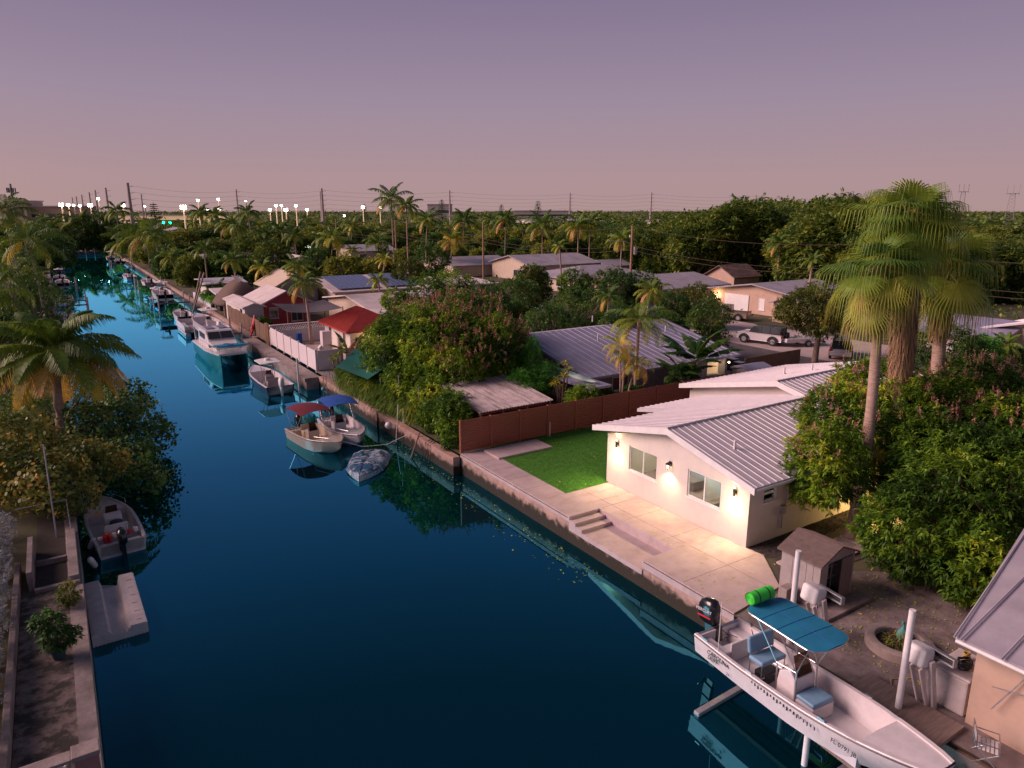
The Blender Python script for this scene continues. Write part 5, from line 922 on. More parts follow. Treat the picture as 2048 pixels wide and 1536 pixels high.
o = qmesh('floating_leaves', leafq(lc, NR.normal(0, 1, lc.shape)*[1, 1, 0], NR.uniform(.04, .16, len(lc)), NR.uniform(.03, .09, len(lc)), 0), NR.uniform(.2, .9, len(lc)), 'leaf_mango'); tag(o, 'fallen leaves and weed floating on the water along the seawall', 'leaves', kind='stuff')
lc = np.concatenate([np.stack([NR.uniform(19, 27, 500), NR.uniform(8.6, 13.4, 500), np.full(500, 1.235)], 1), np.stack([NR.uniform(18, 22, 110), NR.uniform(14.5, 25, 110), np.full(110, 1.262)], 1), np.stack([NR.uniform(19.5, 25, 60), NR.uniform(25.6, 33, 60), np.full(60, 1.30)], 1)]); lc = lc[~((lc[:, 0] < 19.7) & (lc[:, 1] > 18.3) & (lc[:, 1] < 23.3))]; lc = lc[~((lc[:, 0] > 20.3) & (lc[:, 0] < 22.5) & (lc[:, 1] > 11.8) & (lc[:, 1] < 14.3))]
o = qmesh('fallen_leaves', leafq(lc, NR.normal(0, 1, lc.shape)*[1, 1, .05], NR.uniform(.07, .16, len(lc)), NR.uniform(.03, .06, len(lc)), 0), NR.uniform(.7, 1, len(lc)), 'leaf_mango'); tag(o, 'dry fallen leaves scattered over the yard, patio and lawn', 'leaves', kind='stuff')
# ================================================================ yard objects on the right
SH = thing('garden_shed', 'grey brown plastic garden shed with open door and shingle patterned roof', 'shed', (21.3, 13.2, 1.22))
x0, x1, y0, y1, zt = 20.42, 22.35, 12.62, 14.15, 2.95
w_ = MB().box(x0, x0+.06, y0, y1, 1.22, zt).box(x1-.06, x1, y0, y1, 1.22, zt).box(x0+.06, x1-.06, y1-.06, y1, 1.22, zt).box(x0+.06, x0+.42, y0, y0+.06, 1.22, zt).box(x1-.28, x1-.06, y0, y0+.06, 1.22, zt).box(x0+.42, x1-.28, y0, y0+.06, 2.85, zt)
xm = (x0+x1)/2
for y in (y0, y1-.06): w_.ext([(x0, y, zt), (x1, y, zt), (xm, y, zt+.36)], (0, .06, 0))
for k in range(1, 5): w_.box(x0-.012, x0-.001, y0+k*.27, y0+k*.27+.02, 1.25, zt)
w_.build('wall', 'shed', SH); r_ = MB()
slope(r_, (xm, y0-.12, zt+.46), (xm, y1+.12, zt+.46), (x1+.14, y1+.12, zt-.02), (x1+.14, y0-.12, zt-.02), .06); slope(r_, (xm, y1+.12, zt+.46), (xm, y0-.12, zt+.46), (x0-.14, y0-.12, zt-.02), (x0-.14, y1+.12, zt-.02), .06)
for k in range(1, 8):
    f = k/8
    for s, xe in ((-1, x0-.14), (1, x1+.14)): x = xm+(xe-xm)*f; z = zt+.465-(.48)*f; r_.ob((x, (y0+y1)/2, z), (.03, y1-y0+.24, .02), ry=s*.45)
r_.build('roof', 'shed_roof', SH); MB().box(x0+.06, x1-.06, y0+.06, y1-.06, 1.222, 1.28).build('floor', 'dark', SH)
q = MB()
for z in (1.75, 2.2, 2.6): q.box(x0+.4, x1-.1, y0+.55, y0+1.0, z, z+.03)
for x in (x0+.5, x1-.4): q.box(x, x+.03, y0+.54, y0+.57, 1.28, 2.7)
q.build('shelf', 'white_paint', SH)
MB().ob((x1-.48, y0-.03, 2.05), (.62, .04, 1.6)).build('door', 'shed_door', SH, bev=.005)
S(MB().box(20.1, 22.7, 11.95, 12.6, 1.1, 1.33).build('shed_step', 'yard_concrete', bev=.02)); tag(MB().lathe((0, 0, 0), [(0, 0), (.2, 0), (.26, .35), (.24, .35), (0, .1)], 14).build('bucket', 'red', loc=(20.95, 12.85, 1.34), smooth=40), 'red bucket in the shed doorway', 'bucket')
for k, (m, z, dx) in enumerate([('white_paint', 1.782, .6), ('blue', 1.782, .95), ('green', 2.232, .62), ('carsilver', 2.232, 1.0), ('white_paint', 2.632, .8)]): tag(MB().ob((0, 0, .11), (.22, .28, .22)).build('storage_box', m, loc=(x0+dx, y0+.78, z), bev=.02), ['white box on the lowest shed shelf', 'blue box on the lowest shed shelf', 'green box on the middle shed shelf', 'grey box on the middle shed shelf', 'white box on the top shed shelf'][k], 'box', 'boxes on the shed shelves')
tag(MB().box(0, .5, 0, .35, 0, .62).build('concrete_block', 'old_concrete', loc=(19.75, 13.35, 1.22), bev=.03), 'weathered concrete block at the patio end beside the shed', 'block')
# fountain ring
FR = thing('fountain_pond', 'round stone edged pond bed in the concrete yard', 'pond', (20.75, 9.95, 1.22)); MB().lathe((0, 0, 0), [(.98, 0), (.98, .26), (.94, .29), (.72, .29), (.68, .25), (.68, 0)], 40).build('stone_rim', 'stone', FR, local=True, smooth=40)
MB().lathe((0, 0, .12), [(0, .02), (.68, 0)], 40).build('pond_bed', 'soil', FR, local=True)
st = thing('garden_statue', 'small aqua green bird shaped statue standing in the round pond bed', 'statue', (21.05, 10.05, 1.34)); MB().loft([[(r_*cos(a)+dx, r_*sin(a)*.9, z) for a in [2*pi*k/12 for k in range(12)]] for r_, z, dx in ((.02, 0, 0), (.2, .04, 0), (.26, .2, 0), (.24, .36, 0), (.14, .5, .02), (.07, .62, .05), (.06, .8, .03), (.08, .9, -.02), (.05, .98, -.06), (.01, 1.0, -.1))], closed=True, caps=True).build('body', 'aqua', st, local=True, smooth=1); MB().loft([[(-.1, -.02, .93), (-.1, .02, .93)], [(-.24, -.005, .88), (-.24, .005, .88)]]).ext([(.15, -.02, .3), (.42, -.02, .55), (.2, -.02, .48)], (0, .04, 0)).build('beak_and_tail', 'aqua', st, local=True); st.scale = (.72, .72, .66)
bush('pond_weed', 'sparse dry weeds growing in the round pond bed', (20.5, 9.9, 1.34), [(0, 0, .2, .35, .35, .2)], 60, 4, .16, .02, 'frond', 44, tbase=.6, droop=.1)
# neighbour's house corner at right
NH = thing('peach_house', 'peach walled house with grey sheet roof cut off at the right edge', 'house', (19.4, 6.9, 1.2))
MB().box(18.95, 27, -4, 7.15, 1.1, 3.62).build('wall', 'peach', NH); r_ = MB(); slope(r_, (24.4, 8.4, 5.35), (24.4, -5, 5.35), (18.45, -5, 3.78), (18.45, 7.5, 3.78), .09, 0)
for k in range(7): r_.ext([(24.3, 7.4-k*.95+.9, 5.345+.004), (24.3, 7.4-k*.95+.84, 5.345+.004), (24.3, 7.4-k*.95+.87, 5.375)], (-6.0, -.8 if k < 1 else -.0, -1.53))
r_.build('roof', 'roof_grey', NH); MB().tube([(18.4, -4.9, 3.7), (18.4, 7.45, 3.7)], .055, 8).build('gutter', 'white_paint', NH)
q = MB().tube([(18.9, 5.9, 3.5), (18.75, 6.55, 2.1)], .018, 5).tube([(18.9, 5.6, 2.9), (18.7, 6.6, 2.75)], .016, 5).tube([(18.9, 4.6, 3.4), (18.85, 4.6, 1.3)], .03, 6); q.build('wall_bracket', 'galv', NH)
LK = thing('storage_locker', 'white plastic storage locker against the peach house', 'locker', (19.75, 7.8, 1.2)); MB().box(19.05, 20.35, 7.25, 8.1, 1.22, 2.28).build('body', 'gelworn', LK, bev=.06); MB().box(19.0, 20.4, 7.2, 8.15, 2.29, 2.38).build('lid', 'gelworn', LK, bev=.04)
for (x, y, z, r_, m, lb) in ((19.5, 7.6, 2.39, .2, 'dark', 'black coiled hose heap on the storage locker'), (19.9, 7.75, 2.39, .09, 'brass', 'small yellow hose reel on the storage locker')):
    q = MB(); RR = random.Random(int(r_*100))
    for k in range(5): q.tube([((r_+RR.uniform(-.05, .04))*cos(a), (r_+RR.uniform(-.05, .04))*sin(a)*.8, .03+.045*k+RR.uniform(0, .02)) for a in [2*pi*j/12 for j in range(13)]], .022, 5)
    tag(q.build('hose_coil', m, loc=(x, y, z), smooth=1), lb, 'hose')
q = MB(); pts = [(19.0, 8.0, 1.24), (18.6, 8.3, 1.24), (18.5, 8.9, 1.24), (19.0, 9.2, 1.24), (19.6, 8.9, 1.24), (19.5, 8.35, 1.24), (18.9, 8.1, 1.26), (18.4, 7.6, 1.24), (18.3, 7.1, 1.24)]; tag(q.tube(pts, .014, 5).build('garden_hose', 'brass', smooth=1), 'thin yellow garden hose curling on the yard beside the locker', 'hose')
AC = thing('folding_chair', 'aluminium folding chair with striped webbing at the bottom right', 'chair', (17.95, 6.2, 1.22), .4)
MB().tube([(-.28, -.25, 0), (-.28, .22, .42), (-.28, .34, .85), (.28, .34, .85), (.28, .22, .42), (.28, -.25, 0)], .016, 6).tube([(-.28, .3, 0), (-.28, -.25, .42), (.28, -.25, .42), (.28, .3, 0)], .016, 6).tube([(-.3, -.25, .42), (-.3, -.22, .62), (-.3, .3, .62)], .014, 5).tube([(.3, -.25, .42), (.3, -.22, .62), (.3, .3, .62)], .014, 5).build('frame', 'steel', AC, local=True)
for k in range(5): q = MB().box(-.27, .27, -.22+.09*k, -.16+.09*k, .42, .428); q.build('webbing_strap', 'white_paint', AC, local=True)
for k in range(4): MB().ob((0, .25+.025*k, .5+.09*k), (.54, .008, .06)).build('back_strap', 'white_paint', AC, local=True)

# ================================================================ placing helpers: where a view ray meets a height or a distance
_YW, _TH = radians(32.67), math.atan(348/1419)
def _ray(px, py):
    x = (px-1024)/1419; yi = (768-py)/1419; dx, dy, dz = x, cos(_TH)+yi*sin(_TH), -sin(_TH)+yi*cos(_TH)
    return dx*cos(_YW)+dy*sin(_YW), -dx*sin(_YW)+dy*cos(_YW), dz
def GZ(px, py, z=1.2): d = _ray(px, py); t = (z-14.5)/d[2]; return d[0]*t, d[1]*t
def GD(px, py, D): d = _ray(px, py); k = D/hypot(d[0], d[1]); return d[0]*k, d[1]*k, 14.5+d[2]*k
FOOT = []
def keep(x0, x1, y0, y1, m=2.0): FOOT.append((x0-m, x1+m, y0-m, y1+m))
# ================================================================ houses beyond the hero plot
gabled('grey_roof_house', 'low house with wide grey blue sheet roof behind the brown fence', 29.9, 43.6, 36.9, 52.3, zw=2.35, rise=1.55, axis='x', over=.8, roof='roof_blue', wall='greywall', ribs=24, wins=[('y-', 32, 33.5, .9, 1.9), ('y-', 41.5, 42.8, .9, 1.9, 'warm_glow_paint')]); keep(27, 45, 34, 53)
LH = bpy.data.objects['grey_roof_house']; q = MB().lathe((43.3, 36.3, 3.0), [(0, -.08), (.09, 0), (0, .08)], 8); q.build('porch_lamp', 'lamp_warm', LH); spot(LH, (43.3, 36.0, 2.9), 25, kind='POINT', rad=.1)
for (x, y, z) in ((34, 41, 4.9), (41, 41, 4.95), (37.5, 46, 5.4)): MB().cyl(x, y, z, z+.5, .05, 8).build('vent_pipe', 'white_paint', LH)
CO = thing('corrugated_shed', 'open sided timber shed with white corrugated roof behind the brown fence', 'shed', (22, 36, 1.2))
r_ = MB(); rows = []
for i in range(55): x = 19.6+5.3*i/54; rows.append([(x, 34.0, 3.12+.08*(i % 2)), (x+.1, 39.6, 3.62+.08*(i % 2))])
r_.loft(rows); r_.loft([[(p[0], p[1], p[2]-.02) for p in q_] for q_ in rows]); r_.build('roof', 'corr', CO)
for x in (19.8, 21.3, 23, 24.7): MB().box(x-.06, x+.06, 34.15, 34.27, 1.2, 3.08).build('post', 'wood', CO)
MB().box(19.7, 24.85, 34.28, 34.38, 2.9, 3.06).box(19.8, 24.7, 34.6, 34.68, 1.2, 2.7).build('side_boards', 'fence_wood', CO); MB().box(19.75, 24.8, 39.3, 39.4, 1.2, 3.5).build('back_wall', 'fence_wood', CO)
CP = thing('patio_cover', 'low flat grey roofed lean-to carrying the mint kayak', 'lean-to', (28.2, 37, 1.2)); MB().ob((28.3, 37.3, 3.55), (1.8, 7.2, .14)).build('roof', 'roof_blue', CP)
for y in (34.1, 37, 40.5): MB().box(27.5, 27.62, y, y+.12, 1.2, 3.47).build('post', 'white_paint', CP)
dm('kayakm', (.25, .50, .42), .4, (.50, .52, .48), sc=.9); kayak('kayak', 'mint and white kayak lying on the lean-to roof edge', (28.5, 36.8, 3.68), radians(86), 5.6, 'kayakm')
gabled('utility_shed', 'small box shed with pale lid roof beside the neighbouring driveway', 42.9, 45.2, 33.7, 35.6, zw=1.5, rise=.25, axis='x', over=.1, roof='roof_blue', wall='greywall', cat='shed')
for i, (x, y) in enumerate([(46.9, 38.2), (47.6, 39.5)]): tag(MB().box(-.3, .3, -.35, .35, 0, .95).box(-.34, .34, -.4, .4, .955, 1.05).build('wheeled_bin', 'cardark', loc=(x, y, 1.21), bev=.02), ['dark wheeled bin near the small box shed', 'second dark wheeled bin nearer the driveway tree'][i], 'bin')
x, y = GZ(1568, 722); tag(MB().box(-.5, .5, -.4, .4, 0, .5).box(-.4, .5, -.35, .35, .505, .7).build('green_container', 'green', loc=(x, y, 1.21), bev=.05), 'dark green container lying on the concrete drive', 'container')
tag(MB().box(0, 7, 0, .1, 0, 1.8).build('yard_fence', 'fence_wood', loc=(45.6, 36.6, 1.2)), 'tan board fence between the grey blue roof and the drive', 'fence')
# vinyl compound, red roofed cottage, wood fence, shade sail, pink cottage
VF = thing('vinyl_fence', 'white vinyl panel fence around the courtyard on the canal walkway', 'fence', (17.75, 58.3, 1.2))
for k in range(6):
    y = 58.3+2.45*k; MB().box(17.7, 17.78, y+.12, y+2.33, 1.25, 2.95).build('panel', 'vinyl', VF, bev=.01); MB().box(17.66, 17.82, y-.08, y+.08, 1.1, 3.08).build('post', 'vinyl', VF, bev=.01)
for k in range(2): MB().box(17.9+2.4*k, 20.1+2.4*k, 58.26, 58.34, 1.25, 2.95).build('panel', 'vinyl', VF, bev=.01)
MB().box(22.4, 22.56, 58.2, 58.4, 1.1, 3.08).build('post', 'vinyl', VF)
BB = thing('courtyard_wall', 'white block wall with lattice openings along the top behind the courtyard', 'wall', (18, 73, 1.2)); q = MB().box(17.7, 25, 73.0, 73.2, 1.1, 2.55).box(17.7, 25, 72.95, 73.25, 3.05, 3.15); q.build('wall', 'vinyl', BB); q = MB()
for k in range(30): q.ob((17.85+.245*k, 73.1, 2.8), (.04, .12, .62), ry=.65); q.ob((17.85+.245*k, 73.1, 2.8), (.04, .1, .62), ry=-.65)
q.build('lattice', 'vinyl', BB); S(MB().poly([(17.9, 58.4, 1.22), (28, 58.4, 1.22), (28, 73, 1.22), (17.9, 73, 1.22)]).build('courtyard', 'driveway')); S(MB().poly([(17.62, 50.2, 1.215), (20.5, 50.2, 1.215), (20.5, 58.25, 1.215), (17.62, 58.25, 1.215)]).build('dock_pavement', 'old_concrete'))
RC = gabled('red_roof_cottage', 'small cream cottage with red hipped metal roof and lit porch', 22.6, 27.6, 63.3, 70.6, zw=2.45, rise=1.35, axis='y', over=.55, roof='roof_red', wall='stucco', ribs=26, hip=True, wins=[('x-', 64.5, 65.3, .9, 2.0), ('x-', 68.5, 69.4, .9, 2.0)]); spot(RC, (24.5, 62.6, 3.3), 60, (1, .6, .25), kind='POINT', rad=.1); MB().lathe((24.5, 63.1, 3.4), [(0, -.1), (.1, 0), (0, .1)], 8).build('porch_lamp', 'lamp_warm', RC)
tag(MB().box(0, .9, 0, .8, 0, 1.9).build('white_cabinet', 'vinyl', loc=(21, 66.5, 1.22), bev=.03), 'tall white cabinet standing in the courtyard by the cottage', 'cabinet'); tag(MB().cyl(0, 0, 0, 1.1, .3, 10).build('blue_barrel', 'blue', loc=(20.2, 71.6, 1.22)), 'blue barrel against the courtyard wall', 'barrel')
t = thing('bird_house', 'white bird house on a post in the courtyard', 'bird house', (19.2, 61.5, 1.22)); MB().box(-.04, .04, -.04, .04, 0, 1.1).build('post', 'vinyl', t, local=True); MB().box(-.18, .18, -.15, .15, 1.1, 1.35).ext([(-.24, -.2, 1.351), (.24, -.2, 1.351), (0, -.2, 1.6)], (0, .4, 0)).build('box', 'vinyl', t, local=True)
q = MB()
WF = thing('wooden_fence', 'tall brown wooden board fence beside the catamaran', 'fence', (17.9, 73.5, 1.0))
for k in range(9): MB().box(17.85, 17.93, 73.5+2.3*k, 73.5+2.3*k+2.2, 1.1, 2.95-.1*(k % 2)).build('panel', 'fence_wood', WF)
for k in range(3): MB().cyl(17.7, 73.6+.5*k, .8, 3.2, .13, 8).build('post', 'woodpole', WF)
S(MB().poly([(18.5, 75, 1.225), (24, 75, 1.225), (24, 79.2, 1.225), (18.5, 79.2, 1.225)]).build('pool', 'pool'))
SSL = thing('shade_sail', 'dark grey sagging shade sail in front of the pink cottage', 'shade sail', (23, 82, 1.2)); rows = [[(20.8+6.2*i/8, 77.5+6.5*j/8, 3.5+.5*(i/8-.5)**2*4*.5-.9*sin(pi*i/8)*sin(pi*j/8)*.6+.25*j/8) for j in range(9)] for i in range(9)]; MB().loft(rows).build('sail', 'shade', SSL, smooth=1)
for x, y in ((20.8, 77.5), (27, 77.5), (27, 84)): MB().cyl(x, y, 1.2, 3.9, .06, 8).build('pole', 'wood', SSL)
PC = gabled('pink_cottage', 'red pink walled cottage with beige gabled roof near the thatched hut', 20.2, 25.6, 85.6, 94, zw=2.6, rise=1.25, axis='y', over=.45, roof='roof_flat', wall='pinkred', wins=[('y-', 20.9, 21.9, .8, 2.1), ('y-', 23.4, 24.8, .3, 2.1)], ridge=22.9)
gabled('white_cottage', 'white low cottage with beige roof left of the pink cottage', 17.9, 20.0, 84.6, 95, zw=2.4, rise=.35, axis='y', over=.3, roof='roof_flat', wall='stucco', doors=[('x-', 86, 86.9, 'dark')])
TH_ = thing('thatched_hut', 'open hut with thick brown thatched roof and crossed ridge poles', 'hut', (20.5, 99.5, 1.2)); rf_ = []
for k in range(9): f = k/8; hx = 3.3*(1-f)**.7+.25*f; hy = 3.8*(1-f)**.7+1.6*f; rf_.append([(20.5+hx*math.copysign(abs(cos(a))**.6, cos(a)), 99.5+hy*math.copysign(abs(sin(a))**.6, sin(a)), 2.5+2.9*f) for a in [2*pi*j/24 for j in range(24)]])
MB().loft(rf_, closed=True, caps=True).build('roof', 'thatch', TH_, smooth=1)
for k in range(4): q = MB(); y = 98+1.0*k; q.tube([(20.1, y, 5.1), (20.9, y, 5.95)], .06, 5).tube([(20.9, y, 5.1), (20.1, y, 5.95)], .06, 5); q.build('ridge_pole', 'white_paint', TH_)
for x, y in ((18, 96.6), (23, 96.6), (18, 102.4), (23, 102.4)): MB().cyl(x, y, 1.2, 2.9, .14, 8).build('post', 'woodpole', TH_)
keep(17, 30, 56, 104)
gabled('beige_house', 'beige gabled house right behind the thatched hut', 25, 31, 99, 108, zw=3.0, rise=1.7, axis='y', over=.5, roof='cream', wall='greywall'); keep(24, 32, 97, 109)
FLT = gabled('white_roof_house', 'wide house with pale stained shallow white roof behind the red roofed cottage', 29.5, 43.5, 74, 90, zw=2.3, rise=1.0, axis='x', over=.6, roof='roof_flat', wall='cream', hip=False); keep(28, 45, 72, 92)
for i, (x, y) in enumerate(((33, 77), (35.2, 77))): MB().ob((x, y, 4.12), (1.9, 2.4, .06), rx=radians(7)).build('roof_panel', 'solar', FLT)
q = flatroof('patio_roof_house', 'flat roofed outbuilding with blue panels between the cottages', 27.8, 33.5, 62.5, 72.2, zw=2.4, roof='roof_flat', over=.3, rise=.25)
for k in range(3): MB().ob((29.5+1.6*k, 67.5, 4.02), (1.2, 4.2, .06)).build('roof_panel', 'solar', q)
keep(27, 35, 61, 73)
a = flatroof('low_pink_roof_house', 'low house with pinkish flat roof right of the solar roofs', 44.5, 56, 92, 103, zw=2.4, roof='roof_flat', over=.5, rise=.3)
b = gabled('solar_roof_house', 'house with two blue solar panelled roof slopes', 32, 46, 94.5, 110, zw=2.4, rise=1.3, axis='x', over=.6, roof='roof_flat', wall='cream')
for x0_, x1_ in ((32.5, 38.6), (39.4, 45.5)):
    q = MB(); slope(q, (x0_, 101.8, 5.16), (x1_, 101.8, 5.16), (x1_, 94.6, 4.0), (x0_, 94.6, 4.0), .04, 8, .04, .03); q.build('solar_panel', 'solar', b)
keep(30, 57, 92, 112)
gabled('white_villa', 'white flat topped house with small porch beside the lifted boat', 18.6, 23, 109, 117, zw=3.0, rise=.3, axis='x', over=.7, roof='roof_white', wall='stucco', doors=[('y-', 20, 21, 'cardark')]); keep(17, 24, 104, 124)
flatroof('boat_shed', 'pale low outbuilding with dark open front by the seawall', 18.3, 20.6, 101.5, 105.5, zw=2.2, roof='roof_flat', wall='cardark', over=.4, rise=.3); tag(MB().box(0, .2, 0, 14, 0, 1.1).build('white_wall', 'vinyl', loc=(17.9, 105.8, 1.0)), 'low white wall with flowers running along the seawall', 'wall')
bush('flower_hedge', 'yellow green flowering hedge on top of the low white seawall wall', (18.4, 109, 1.2), [(0, -2, 1, .7, 2.5, .5), (0, 2, 1, .7, 2.5, .5)], 500, 7, .25, .1, 'leaf_bright', 5, tbase=.8)
gabled('two_storey_house', 'pale two storey gabled house above the trees by the far canal', 30, 45, 262, 276, zw=5.2, rise=2.0, axis='y', over=.8, roof='roof_grey', wall='greywall', wins=[('y-', 33, 36, 2.6, 4.2), ('y-', 37.2, 38, 5.4, 6.2)], th=.3); keep(28, 46, 258, 278)
gabled('canal_end_house', 'blue grey two storey house at the end of the canal', 4, 11, 290, 298, zw=5.0, rise=1.6, axis='x', over=.6, roof='roof_grey', wall='roof_blue', wins=[('y-', 5, 6.5, .8, 2.4), ('y-', 8, 9.5, .8, 2.4), ('y-', 5, 6.5, 3.3, 4.6)]); keep(2, 13, 286, 300)
# row across the street (right, further back)
BH = gabled('beige_house', 'beige house with grey roof and lit porch lamp beside the parked pickup', 77, 89, 52.5, 70, zw=2.5, rise=1.3, axis='x', over=.7, roof='roof_grey', wall='peach', wins=[('x-', 54, 56.6, .7, 2.0, 'white_paint'), ('x-', 59.5, 60.4, .6, 2.1, 'white_paint')]); q = MB(); q.box(76.9, 76.98, 62, 66, 1.25, 3.5); q.build('shutter', 'white_paint', BH); MB().lathe((76.8, 67.3, 3.1), [(0, -.12), (.12, 0), (0, .12)], 8).build('porch_lamp', 'lamp_warm', BH); spot(BH, (76.5, 67.3, 3.1), 90, (1, .65, .3), kind='POINT', rad=.1)
keep(75, 92, 50, 72)
gabled('beige_annex', 'small gabled beige annex in front of the grey roofed house', 73.5, 77.2, 50.5, 55.5, zw=2.4, rise=.8, axis='x', over=.5, roof='roof_grey', wall='peach', wins=[('x-', 51.6, 54.4, .8, 2.0, 'white_paint')]); 
gabled('long_grey_house', 'long low grey roofed house behind the leftmost street pole', 72, 86, 74, 88, zw=2.3, rise=1.2, axis='x', over=.7, roof='roof_grey', wall='peach', wins=[('x-', 76, 78, .8, 2)]); keep(70, 88, 72, 90)
gabled('brown_gable_house', 'tan gabled house with brown shingle roof beyond the grey roofs', 94, 100, 79, 85, zw=2.6, rise=1.6, axis='x', over=.5, roof='roof_brown', wall='peach'); keep(91, 103, 76, 88)
gabled('grey_hip_house', 'grey roofed house with cream walls in the middle of the street row', 71, 88, 92, 104, zw=2.4, rise=1.4, axis='x', over=.7, roof='roof_grey', wall='cream', hip=True, wins=[('x-', 94, 97, .8, 2)]); keep(69, 90, 90, 106)
gabled('cream_house', 'cream house with double grey gables further up the street', 76, 92, 112, 126, zw=3.0, rise=1.5, axis='x', over=.6, roof='roof_grey', wall='cream', wins=[('y-', 78, 80, .9, 2), ('x-', 115, 118, .9, 2)]); gabled('cream_annex', 'small cream annex right of the double gabled house', 93, 99, 110, 116, zw=2.4, rise=.9, axis='x', over=.5, roof='roof_grey', wall='cream'); keep(74, 100, 108, 128)
gabled('purple_roof_house', 'low house with purple grey roof behind the middle street pole', 68, 82, 128, 142, zw=2.3, rise=1.2, axis='x', over=.7, roof='roof_grey', wall='cream'); keep(66, 84, 127, 144)
gabled('yellow_house', 'pale yellow house with arched front beyond the parked pickup', 66, 78, 180, 192, zw=2.8, rise=1.3, axis='x', over=.6, roof='roof_grey', wall='cream', wins=[('y-', 68, 70, .9, 2), ('y-', 73, 75, .9, 2)]); keep(60, 80, 160, 196)
RR = gabled('white_roof_bungalow', 'bungalow with white ribbed roof cut by the right edge', 74, 92, 22, 31.5, zw=2.5, rise=1.2, axis='x', over=1.0, roof='roof_white', wall='cream', ribs=30); keep(70, 95, 20, 34)
for i, (px, py, w_, d_, m_, lb, zt_) in enumerate([(500, 500, 16, 12, 'roof_blue', 'distant white blue roofed house behind the left palms', 4.3), (445, 500, 18, 10, 'roof_white', 'distant white roof with green edge near the canal', 4.2), (590, 505, 12, 10, 'roof_flat', 'distant pale roof beside the red car', 3.8), (620, 450, 20, 12, 'roof_grey', 'distant grey roof below the stadium lights', 5.5), (740, 437, 16, 12, 'roof_grey', 'small distant grey gable left of the tall palms', 6), (690, 442, 18, 10, 'roof_flat', 'long distant pale roof below the thick pole', 5.5), (480, 448, 22, 12, 'roof_white', 'distant white house between palm crowns', 5.5), (912, 440, 10, 8, 'roof_white', 'tiny distant white gable right of the tall palms', 7), (1390, 436, 34, 20, 'roof_white', 'distant row of white roofs above the dark trees', 11), (1120, 432, 50, 20, 'roof_white', 'distant wide white building beyond the trees', 9), (1960, 600, 10, 8, 'roof_blue', 'house glimpsed behind the fan palm leaves', 4)]):
    D = (14.5-zt_)*1419/max(14, py-420); x, y, _ = GD(px, py, min(D, 420)); gabled('distant_house', lb, x-w_/2, x+w_/2, y-d_/2, y+d_/2, zw=zt_-2.2, rise=1.2, axis='x' if i % 2 else 'y', over=.6, roof=m_, wall='stucco', group=None); keep(x-w_/2, x+w_/2, y-d_/2, y+d_/2, 3)
# far horizon buildings
for px, py, D, w_, h_, m_, lb in [(355, 434, 560, 75, 9, 'warm_glow_paint', 'long low building with painted-in orange glow below the stadium lights'), (80, 416, 520, 60, 15, 'peach', 'long pinkish flat building at the far left horizon'), (50, 406, 520, 12, 18, 'cream', 'small lit block on top of the far left building'), (880, 412, 700, 22, 18, 'stucco', 'distant white hotel block on the horizon'), (1085, 424, 760, 60, 12, 'stucco', 'distant long white building on the horizon')]:  # the orange wall emits, standing in for floodlight on it
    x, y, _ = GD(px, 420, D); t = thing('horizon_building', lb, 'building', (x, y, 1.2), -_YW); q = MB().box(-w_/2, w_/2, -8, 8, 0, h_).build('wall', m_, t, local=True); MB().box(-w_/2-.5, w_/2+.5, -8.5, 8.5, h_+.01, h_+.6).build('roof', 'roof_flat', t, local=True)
    wq = MB(); 
    wq.box(-w_/2+1.5, w_/2-1.5, -8.06, -8.0, h_*.58, h_*.72)
    wq.build('window_row', 'glass', t, local=True)
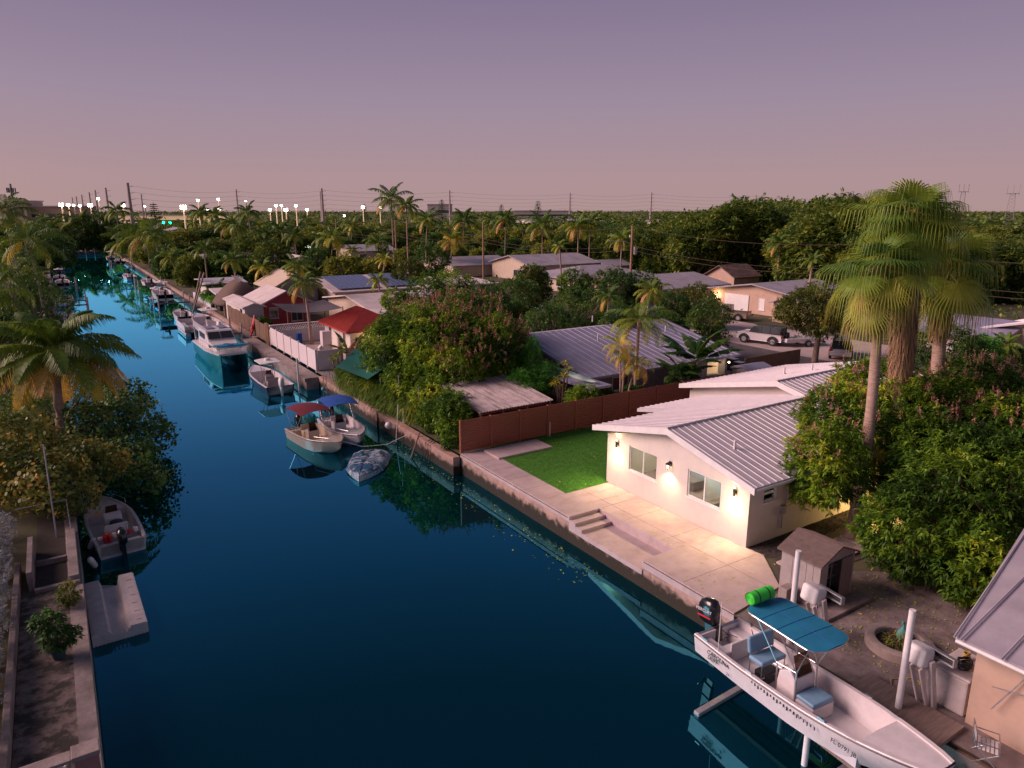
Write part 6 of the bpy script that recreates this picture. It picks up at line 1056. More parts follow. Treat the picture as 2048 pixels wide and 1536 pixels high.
# ================================================================ vehicles
def wheel(p, x, y, r, w=.24):
    e = MB().tube([(x-w/2, y, r), (x+w/2, y, r)], r, 18); o = e.build('tyre', 'rubber', p, local=True, smooth=40); MB().tube([(x-w/2-.01, y, r), (x+w/2+.01, y, r)], r*.6, 12).build('rim', 'galv', o, local=True, smooth=40)
def car(name, label, loc, rz, prof, glass, Wd, m, wb=(.9, 3.7), r=.36, roofm=None, low=.28, cat='car', bed=None, spare=False, rails=False):
    """prof: lower body side outline (y,z) rear->front; glass: greenhouse outline; front towards +Y"""
    t = thing(name, label, cat, loc, rz); b = MB(); n = len(prof); h = Wd/2
    b.loft([[(-h*.93, y, z) for y, z in prof], [(-h, y, z if z < .5 else z-.06) for y, z in prof], [(h, y, z if z < .5 else z-.06) for y, z in prof], [(h*.93, y, z) for y, z in prof]], closed=True, caps=True); b.build('body', m, t, local=True, bev=.05, smooth=30)
    zt_ = max(z for y, z in glass); g_ = MB(); k = .88
    g_.loft([[(-h*(k-.12*(z-glass[0][1])/(zt_-glass[0][1]+.01)), y, z) for y, z in glass], [(h*(k-.12*(z-glass[0][1])/(zt_-glass[0][1]+.01)), y, z) for y, z in glass]], closed=True, caps=True); g_.build('windows', 'glass', t, local=True, bev=.03)
    ys = [y for y, z in glass if z > zt_-.04]; MB().box(-h*.76, h*.76, min(ys)-.02, max(ys)+.02, zt_-.02, zt_+.05).build('roof', roofm or m, t, local=True, bev=.03)
    q = MB(); z0_ = glass[0][1]; yb = min(y for y, z in glass); yf = max(y for y, z in glass)
    for f in (0, .38, .70):
        yy = min(ys)+(max(ys)-min(ys))*f
        for s in (-1, 1): q.ob((s*h*.84, yy, (z0_+zt_)/2), (.03, .09, zt_-z0_), ry=-s*.22)
    q.build('pillars', roofm or m, t, local=True)
    for y in wb:
        for x in (-h+.1, h-.1): wheel(t, x, y, r)
        q = MB()
        for s in (-1, 1): q.tube([(s*(h+.005), y+(r+.09)*cos(a), r+(r+.09)*sin(a)) for a in [pi*j/10 for j in range(11)]], .05, 6)
        q.build('wheel_arches', 'rubber', t, local=True)
    L = max(y for y, z in prof); zl = .85 if r > .35 else .7
    for s in (-1, 1): MB().box(s*h*.86-.1, s*h*.86+.1, -.03, .05, zl, zl+.35).build('tail_light', 'taillight', t, local=True, bev=.02); MB().box(s*h*.75-.12, s*h*.75+.12, L-.05, L+.03, zl, zl+.16).build('headlight', 'glass', t, local=True, bev=.02)
    MB().box(-.28, .28, -.045, -.005, .62, .78).build('number_plate', 'white_paint', t, local=True)
    if spare: MB().tube([(0, -.08, 1.0), (0, -.32, 1.0)], .40, 18).build('spare_wheel', 'rubber', t, local=True, smooth=40)
    if bed: MB().box(-h*.8, h*.8, bed[0], bed[1], 1.02, 1.10).build('bed', 'dark', t, local=True)
    if rails: MB().box(-h*.7, -h*.66, .6, 2.8, zt_+.06, zt_+.1).box(h*.66, h*.7, .6, 2.8, zt_+.06, zt_+.1).build('roof_rails', 'dark', t, local=True)
    return t
JP = [(0, .5), (.0, 1.15), (3.3, 1.18), (4.55, 1.12), (4.75, .9), (4.75, .5), (4.3, .38), (.4, .38)]; JG = [(.12, 1.14), (.2, 1.82), (3.0, 1.82), (3.45, 1.16)]
car('offroad_car', 'boxy white four wheel drive car with dark roof and spare wheel on the drive', (60.9, 44.3, 1.21), radians(15), JP, JG, 1.95, 'carwhite', (.85, 3.85), .43, 'cardark', spare=True)
SP = [(0, .45), (-.05, .85), (.08, 1.1), (3.3, 1.08), (4.5, .9), (4.75, .7), (4.75, .4), (4.3, .3), (.4, .3)]; SG = [(.1, 1.06), (.55, 1.72), (2.9, 1.74), (3.75, 1.08)]
car('suv_car', 'silvery white people carrier seen from behind parked beside the palms', (58.9, 36.9, 1.21), radians(-58), SP, SG, 1.9, 'carwhite', rails=True)
car('sedan_car', 'dark blue low car at the right edge', (60.0, 25.8, 1.21), radians(-112), [(0, .4), (0, .85), (.9, .95), (3.4, .88), (4.6, .68), (4.8, .5), (4.8, .3), (.3, .28)], [(.5, .9), (1.3, 1.36), (2.6, 1.38), (3.6, .88)], 1.85, 'carblue')
PP = [(0, .5), (0, 1.1), (2.0, 1.1), (2.01, 1.12), (4.2, 1.12), (5.2, 1.02), (5.35, .8), (5.35, .45), (.3, .4)]; PG = [(2.1, 1.1), (2.2, 1.78), (3.3, 1.8), (4.0, 1.12)]
car('pickup_truck', 'tan pickup truck with dark bed parked before the beige house', (71.2, 57.2, 1.21), radians(22), PP, PG, 1.95, 'cartan', (1.0, 4.3), .4, bed=(.1, 1.95), cat='pickup truck')
car('pickup_truck', 'silver pickup truck parked up the street among the palms', (58.6, 163, 1.21), radians(-60), PP, PG, 2.0, 'carsilver', (1.0, 4.3), .4, bed=(.1, 1.95), cat='pickup truck')
car('pickup_truck', 'dark blue pickup half hidden by trees beyond the grey blue roof', (63.5, 62.5, 1.21), radians(30), PP, PG, 1.95, 'carblue', (1.0, 4.3), .4, bed=(.1, 1.95), cat='pickup truck')
x, y = GZ(585, 512); car('sedan_car', 'small red car far up the street between palms', (x, y, 1.21), radians(60), SP, SG, 1.9, 'carred'); x, y = GZ(735, 522); car('suv_car', 'dark car parked beyond the silver pickup', (x, y, 1.21), radians(-30), SP, SG, 1.9, 'cardark')
t = thing('boat_trailer', 'white boat trailer behind the yard tree', 'trailer', (64.5, 43, 1.21), radians(70)); MB().box(-.9, .9, 0, 4.2, .45, .85).build('body', 'carwhite', t, local=True, bev=.08); wheel(t, -.95, 1.8, .33); wheel(t, .95, 1.8, .33); MB().tube([(0, 4.2, .5), (0, 5.6, .45)], .05, 6).build('drawbar', 'galv', t, local=True)
# ================================================================ poles, wires, lights, towers
def tpole(label, px, pyt, D, r, arms=5, two=0):
    x, y, z = GD(px, pyt, D); t = thing('transmission_pole', label, 'pole', (x, y, 1.2), -_YW, 'tall transmission poles along the horizon'); MB().tube([(0, 0, 0), (0, 0, z-1.2)], [r, r*.55], 8).build('shaft', 'woodpole' if D < 300 else 'concrete', t, local=True)
    q = MB()
    for k in range(arms): zz = z-1.2-.06*(z)-k*2.3; q.tube([(0, 0, zz), (2.2, 0, zz+.25)], [.09, .05], 4)
    if arms: q.build('crossarms', 'galv', t, local=True)
    return (x, y, z)
TP = {}
for i, (px, py, r) in enumerate([(255, 366, .62), (211, 376, .5), (190, 381, .45), (178, 385, .42), (163, 390, .42), (152, 393, .42), (144, 395, .42), (282, 388, .4), (472, 379, .45), (643, 377, .62), (899, 381, .5), (1140, 386, .5), (1303, 385, .5), (1512, 390, .5), (1670, 393, .5)]):
    TP[px] = tpole(['thickest transmission pole near the left end of the horizon', 'transmission pole just left of the thickest one', 'third transmission pole left of the thickest one', 'fourth transmission pole in the left row', 'fifth transmission pole in the left row', 'sixth transmission pole in the left row', 'farthest transmission pole in the left row', 'transmission pole right of the thickest one by the dark pine', 'transmission pole above the left residential palms', 'thick double transmission pole left of the tall palm pair', 'transmission pole right of the tall palm pair', 'transmission pole beside the distant pine in the middle', 'transmission pole above the right middle trees', 'faint transmission pole above the dark right trees', 'faint transmission pole just left of the fan palms'][i], px, py, 305*54/(420-py), r*1.4)
TP2 = tpole('shorter twin of the thick double transmission pole', 640.5, 383, 390, .7, 0)
def wire(q, a, b, sag, r, n=10): q.tube([Vector(a)*(1-k/n)+Vector(b)*k/n-Vector((0, 0, sag*4*(k/n)*(1-k/n))) for k in range(n+1)], r, 4)
q = MB(); seq = [TP[k] for k in (255, 472, 643, 899, 1140, 1303, 1512, 1670)]
for k in range(5):
    for a, b in zip(seq[:-1], seq[1:]): wire(q, (a[0]+1, a[1], a[2]-1-2.2*k), (b[0]+1, b[1], b[2]-1-2.2*k), 1.5, .03)
tag(q.build('power_lines', 'wire'), 'faint high power lines strung between the transmission poles', 'power line')
UP = []
for i, (px, py, D, lb, tr) in enumerate([(1265, 452, 105, 'nearest wooden street pole with grey transformer right of centre', 1), (966, 446, 131, 'wooden street pole left of the cream house', 0), (790, 440, 170, 'wooden street pole below the tall palm pair', 0), (671, 438, 190, 'wooden street pole among the middle palms', 0)]):
    x, y, z = GD(px, py, D); t = thing('utility_pole', lb, 'utility pole', (x, y, 1.2), 0); h = z-1.2; MB().tube([(0, 0, 0), (0, 0, h)], [.2, .14], 10).build('shaft', 'woodpole', t, local=True); q = MB().tube([(0, 0, h-2.6), (-.8, .6, h-2.2), (-2.2, 1.5, h-2.1)], .04, 5); q.build('lamp_arm', 'galv', t, local=True); MB().ob((-2.4, 1.65, h-2.12), (.6, .3, .12), rz=-.6).build('lamp_head', 'galv', t, local=True, bev=.03)
    if tr: MB().cyl(.42, -.3, h-4.0, h-2.9, .28, 12).build('transformer', 'galv', t, local=True, smooth=40); MB().cyl(-.1, .3, h-1.6, h-1.3, .12, 8).build('insulator', 'white_paint', t, local=True)
    UP.append((x, y, z))
x5, y5, z5 = GD(1750, 486, 88); x6, y6, z6 = GD(2300, 520, 80); q = MB(); seq = [UP[3], UP[2], UP[1], UP[0], (x5, y5, z5), (x6, y6, z6)]
for dz in (0, -2.7, -3.3):
    for a, b in zip(seq[:-1], seq[1:]): wire(q, (a[0], a[1], a[2]-.1+dz), (b[0], b[1], b[2]-.1+dz), 1.0, .022)
tag(q.build('street_wires', 'wire'), 'thin street wires running between the wooden poles to the right edge', 'wire')
t = thing('utility_pole', 'wooden street pole hidden in the fan palm leaves', 'utility pole', (x5, y5, 1.2)); MB().tube([(0, 0, 0), (0, 0, z5-1.2)], [.2, .14], 8).build('shaft', 'woodpole', t, local=True)
x, y, z = GD(20, 368, 300); t = thing('antenna_tower', 'cell antenna mast at the far left edge', 'tower', (x, y, 1.2)); q = MB().cyl(0, 0, 0, z-1.2, .35, 8); q.build('mast', 'galv', t, local=True); q = MB()
for zz in (z-2, z-5, z-10):
    for k in range(6): q.box(1.2*cos(k)*1.0-.15, 1.2*cos(k)+.15, 1.2*sin(k)-.15, 1.2*sin(k)+.15, zz-1.2-.9, zz-1.2+.7)
    q.tube([(-1.4, 0, zz-1.2), (1.4, 0, zz-1.2)], .08, 4)
q.build('antennas', 'dark', t, local=True)
def lattice(label, px, pyt, D, w0, w1):
    x, y, z = GD(px, pyt, D); h = z-1.2; t = thing('lattice_tower', label, 'tower', (x, y, 1.2), .4); q = MB(); n = 12
    for k in range(4):
        a = k*pi/2+pi/4; b = a+pi/2; q.tube([(w0*cos(a), w0*sin(a), 0), (w1*cos(a), w1*sin(a), h)], .09, 4)
        for j in range(n): f, g_ = j/n, (j+1)/n; r0, r1 = w0+(w1-w0)*f, w0+(w1-w0)*g_; s_ = j % 2; q.tube([(r0*cos(b if s_ else a), r0*sin(b if s_ else a), h*f), (r1*cos(a if s_ else b), r1*sin(a if s_ else b), h*g_)], .05, 3)
    q.build('lattice', 'galv', t, local=True); q = MB().box(-w1*1.6, w1*1.6, -w1*1.6, w1*1.6, h, h+.25)
    for k in range(6): q.cyl(w1*1.9*cos(k*1.05), w1*1.9*sin(k*1.05), h-.5, h+4.5, .07, 4)
    q.build('antennas', 'galv', t, local=True)
lattice('white lattice tower with antenna platform nearer the fan palms', 1927, 384, 520, 2.6, 1.5); lattice('broad white lattice tower near the right edge', 2026, 388, 460, 3.4, 1.6)
for i, (px, py, D, r_, m_, lb) in enumerate([(123, 410, 380, 1.5, 'lamp_flood', 'brightest floodlight cluster at the left end'), (137, 410, 380, 1.1, 'lamp_flood', 'second floodlight from the left end'), (148, 411, 400, .8, 'lamp_flood', 'third floodlight from the left end'), (160, 412, 400, .9, 'lamp_flood', 'fourth floodlight from the left end'), (181, 411, 380, 1.5, 'lamp_flood', 'big floodlight below the transmission poles'), (197, 398, 400, .9, 'lamp_flood', 'high twin floodlight between transmission poles'), (246, 411, 360, 1.4, 'lamp_flood', 'bright floodlight just left of the thickest pole'), (290, 413, 400, .7, 'lamp_flood', 'small floodlight left of the dark pine'), (367, 415, 330, 1.9, 'lamp_amber', 'large amber floodlight over the orange building'), (396, 401, 380, .9, 'lamp_flood', 'tall floodlight mast right of the amber light'), (437, 399, 380, .9, 'lamp_flood', 'second tall floodlight mast right of the amber light'), (416, 419, 400, .9, 'lamp_flood', 'low floodlight between the two tall masts'), (439, 419, 400, 1.0, 'lamp_flood', 'low floodlight under the second tall mast'), (492, 403, 400, .5, 'lamp_flood', 'small high floodlight above the slim palm'), (540, 420, 400, 1.1, 'lamp_flood', 'leftmost floodlight of the middle group'), (552, 412, 400, 1.0, 'lamp_flood', 'second floodlight of the middle group'), (563, 412, 420, .9, 'lamp_flood', 'third floodlight of the middle group'), (572, 420, 380, 1.4, 'lamp_flood', 'brightest floodlight of the middle group'), (592, 412, 380, 1.0, 'lamp_flood', 'floodlight mast right of the middle group'), (614, 420, 400, 1.1, 'lamp_flood', 'last floodlight before the thick pole'), (689, 432, 380, .8, 'lamp_flood', 'low floodlight right of the thick pole'), (726, 415, 380, 1.2, 'lamp_flood', 'floodlight left of the tall palm pair'), (760, 416, 380, 1.1, 'lamp_flood', 'floodlight just under the tall palm fronds')]):
    x, y, z = GD(px, py, D); t = thing('floodlight', lb, 'floodlight', (x, y, 1.2), -_YW, 'sports field floodlights on the horizon'); MB().tube([(0, 0, 0), (0, 0, z-1.2)], [.35, .22], 6).build('mast', 'warm_glow_paint' if r_ > .8 else 'concrete', t, local=True); h = z-1.2  # larger masts glow to imitate floodlight falling on them
    q = MB()
    for a in (-1, 0, 1):
        for b in (-.5, .5): q.lathe((a*r_*.48, -.3, h+b*r_*.5), [(0, -r_*.2), (r_*.17, -r_*.1), (r_*.2, 0), (r_*.17, r_*.1), (0, r_*.2)], 8)
    q.build('lamp_head', m_, t, local=True, smooth=1)
for i, px in enumerate((327, 340)): x, y, z = GD(px, 447, 300); t = thing('traffic_light', ['left green traffic light in the distance', 'right green traffic light in the distance'][i], 'traffic light', (x, y, 1.2)); MB().tube([(0, 0, 0), (0, 0, z-1.2)], .1, 6).build('mast', 'galv', t, local=True); MB().lathe((0, 0, z-1.0), [(0, -.55), (.5, -.2), (.5, .2), (0, .55)], 8).build('lamp_head', 'lamp_green', t, local=True)
x, y = GZ(620, 497, 2.2); tag(MB().box(-3, 3, -.1, .1, 0, 1.8).build('lit_garage', 'cool_glow_paint', loc=(x, y, 1.2)), 'small white garage front with painted-in bright glow far up the street', 'garage')  # the front emits by itself; its lit look is put into the colour
# ================================================================ palms and trees in the middle distance
def ashore(px, py, D):
    while True:
        x, y, z = GD(px, py, D)
        if not (.3 < x < 19.5 and y < 284) or D > 400: return D
        D *= 1.02
def mid_palm(label, px, py, D, rpx, base=None, tone=.35, n=16, droop=1.7, sag=.7, seed=0, lean=0, r=.15):
    D = ashore(px, py, D); x, y, z = GD(px, py, D); palm('palm_tree', label, 'palm tree', (x, y, 1.2), z-1.2, n, rpx*D/1419*1.05, 26, rpx*D/1419*.3, seed, r, (lean, 0), tone=tone*.66, dead=.06, wl=.11*D/100, droop=droop, sag=sag)
MP = [('tall palm with the highest crown near the centre', 783, 398, 150, 46, .38), ('second palm right of the highest centre palm', 812, 412, 158, 34, .3), ('palm with orange brown fronds left of the middle street pole', 900, 482, 150, 36, .8), ('palm with thick trunk left of the trunk pair', 1157, 452, 150, 40, .45), ('palm with straight pale trunk right of the trunk pair', 1180, 446, 152, 36, .4), ('bending palm right of the trunk pair', 1243, 478, 140, 34, .42), ('small yellow palm before the cream house', 1124, 492, 112, 22, .62), ('dark palm left of the trunk pair', 1085, 452, 160, 42, .3), ('palm leaning before the dark right trees', 1560, 486, 120, 32, .35), ('short palm by the right houses', 1622, 520, 98, 26, .4), ('slim tall palm with bare trunk on the left skyline', 500, 424, 200, 30, .4), ('tall two tiered palm in front of the flat roofs', 614, 566, 74, 42, .42), ('upper crown palm behind the two tiered palm', 606, 532, 88, 34, .38), ('small yellow green palm by the street', 700, 500, 165, 18, .5), ('dark palm near the small street palm', 640, 478, 180, 28, .3), ('yellow palm right of the street pole', 775, 508, 130, 24, .6), ('yellow brown palm leaning over the street', 762, 520, 120, 22, .66), ('palm behind the middle mango tree', 1290, 582, 62, 40, .42), ('dark palm left of the palm behind the mango', 1215, 592, 66, 36, .36), ('large feathery palm overhanging the canal', 292, 470, 170, 62, .42), ('second feathery palm overhanging the canal', 255, 485, 165, 46, .36), ('small bright yellow green palm above the lifted boat', 350, 515, 120, 26, .55), ('lush palm beside the white villa', 432, 582, 88, 36, .3), ('tall palm at the far left edge', 18, 424, 120, 52, .35), ('big shadowy palm on the left bank', 66, 480, 95, 66, .38), ('palm with orange old fronds on the left bank', 100, 470, 130, 40, .62), ('palm drooping over the left boats', 40, 560, 62, 70, .34), ('green palm at the left edge behind the coconut palm', -20, 590, 58, 70, .36), ('palm standing in front of the canal end', 160, 446, 250, 36, .4), ('palm on the far left skyline', 230, 422, 260, 28, .35), ('dark palm among the left skyline trees', 400, 425, 300, 26, .32), ('palm right of the two tall masts', 428, 430, 290, 24, .45), ('dark palm on the middle left skyline', 462, 448, 230, 34, .35), ('palm cluster member below the floodlights', 560, 462, 220, 36, .35), ('dark palm left of the street pole', 530, 470, 210, 34, .33), ('thin trunk palm above the red car', 590, 470, 200, 28, .35), ('palm beyond the thick pole', 700, 452, 230, 26, .4), ('palm right of the highest centre pair', 850, 440, 190, 34, .38), ('dark palm in the centre skyline', 925, 440, 200, 34, .3), ('palm in the centre skyline beside the pine', 1010, 440, 210, 34, .33), ('yellow brown bushy palm left of the mango', 760, 560, 100, 26, .6), ('dark fronded palm above the thatched hut', 470, 520, 118, 32, .36), ('orange tinged palm right of the thatched hut', 530, 535, 112, 30, .58)]
for i, (lb, px, py, D, rp, tn) in enumerate(MP): mid_palm(lb, px, py, D, rp, tone=tn, seed=200+i, lean=RN.uniform(-.8, .8), n=18 if rp > 30 else 13)
mid_palm('small fan crowned palm beside the blue car', 2010, 690, 68, 34, tone=.4, seed=300, droop=1.4, n=20)
def mid_tree(name, label, px, py, D, rpx, m='leaf_dark', tb=.5, seed=0, hr=.8, cat='tree', n=900, k=8, base=1.2, Lf=None, low=True):
    D = ashore(px, py, D); x, y, z = GD(px, py, D); r = rpx*D/1419; R = random.Random(seed); lb_ = [(x, y, z, r*.8, r*.8, r*hr)]
    for j in range(5): a = j*1.26+R.random(); lb_.append((x+r*.55*cos(a), y+r*.55*sin(a), z+r*R.uniform(-.35, .25)*hr, r*.5, r*.5, r*.45*hr))
    for j in range(4 if low else 0): a = j*1.57+R.random(); lb_.append((x+r*.5*cos(a), y+r*.5*sin(a), base+(z-base)*.42, r*.5, r*.5, (z-base)*.36))
    L = Lf or .0035*D+.08; return tree(name, label, (x, y, base), lb_, n, k, L, L*.38, m, seed, r=.05*r+.06, cat=cat, tbase=tb, droop=.2)
MT = [('large dark leafy tree in front of the grey roofed street houses', 1165, 612, 70, 60, 'leaf_dark', .55), ('dark leafy tree just right of the middle mango', 1095, 640, 64, 46, 'leaf_dark', .45), ('dense tree right behind the blossoming mango', 975, 600, 74, 48, 'leaf_dark', .5), ('green tree behind the mango crown', 905, 572, 82, 44, 'leaf_mango', .5), ('green tree left of the mango top', 850, 580, 72, 42, 'leaf_mango', .42), ('thick dark tree beyond the mango', 1035, 590, 86, 46, 'leaf_dark', .5), ('tree at the right end of the dark middle clump', 1240, 640, 60, 40, 'leaf_dark', .42), ('low tree left of the beige house lamp', 1395, 600, 84, 42, 'leaf_grape', .4), ('bright leaved small tree before the parked tan pickup', 1420, 632, 66, 44, 'leaf_dark', .6), ('shadowy tree beside the blue pickup', 1345, 610, 76, 36, 'leaf_dark', .35), ('pale stem tree in the middle', 1060, 560, 100, 34, 'leaf_grape', .35), ('bush by the street wall', 860, 520, 120, 40, 'leaf_dark', .5), ('dark tree by the street left', 820, 545, 108, 34, 'leaf_grape', .4), ('round tree left of the villa', 500, 500, 150, 34, 'leaf_bg', .5), ('tree behind the white villa', 545, 510, 140, 34, 'leaf_bg', .5), ('dark bush left of the white roof', 640, 520, 130, 30, 'leaf_dark', .5), ('bush beside the thatched hut', 440, 588, 100, 24, 'leaf_dark', .5), ('bush in the pink cottage yard', 527, 650, 76, 14, 'leaf_dark', .6), ('hedge tree above the lifted boat', 330, 520, 150, 22, 'leaf_dark', .4), ('tree on the canal edge behind the palms', 240, 520, 170, 34, 'leaf_dark', .45), ('big dark tree by the canal end', 195, 465, 240, 46, 'leaf_dark', .4), ('dark tree left of the canal end', 90, 500, 200, 46, 'leaf_dark', .45), ('dark tree on the left bank mid way', 70, 600, 75, 55, 'leaf_dark', .45), ('shadowy tree at the left edge', 10, 660, 60, 60, 'leaf_dark', .4), ('bushy tree behind the left mango', 790, 600, 62, 28, 'leaf_mango', .4), ('small hedge behind the corrugated shed', 985, 690, 55, 34, 'leaf_dark', .45)]
for i, (lb, px, py, D, rp, m_, tb) in enumerate(MT): mid_tree('broadleaf_tree', lb, px, py, D, rp, m_, tb, 400+i)
_lb = list(MT)
for i in range(60):
    px = RN.uniform(800, 1400); py = RN.uniform(535, 655); D = 13.3*1419/(py-420+38); x, y, z = GD(px, py, D)
    if any(a < x < b and c < y < d for a, b, c, d in FOOT) or 50 < x < 60: continue
    mid_tree('thicket_tree', 'shadowy garden tree in the thicket behind the blossoming mango', px, py, D, RN.uniform(26, 40), ['leaf_dark', 'leaf_bg', 'leaf_mango'][i % 3], RN.uniform(.3, .6), 700+i, n=700); bpy.data.objects[[o.name for o in bpy.data.objects if o.name.startswith('thicket_tree')][-1]]['group'] = 'thicket trees behind the blossoming mango'
YT = mid_tree('yard_tree', 'round olive and orange tree with pale trunk in front of the drive', 1640, 622, 68, 80, 'leaf_grape', .38, 77, .62, n=2600, k=9, Lf=.28, low=False)
mid_tree('bougainvillea', 'dark shrubbery behind the fan palm trunks on the right', 1890, 690, 60, 60, 'leaf_dark', .5, 78, .6, n=1500)
mid_tree('garden_shrub', 'tropical shrubs right of the fan palms beside the blue car', 1960, 700, 64, 40, 'leaf_bright', .3, 79, .6, n=900); mid_tree('garden_shrub', 'low dark shrubs behind the blue car at the right edge', 2060, 720, 70, 46, 'leaf_dark', .4, 80, .5, n=900)
# bare tree in the middle clump
x, y = GZ(1040, 690, 1.2); q = MB(); R = random.Random(2)
def br(q, p, d, l, r_, n_):
    e = p+d*l; q.tube([p, (p+e)/2+Vector((R.uniform(-.1, .1),)*3)*l*.3, e], [r_, r_*.8, r_*.6], 5)
    if n_: [br(q, e, (d+Vector((R.uniform(-.7, .7), R.uniform(-.7, .7), R.uniform(-.1, .5)))).normalized(), l*.72, r_*.6, n_-1) for _ in range(3)]
br(q, Vector((0, 0, 0)), Vector((0, 0, 1)), 2.0, .12, 4); tag(q.build('bare_tree', 'twig', loc=(31.5, 56, 1.2), smooth=1), 'leafless grey branching tree right of the blossoming mango', 'tree')
# green net canopy
GN = thing('shade_net', 'dark green shade net stretched on poles over the strap leaved shrubs', 'shade net', (18, 48, 1.2)); c4 = [Vector((16.5, 49.6, 3.35)), Vector((19.6, 53.5, 3.7)), Vector((20.2, 47.6, 3.7)), Vector((17.0, 44.6, 3.35))]
rows = [[tuple(lerp(lerp(c4[0], c4[1], j/8), lerp(c4[3], c4[2], j/8), i/8)-Vector((0, 0, .3*sin(pi*i/8)*sin(pi*j/8)))) for j in range(9)] for i in range(9)]; MB().loft(rows).build('net', 'tealnet', GN, smooth=1)
for c_ in c4[1:3]+[Vector((17.9, 44.6, 3.35)), Vector((17.9, 49.4, 3.35))]: MB().cyl(c_.x, c_.y, 1.2, c_.z, .035, 6).build('pole', 'galv', GN)
# ================================================================ the wood and the far belt
def proto(name, m, seed, r, h, n, k, L, tb, cat='tree', r2=1.0):
    R = random.Random(seed); lb_ = [(0, 0, h-r*.9, r*.85, r*.85, r*.85)]
    for j in range(8): a = j*.8+R.random(); rr = r*R.uniform(.45, .75); lb_.append((rr*cos(a), rr*sin(a), h-r*R.uniform(.7, 1.8), r*.5, r*.5, r*.55))
    t = thing(name, 'x', cat, (0, 0, 0)); mb = MB(); limbs(mb, (0, 0, 0), lb_[:5], .03*h, seed); mb.build('trunk', 'bark', t, smooth=1, local=True); foliage('crown', lb_, n, k, L, L*.42, m, t, None, seed, tbase=tb, droop=.15, tamp=.3, depth=.2); return t
PR = [proto('wood_tree', 'leaf_bg', 500+i, 4.6, 10, 2300, 7, .62, .42+.05*(i % 3)) for i in range(4)]; PR2 = [proto('distant_tree', ['leaf_bg', 'leaf_dark', 'leaf_bg'][i], 520+i, 3.6, 7.2, 1100, 7, .7, [.5, .5, .68][i]) for i in range(3)]
PP_ = [palm('distant_palm', 'x', 'palm tree', (0, 0, 0), 8.5, 15, 3.4, 16, 1.1, 600+i, .17, (.5*i, 0), tone=.2+.07*i, dead=.0, wl=.24, droop=1.8) for i in range(3)]
def blocked(x, y, m=0): return any(a-m < x < b+m and c-m < y < d+m for a, b, c, d in FOOT) or (50 < x < 59.5 and y < 200) or (-3 < x < 20 and y < 284)
used = set(); cnt = {'w': 0, 'd': 0, 'p': 0}
def put(pr, x, y, s, rz, label, group):
    if pr.name not in used: used.add(pr.name); pr.location = (x, y, 1.15); pr.rotation_euler = (0, 0, rz); pr.scale = s; pr['label'] = label; pr['group'] = group
    else: copy_tree(pr, (x, y, 1.15), rz, s, label, group)
def pxof(x, y): c = x*cos(_YW)-y*sin(_YW); f = x*sin(_YW)+y*cos(_YW); return 1024+1419*c/(f*cos(_TH)) if f > 1 else -9999, f
def where(px, D, s, w_, kind):
    a = 'beyond the left bank' if px < 120 else 'below the leftmost floodlights' if px < 240 else 'right of the thickest transmission pole' if px < 420 else 'under the middle floodlight group' if px < 600 else 'around the thick double pole' if px < 740 else 'near the tall palm pair' if px < 900 else 'beyond the middle street poles' if px < 1080 else 'beyond the cream house' if px < 1230 else 'above the nearest street pole' if px < 1360 else 'above the brown gable' if px < 1480 else 'over the beige house' if px < 1640 else 'left behind the fan palms' if px < 1800 else 'right behind the fan palms' if px < 1930 else 'near the right edge'
    b = 'close' if D < 150 else 'distant' if D < 260 else 'very far'; c = 'small' if s < .85 else 'middling' if s < 1 else 'tall'
    return f'{b} {c} {kind} {a}'
R = random.Random(9); pts = []
def far(x, y, d): return all((x-a)**2+(y-b)**2 > d*d for a, b in pts)
# dense wood at the right
tries = 0
while cnt['w'] < 185 and tries < 9000:
    tries += 1; D = 112+95*R.random()**1.3; px = R.uniform(1130, 2080); x, y, _ = GD(px, 420, D/cos(math.atan((px-1024)/1419))**0)
    if x < 100 and px < 1900 or x < 96: continue
    if px > 1880 and D < 125: continue
    if blocked(x, y, 3) or not far(x, y, 5.2): continue
    pts.append((x, y)); tall = 1.0+.42*min(1, max(0, (px-1280)/200)) if px < 1850 else .78
    s = R.uniform(.86, 1.12)*tall*(.84 if px < 1330 else 1); put(PR[cnt['w'] % 4], x, y, (s*1.05, s*1.05, s), R.uniform(0, 6.28), where(px, D, s/1.1, 'broad', 'tree in the dense dark wood'), 'trees of the dense wood on the right'); cnt['w'] += 1
# belt of garden trees and palms
pts = []
tries = 0
while (cnt['d'] < 290) and tries < 16000:
    tries += 1; px = R.uniform(-60, 1330) if R.random() < .9 else R.uniform(1330, 2080); D = 120+360*R.random()**1.1
    if px > 1150 and D < 230: continue
    x, y, _ = GD(px, 420, D)
    if blocked(x, y, 2) or not far(x, y, 3.0+D*.018): continue
    pts.append((x, y)); s = R.uniform(.7, 1.12)*(.8 if D < 200 else 1); put(PR2[cnt['d'] % 3], x, y, (s*(1+D/700), s*(1+D/700), s), R.uniform(0, 6.28), where(px, D, s, 'broad', 'garden tree'), 'distant garden trees'); cnt['d'] += 1
tries = 0
while cnt['p'] < 45 and tries < 8000:
    tries += 1; px = R.uniform(-40, 1250); D = 130+330*R.random()**1.2; x, y, _ = GD(px, 420, D)
    if blocked(x, y, 1) or not far(x, y, 3.2): continue
    pts.append((x, y)); s = R.uniform(.75, 1.15); put(PP_[cnt['p'] % 3], x, y, (s, s, s), R.uniform(0, 6.28), where(px, D, s, 'spreading', 'coconut palm'), 'distant palms'); cnt['p'] += 1
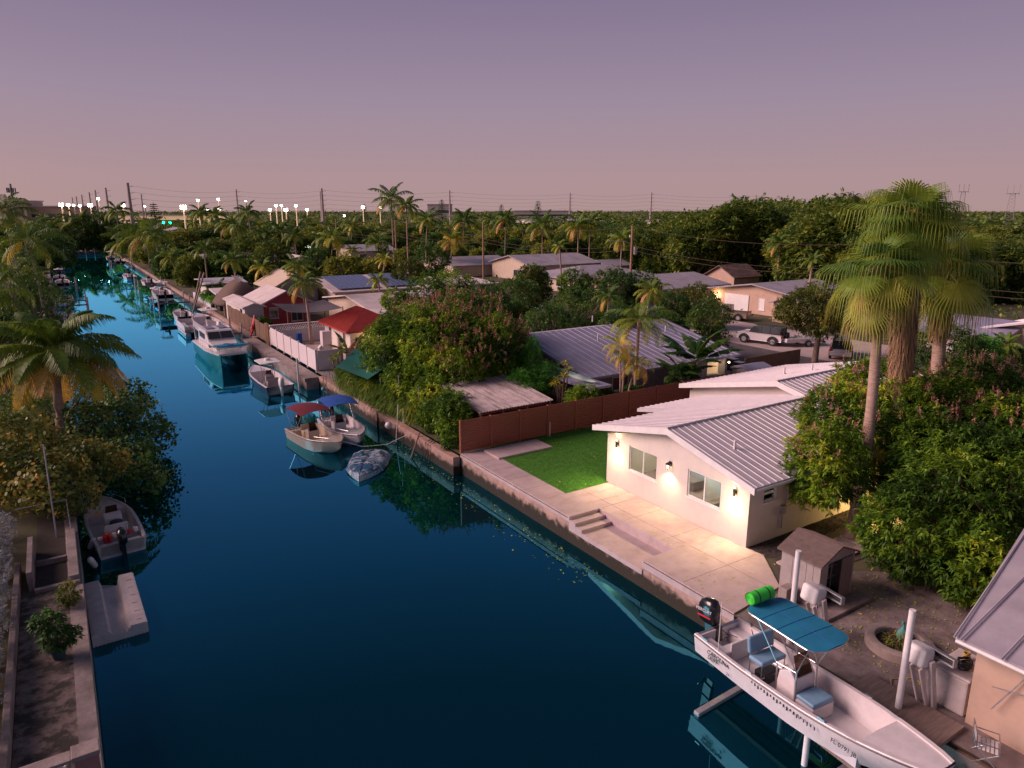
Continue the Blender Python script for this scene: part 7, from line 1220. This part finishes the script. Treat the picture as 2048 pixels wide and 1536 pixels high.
# dense planting on both banks of the canal, beyond the named trees
bp = 0
for i in range(46):
    left = i % 2 == 0; y = 62+210*(i/46)**.9 if left else 122+150*(i/46); x = -R.uniform(2.5, 9.5) if left else R.uniform(19.5, 25)
    if blocked(x, y): continue
    s = R.uniform(.5, .85); (put(PR2[i % 3], x, y, (s, s, s*.95), R.uniform(0, 6), 'leafy tree growing close to the canal bank', 'trees along the canal banks') if i % 3 else put(PP_[i % 3], x, y, (s*1.05,)*3, R.uniform(0, 6), 'palm growing close to the canal bank', 'palms along the canal banks'))
for i, x in enumerate((-4, -.5, 3, 14, 17.5, 21, 24.5, 6, 11)): put(PR2[i % 3], x, 287+(i % 3)*4+(14 if i > 6 else 0), (1.15, 1.15, 1.2), i*1.3, 'dark tree standing behind the dock across the canal end', 'trees across the canal end')
for i, (px, py, D, s, lb) in enumerate([(306, 404, 230, 5.2, 'dark pine beside the orange lit building'), (883, 398, 380, 5.5, 'thin dark pine right of the white hotel'), (1076, 400, 360, 6, 'pointed pine on the middle skyline'), (1003, 408, 400, 4, 'small pine left of the pointed pine'), (728, 408, 420, 4, 'faint pine left of the tall palm pair')]):
    x, y, z = GD(px, py, D); h = z-1.2; t = thing('norfolk_pine', lb, 'pine tree', (x, y, 1.2)); MB().tube([(0, 0, 0), (0, 0, h)], [.4, .05], 6).build('trunk', 'bark', t, local=True); c = []; d = []
    for k in range(22): 
        zz = h*(.18+.8*k/22); rr = h*.22*(1-k/23)
        for j in range(12): a = j*.523+k; [(c.append([rr*f*cos(a), rr*f*sin(a), zz+rr*.1*f]), d.append([cos(a)+NR.normal(0, .5), sin(a)+NR.normal(0, .5), .2])) for f in (.15, .4, .65, .9)]
    c = np.array(c); qmesh('crown', leafq(c, np.array(d), np.full(len(c), h*.06), np.full(len(c), h*.028), .1), NR.uniform(0, .5, len(c)), 'leaf_dark', t)
# far-off wood reaching the horizon: one mass
V = []; T = []
nn_ = 46000; pxs = NR.uniform(-120, 2170, nn_); Ds = 430+2600*NR.rand(nn_)**2.2; an = np.arctan((pxs-1024)/1419/cos(_TH))+_YW; X = Ds*np.sin(an)/1; Y_ = Ds*np.cos(an)
hh = 5.2+2.6*np.sin(X*.05)*np.sin(Y_*.043)+1.2*np.sin(X*.21+Y_*.17); Z = 1.2+hh*NR.rand(nn_)**.45; c = np.stack([X, Y_, Z], 1); d = NR.normal(0, 1, c.shape); d[:, 2] = abs(d[:, 2])*.5
V = leafq(c, d, 1.6+Ds*.0022, 1.2+Ds*.0016, .1); o = qmesh('far_woodland', V, .40+.25*np.sin(X*.03+Y_*.02)+NR.normal(0, .12, nn_), 'leaf_bg'); tag(o, 'far-off mass of trees fading along the flat horizon', 'woodland', kind='stuff')
# undergrowth between the gardens
nn_ = 30000; pxs = NR.uniform(-60, 2150, nn_); Ds = 52+330*NR.rand(nn_)**1.2; an = np.arctan((pxs-1024)/1419/cos(_TH))+_YW; X = Ds*np.sin(an); Y_ = Ds*np.cos(an)
ok = np.array([not blocked(a, b) and not (43 < a < 71 and 24 < b < 70) and not (b < 34 and a < 46) and not (17 < a < 29 and b < 60) for a, b in zip(X, Y_)]); X, Y_, Ds = X[ok], Y_[ok], Ds[ok]
hh = .5+1.3*np.clip(np.sin(X*.31)*np.sin(Y_*.27)+.35, 0, 1); c = np.stack([X, Y_, 1.2+hh*NR.rand(len(X))], 1); d = NR.normal(0, 1, c.shape); d[:, 2] = abs(d[:, 2])*.8
o = qmesh('ground_cover', leafq(c, d, .35+Ds*.003, .2+Ds*.0016, .1), .45+.2*np.sin(X*.4+Y_*.3)+NR.normal(0, .15, len(X)), 'leaf_bg'); tag(o, 'low mixed greenery covering the ground between the distant gardens', 'undergrowth', kind='stuff')
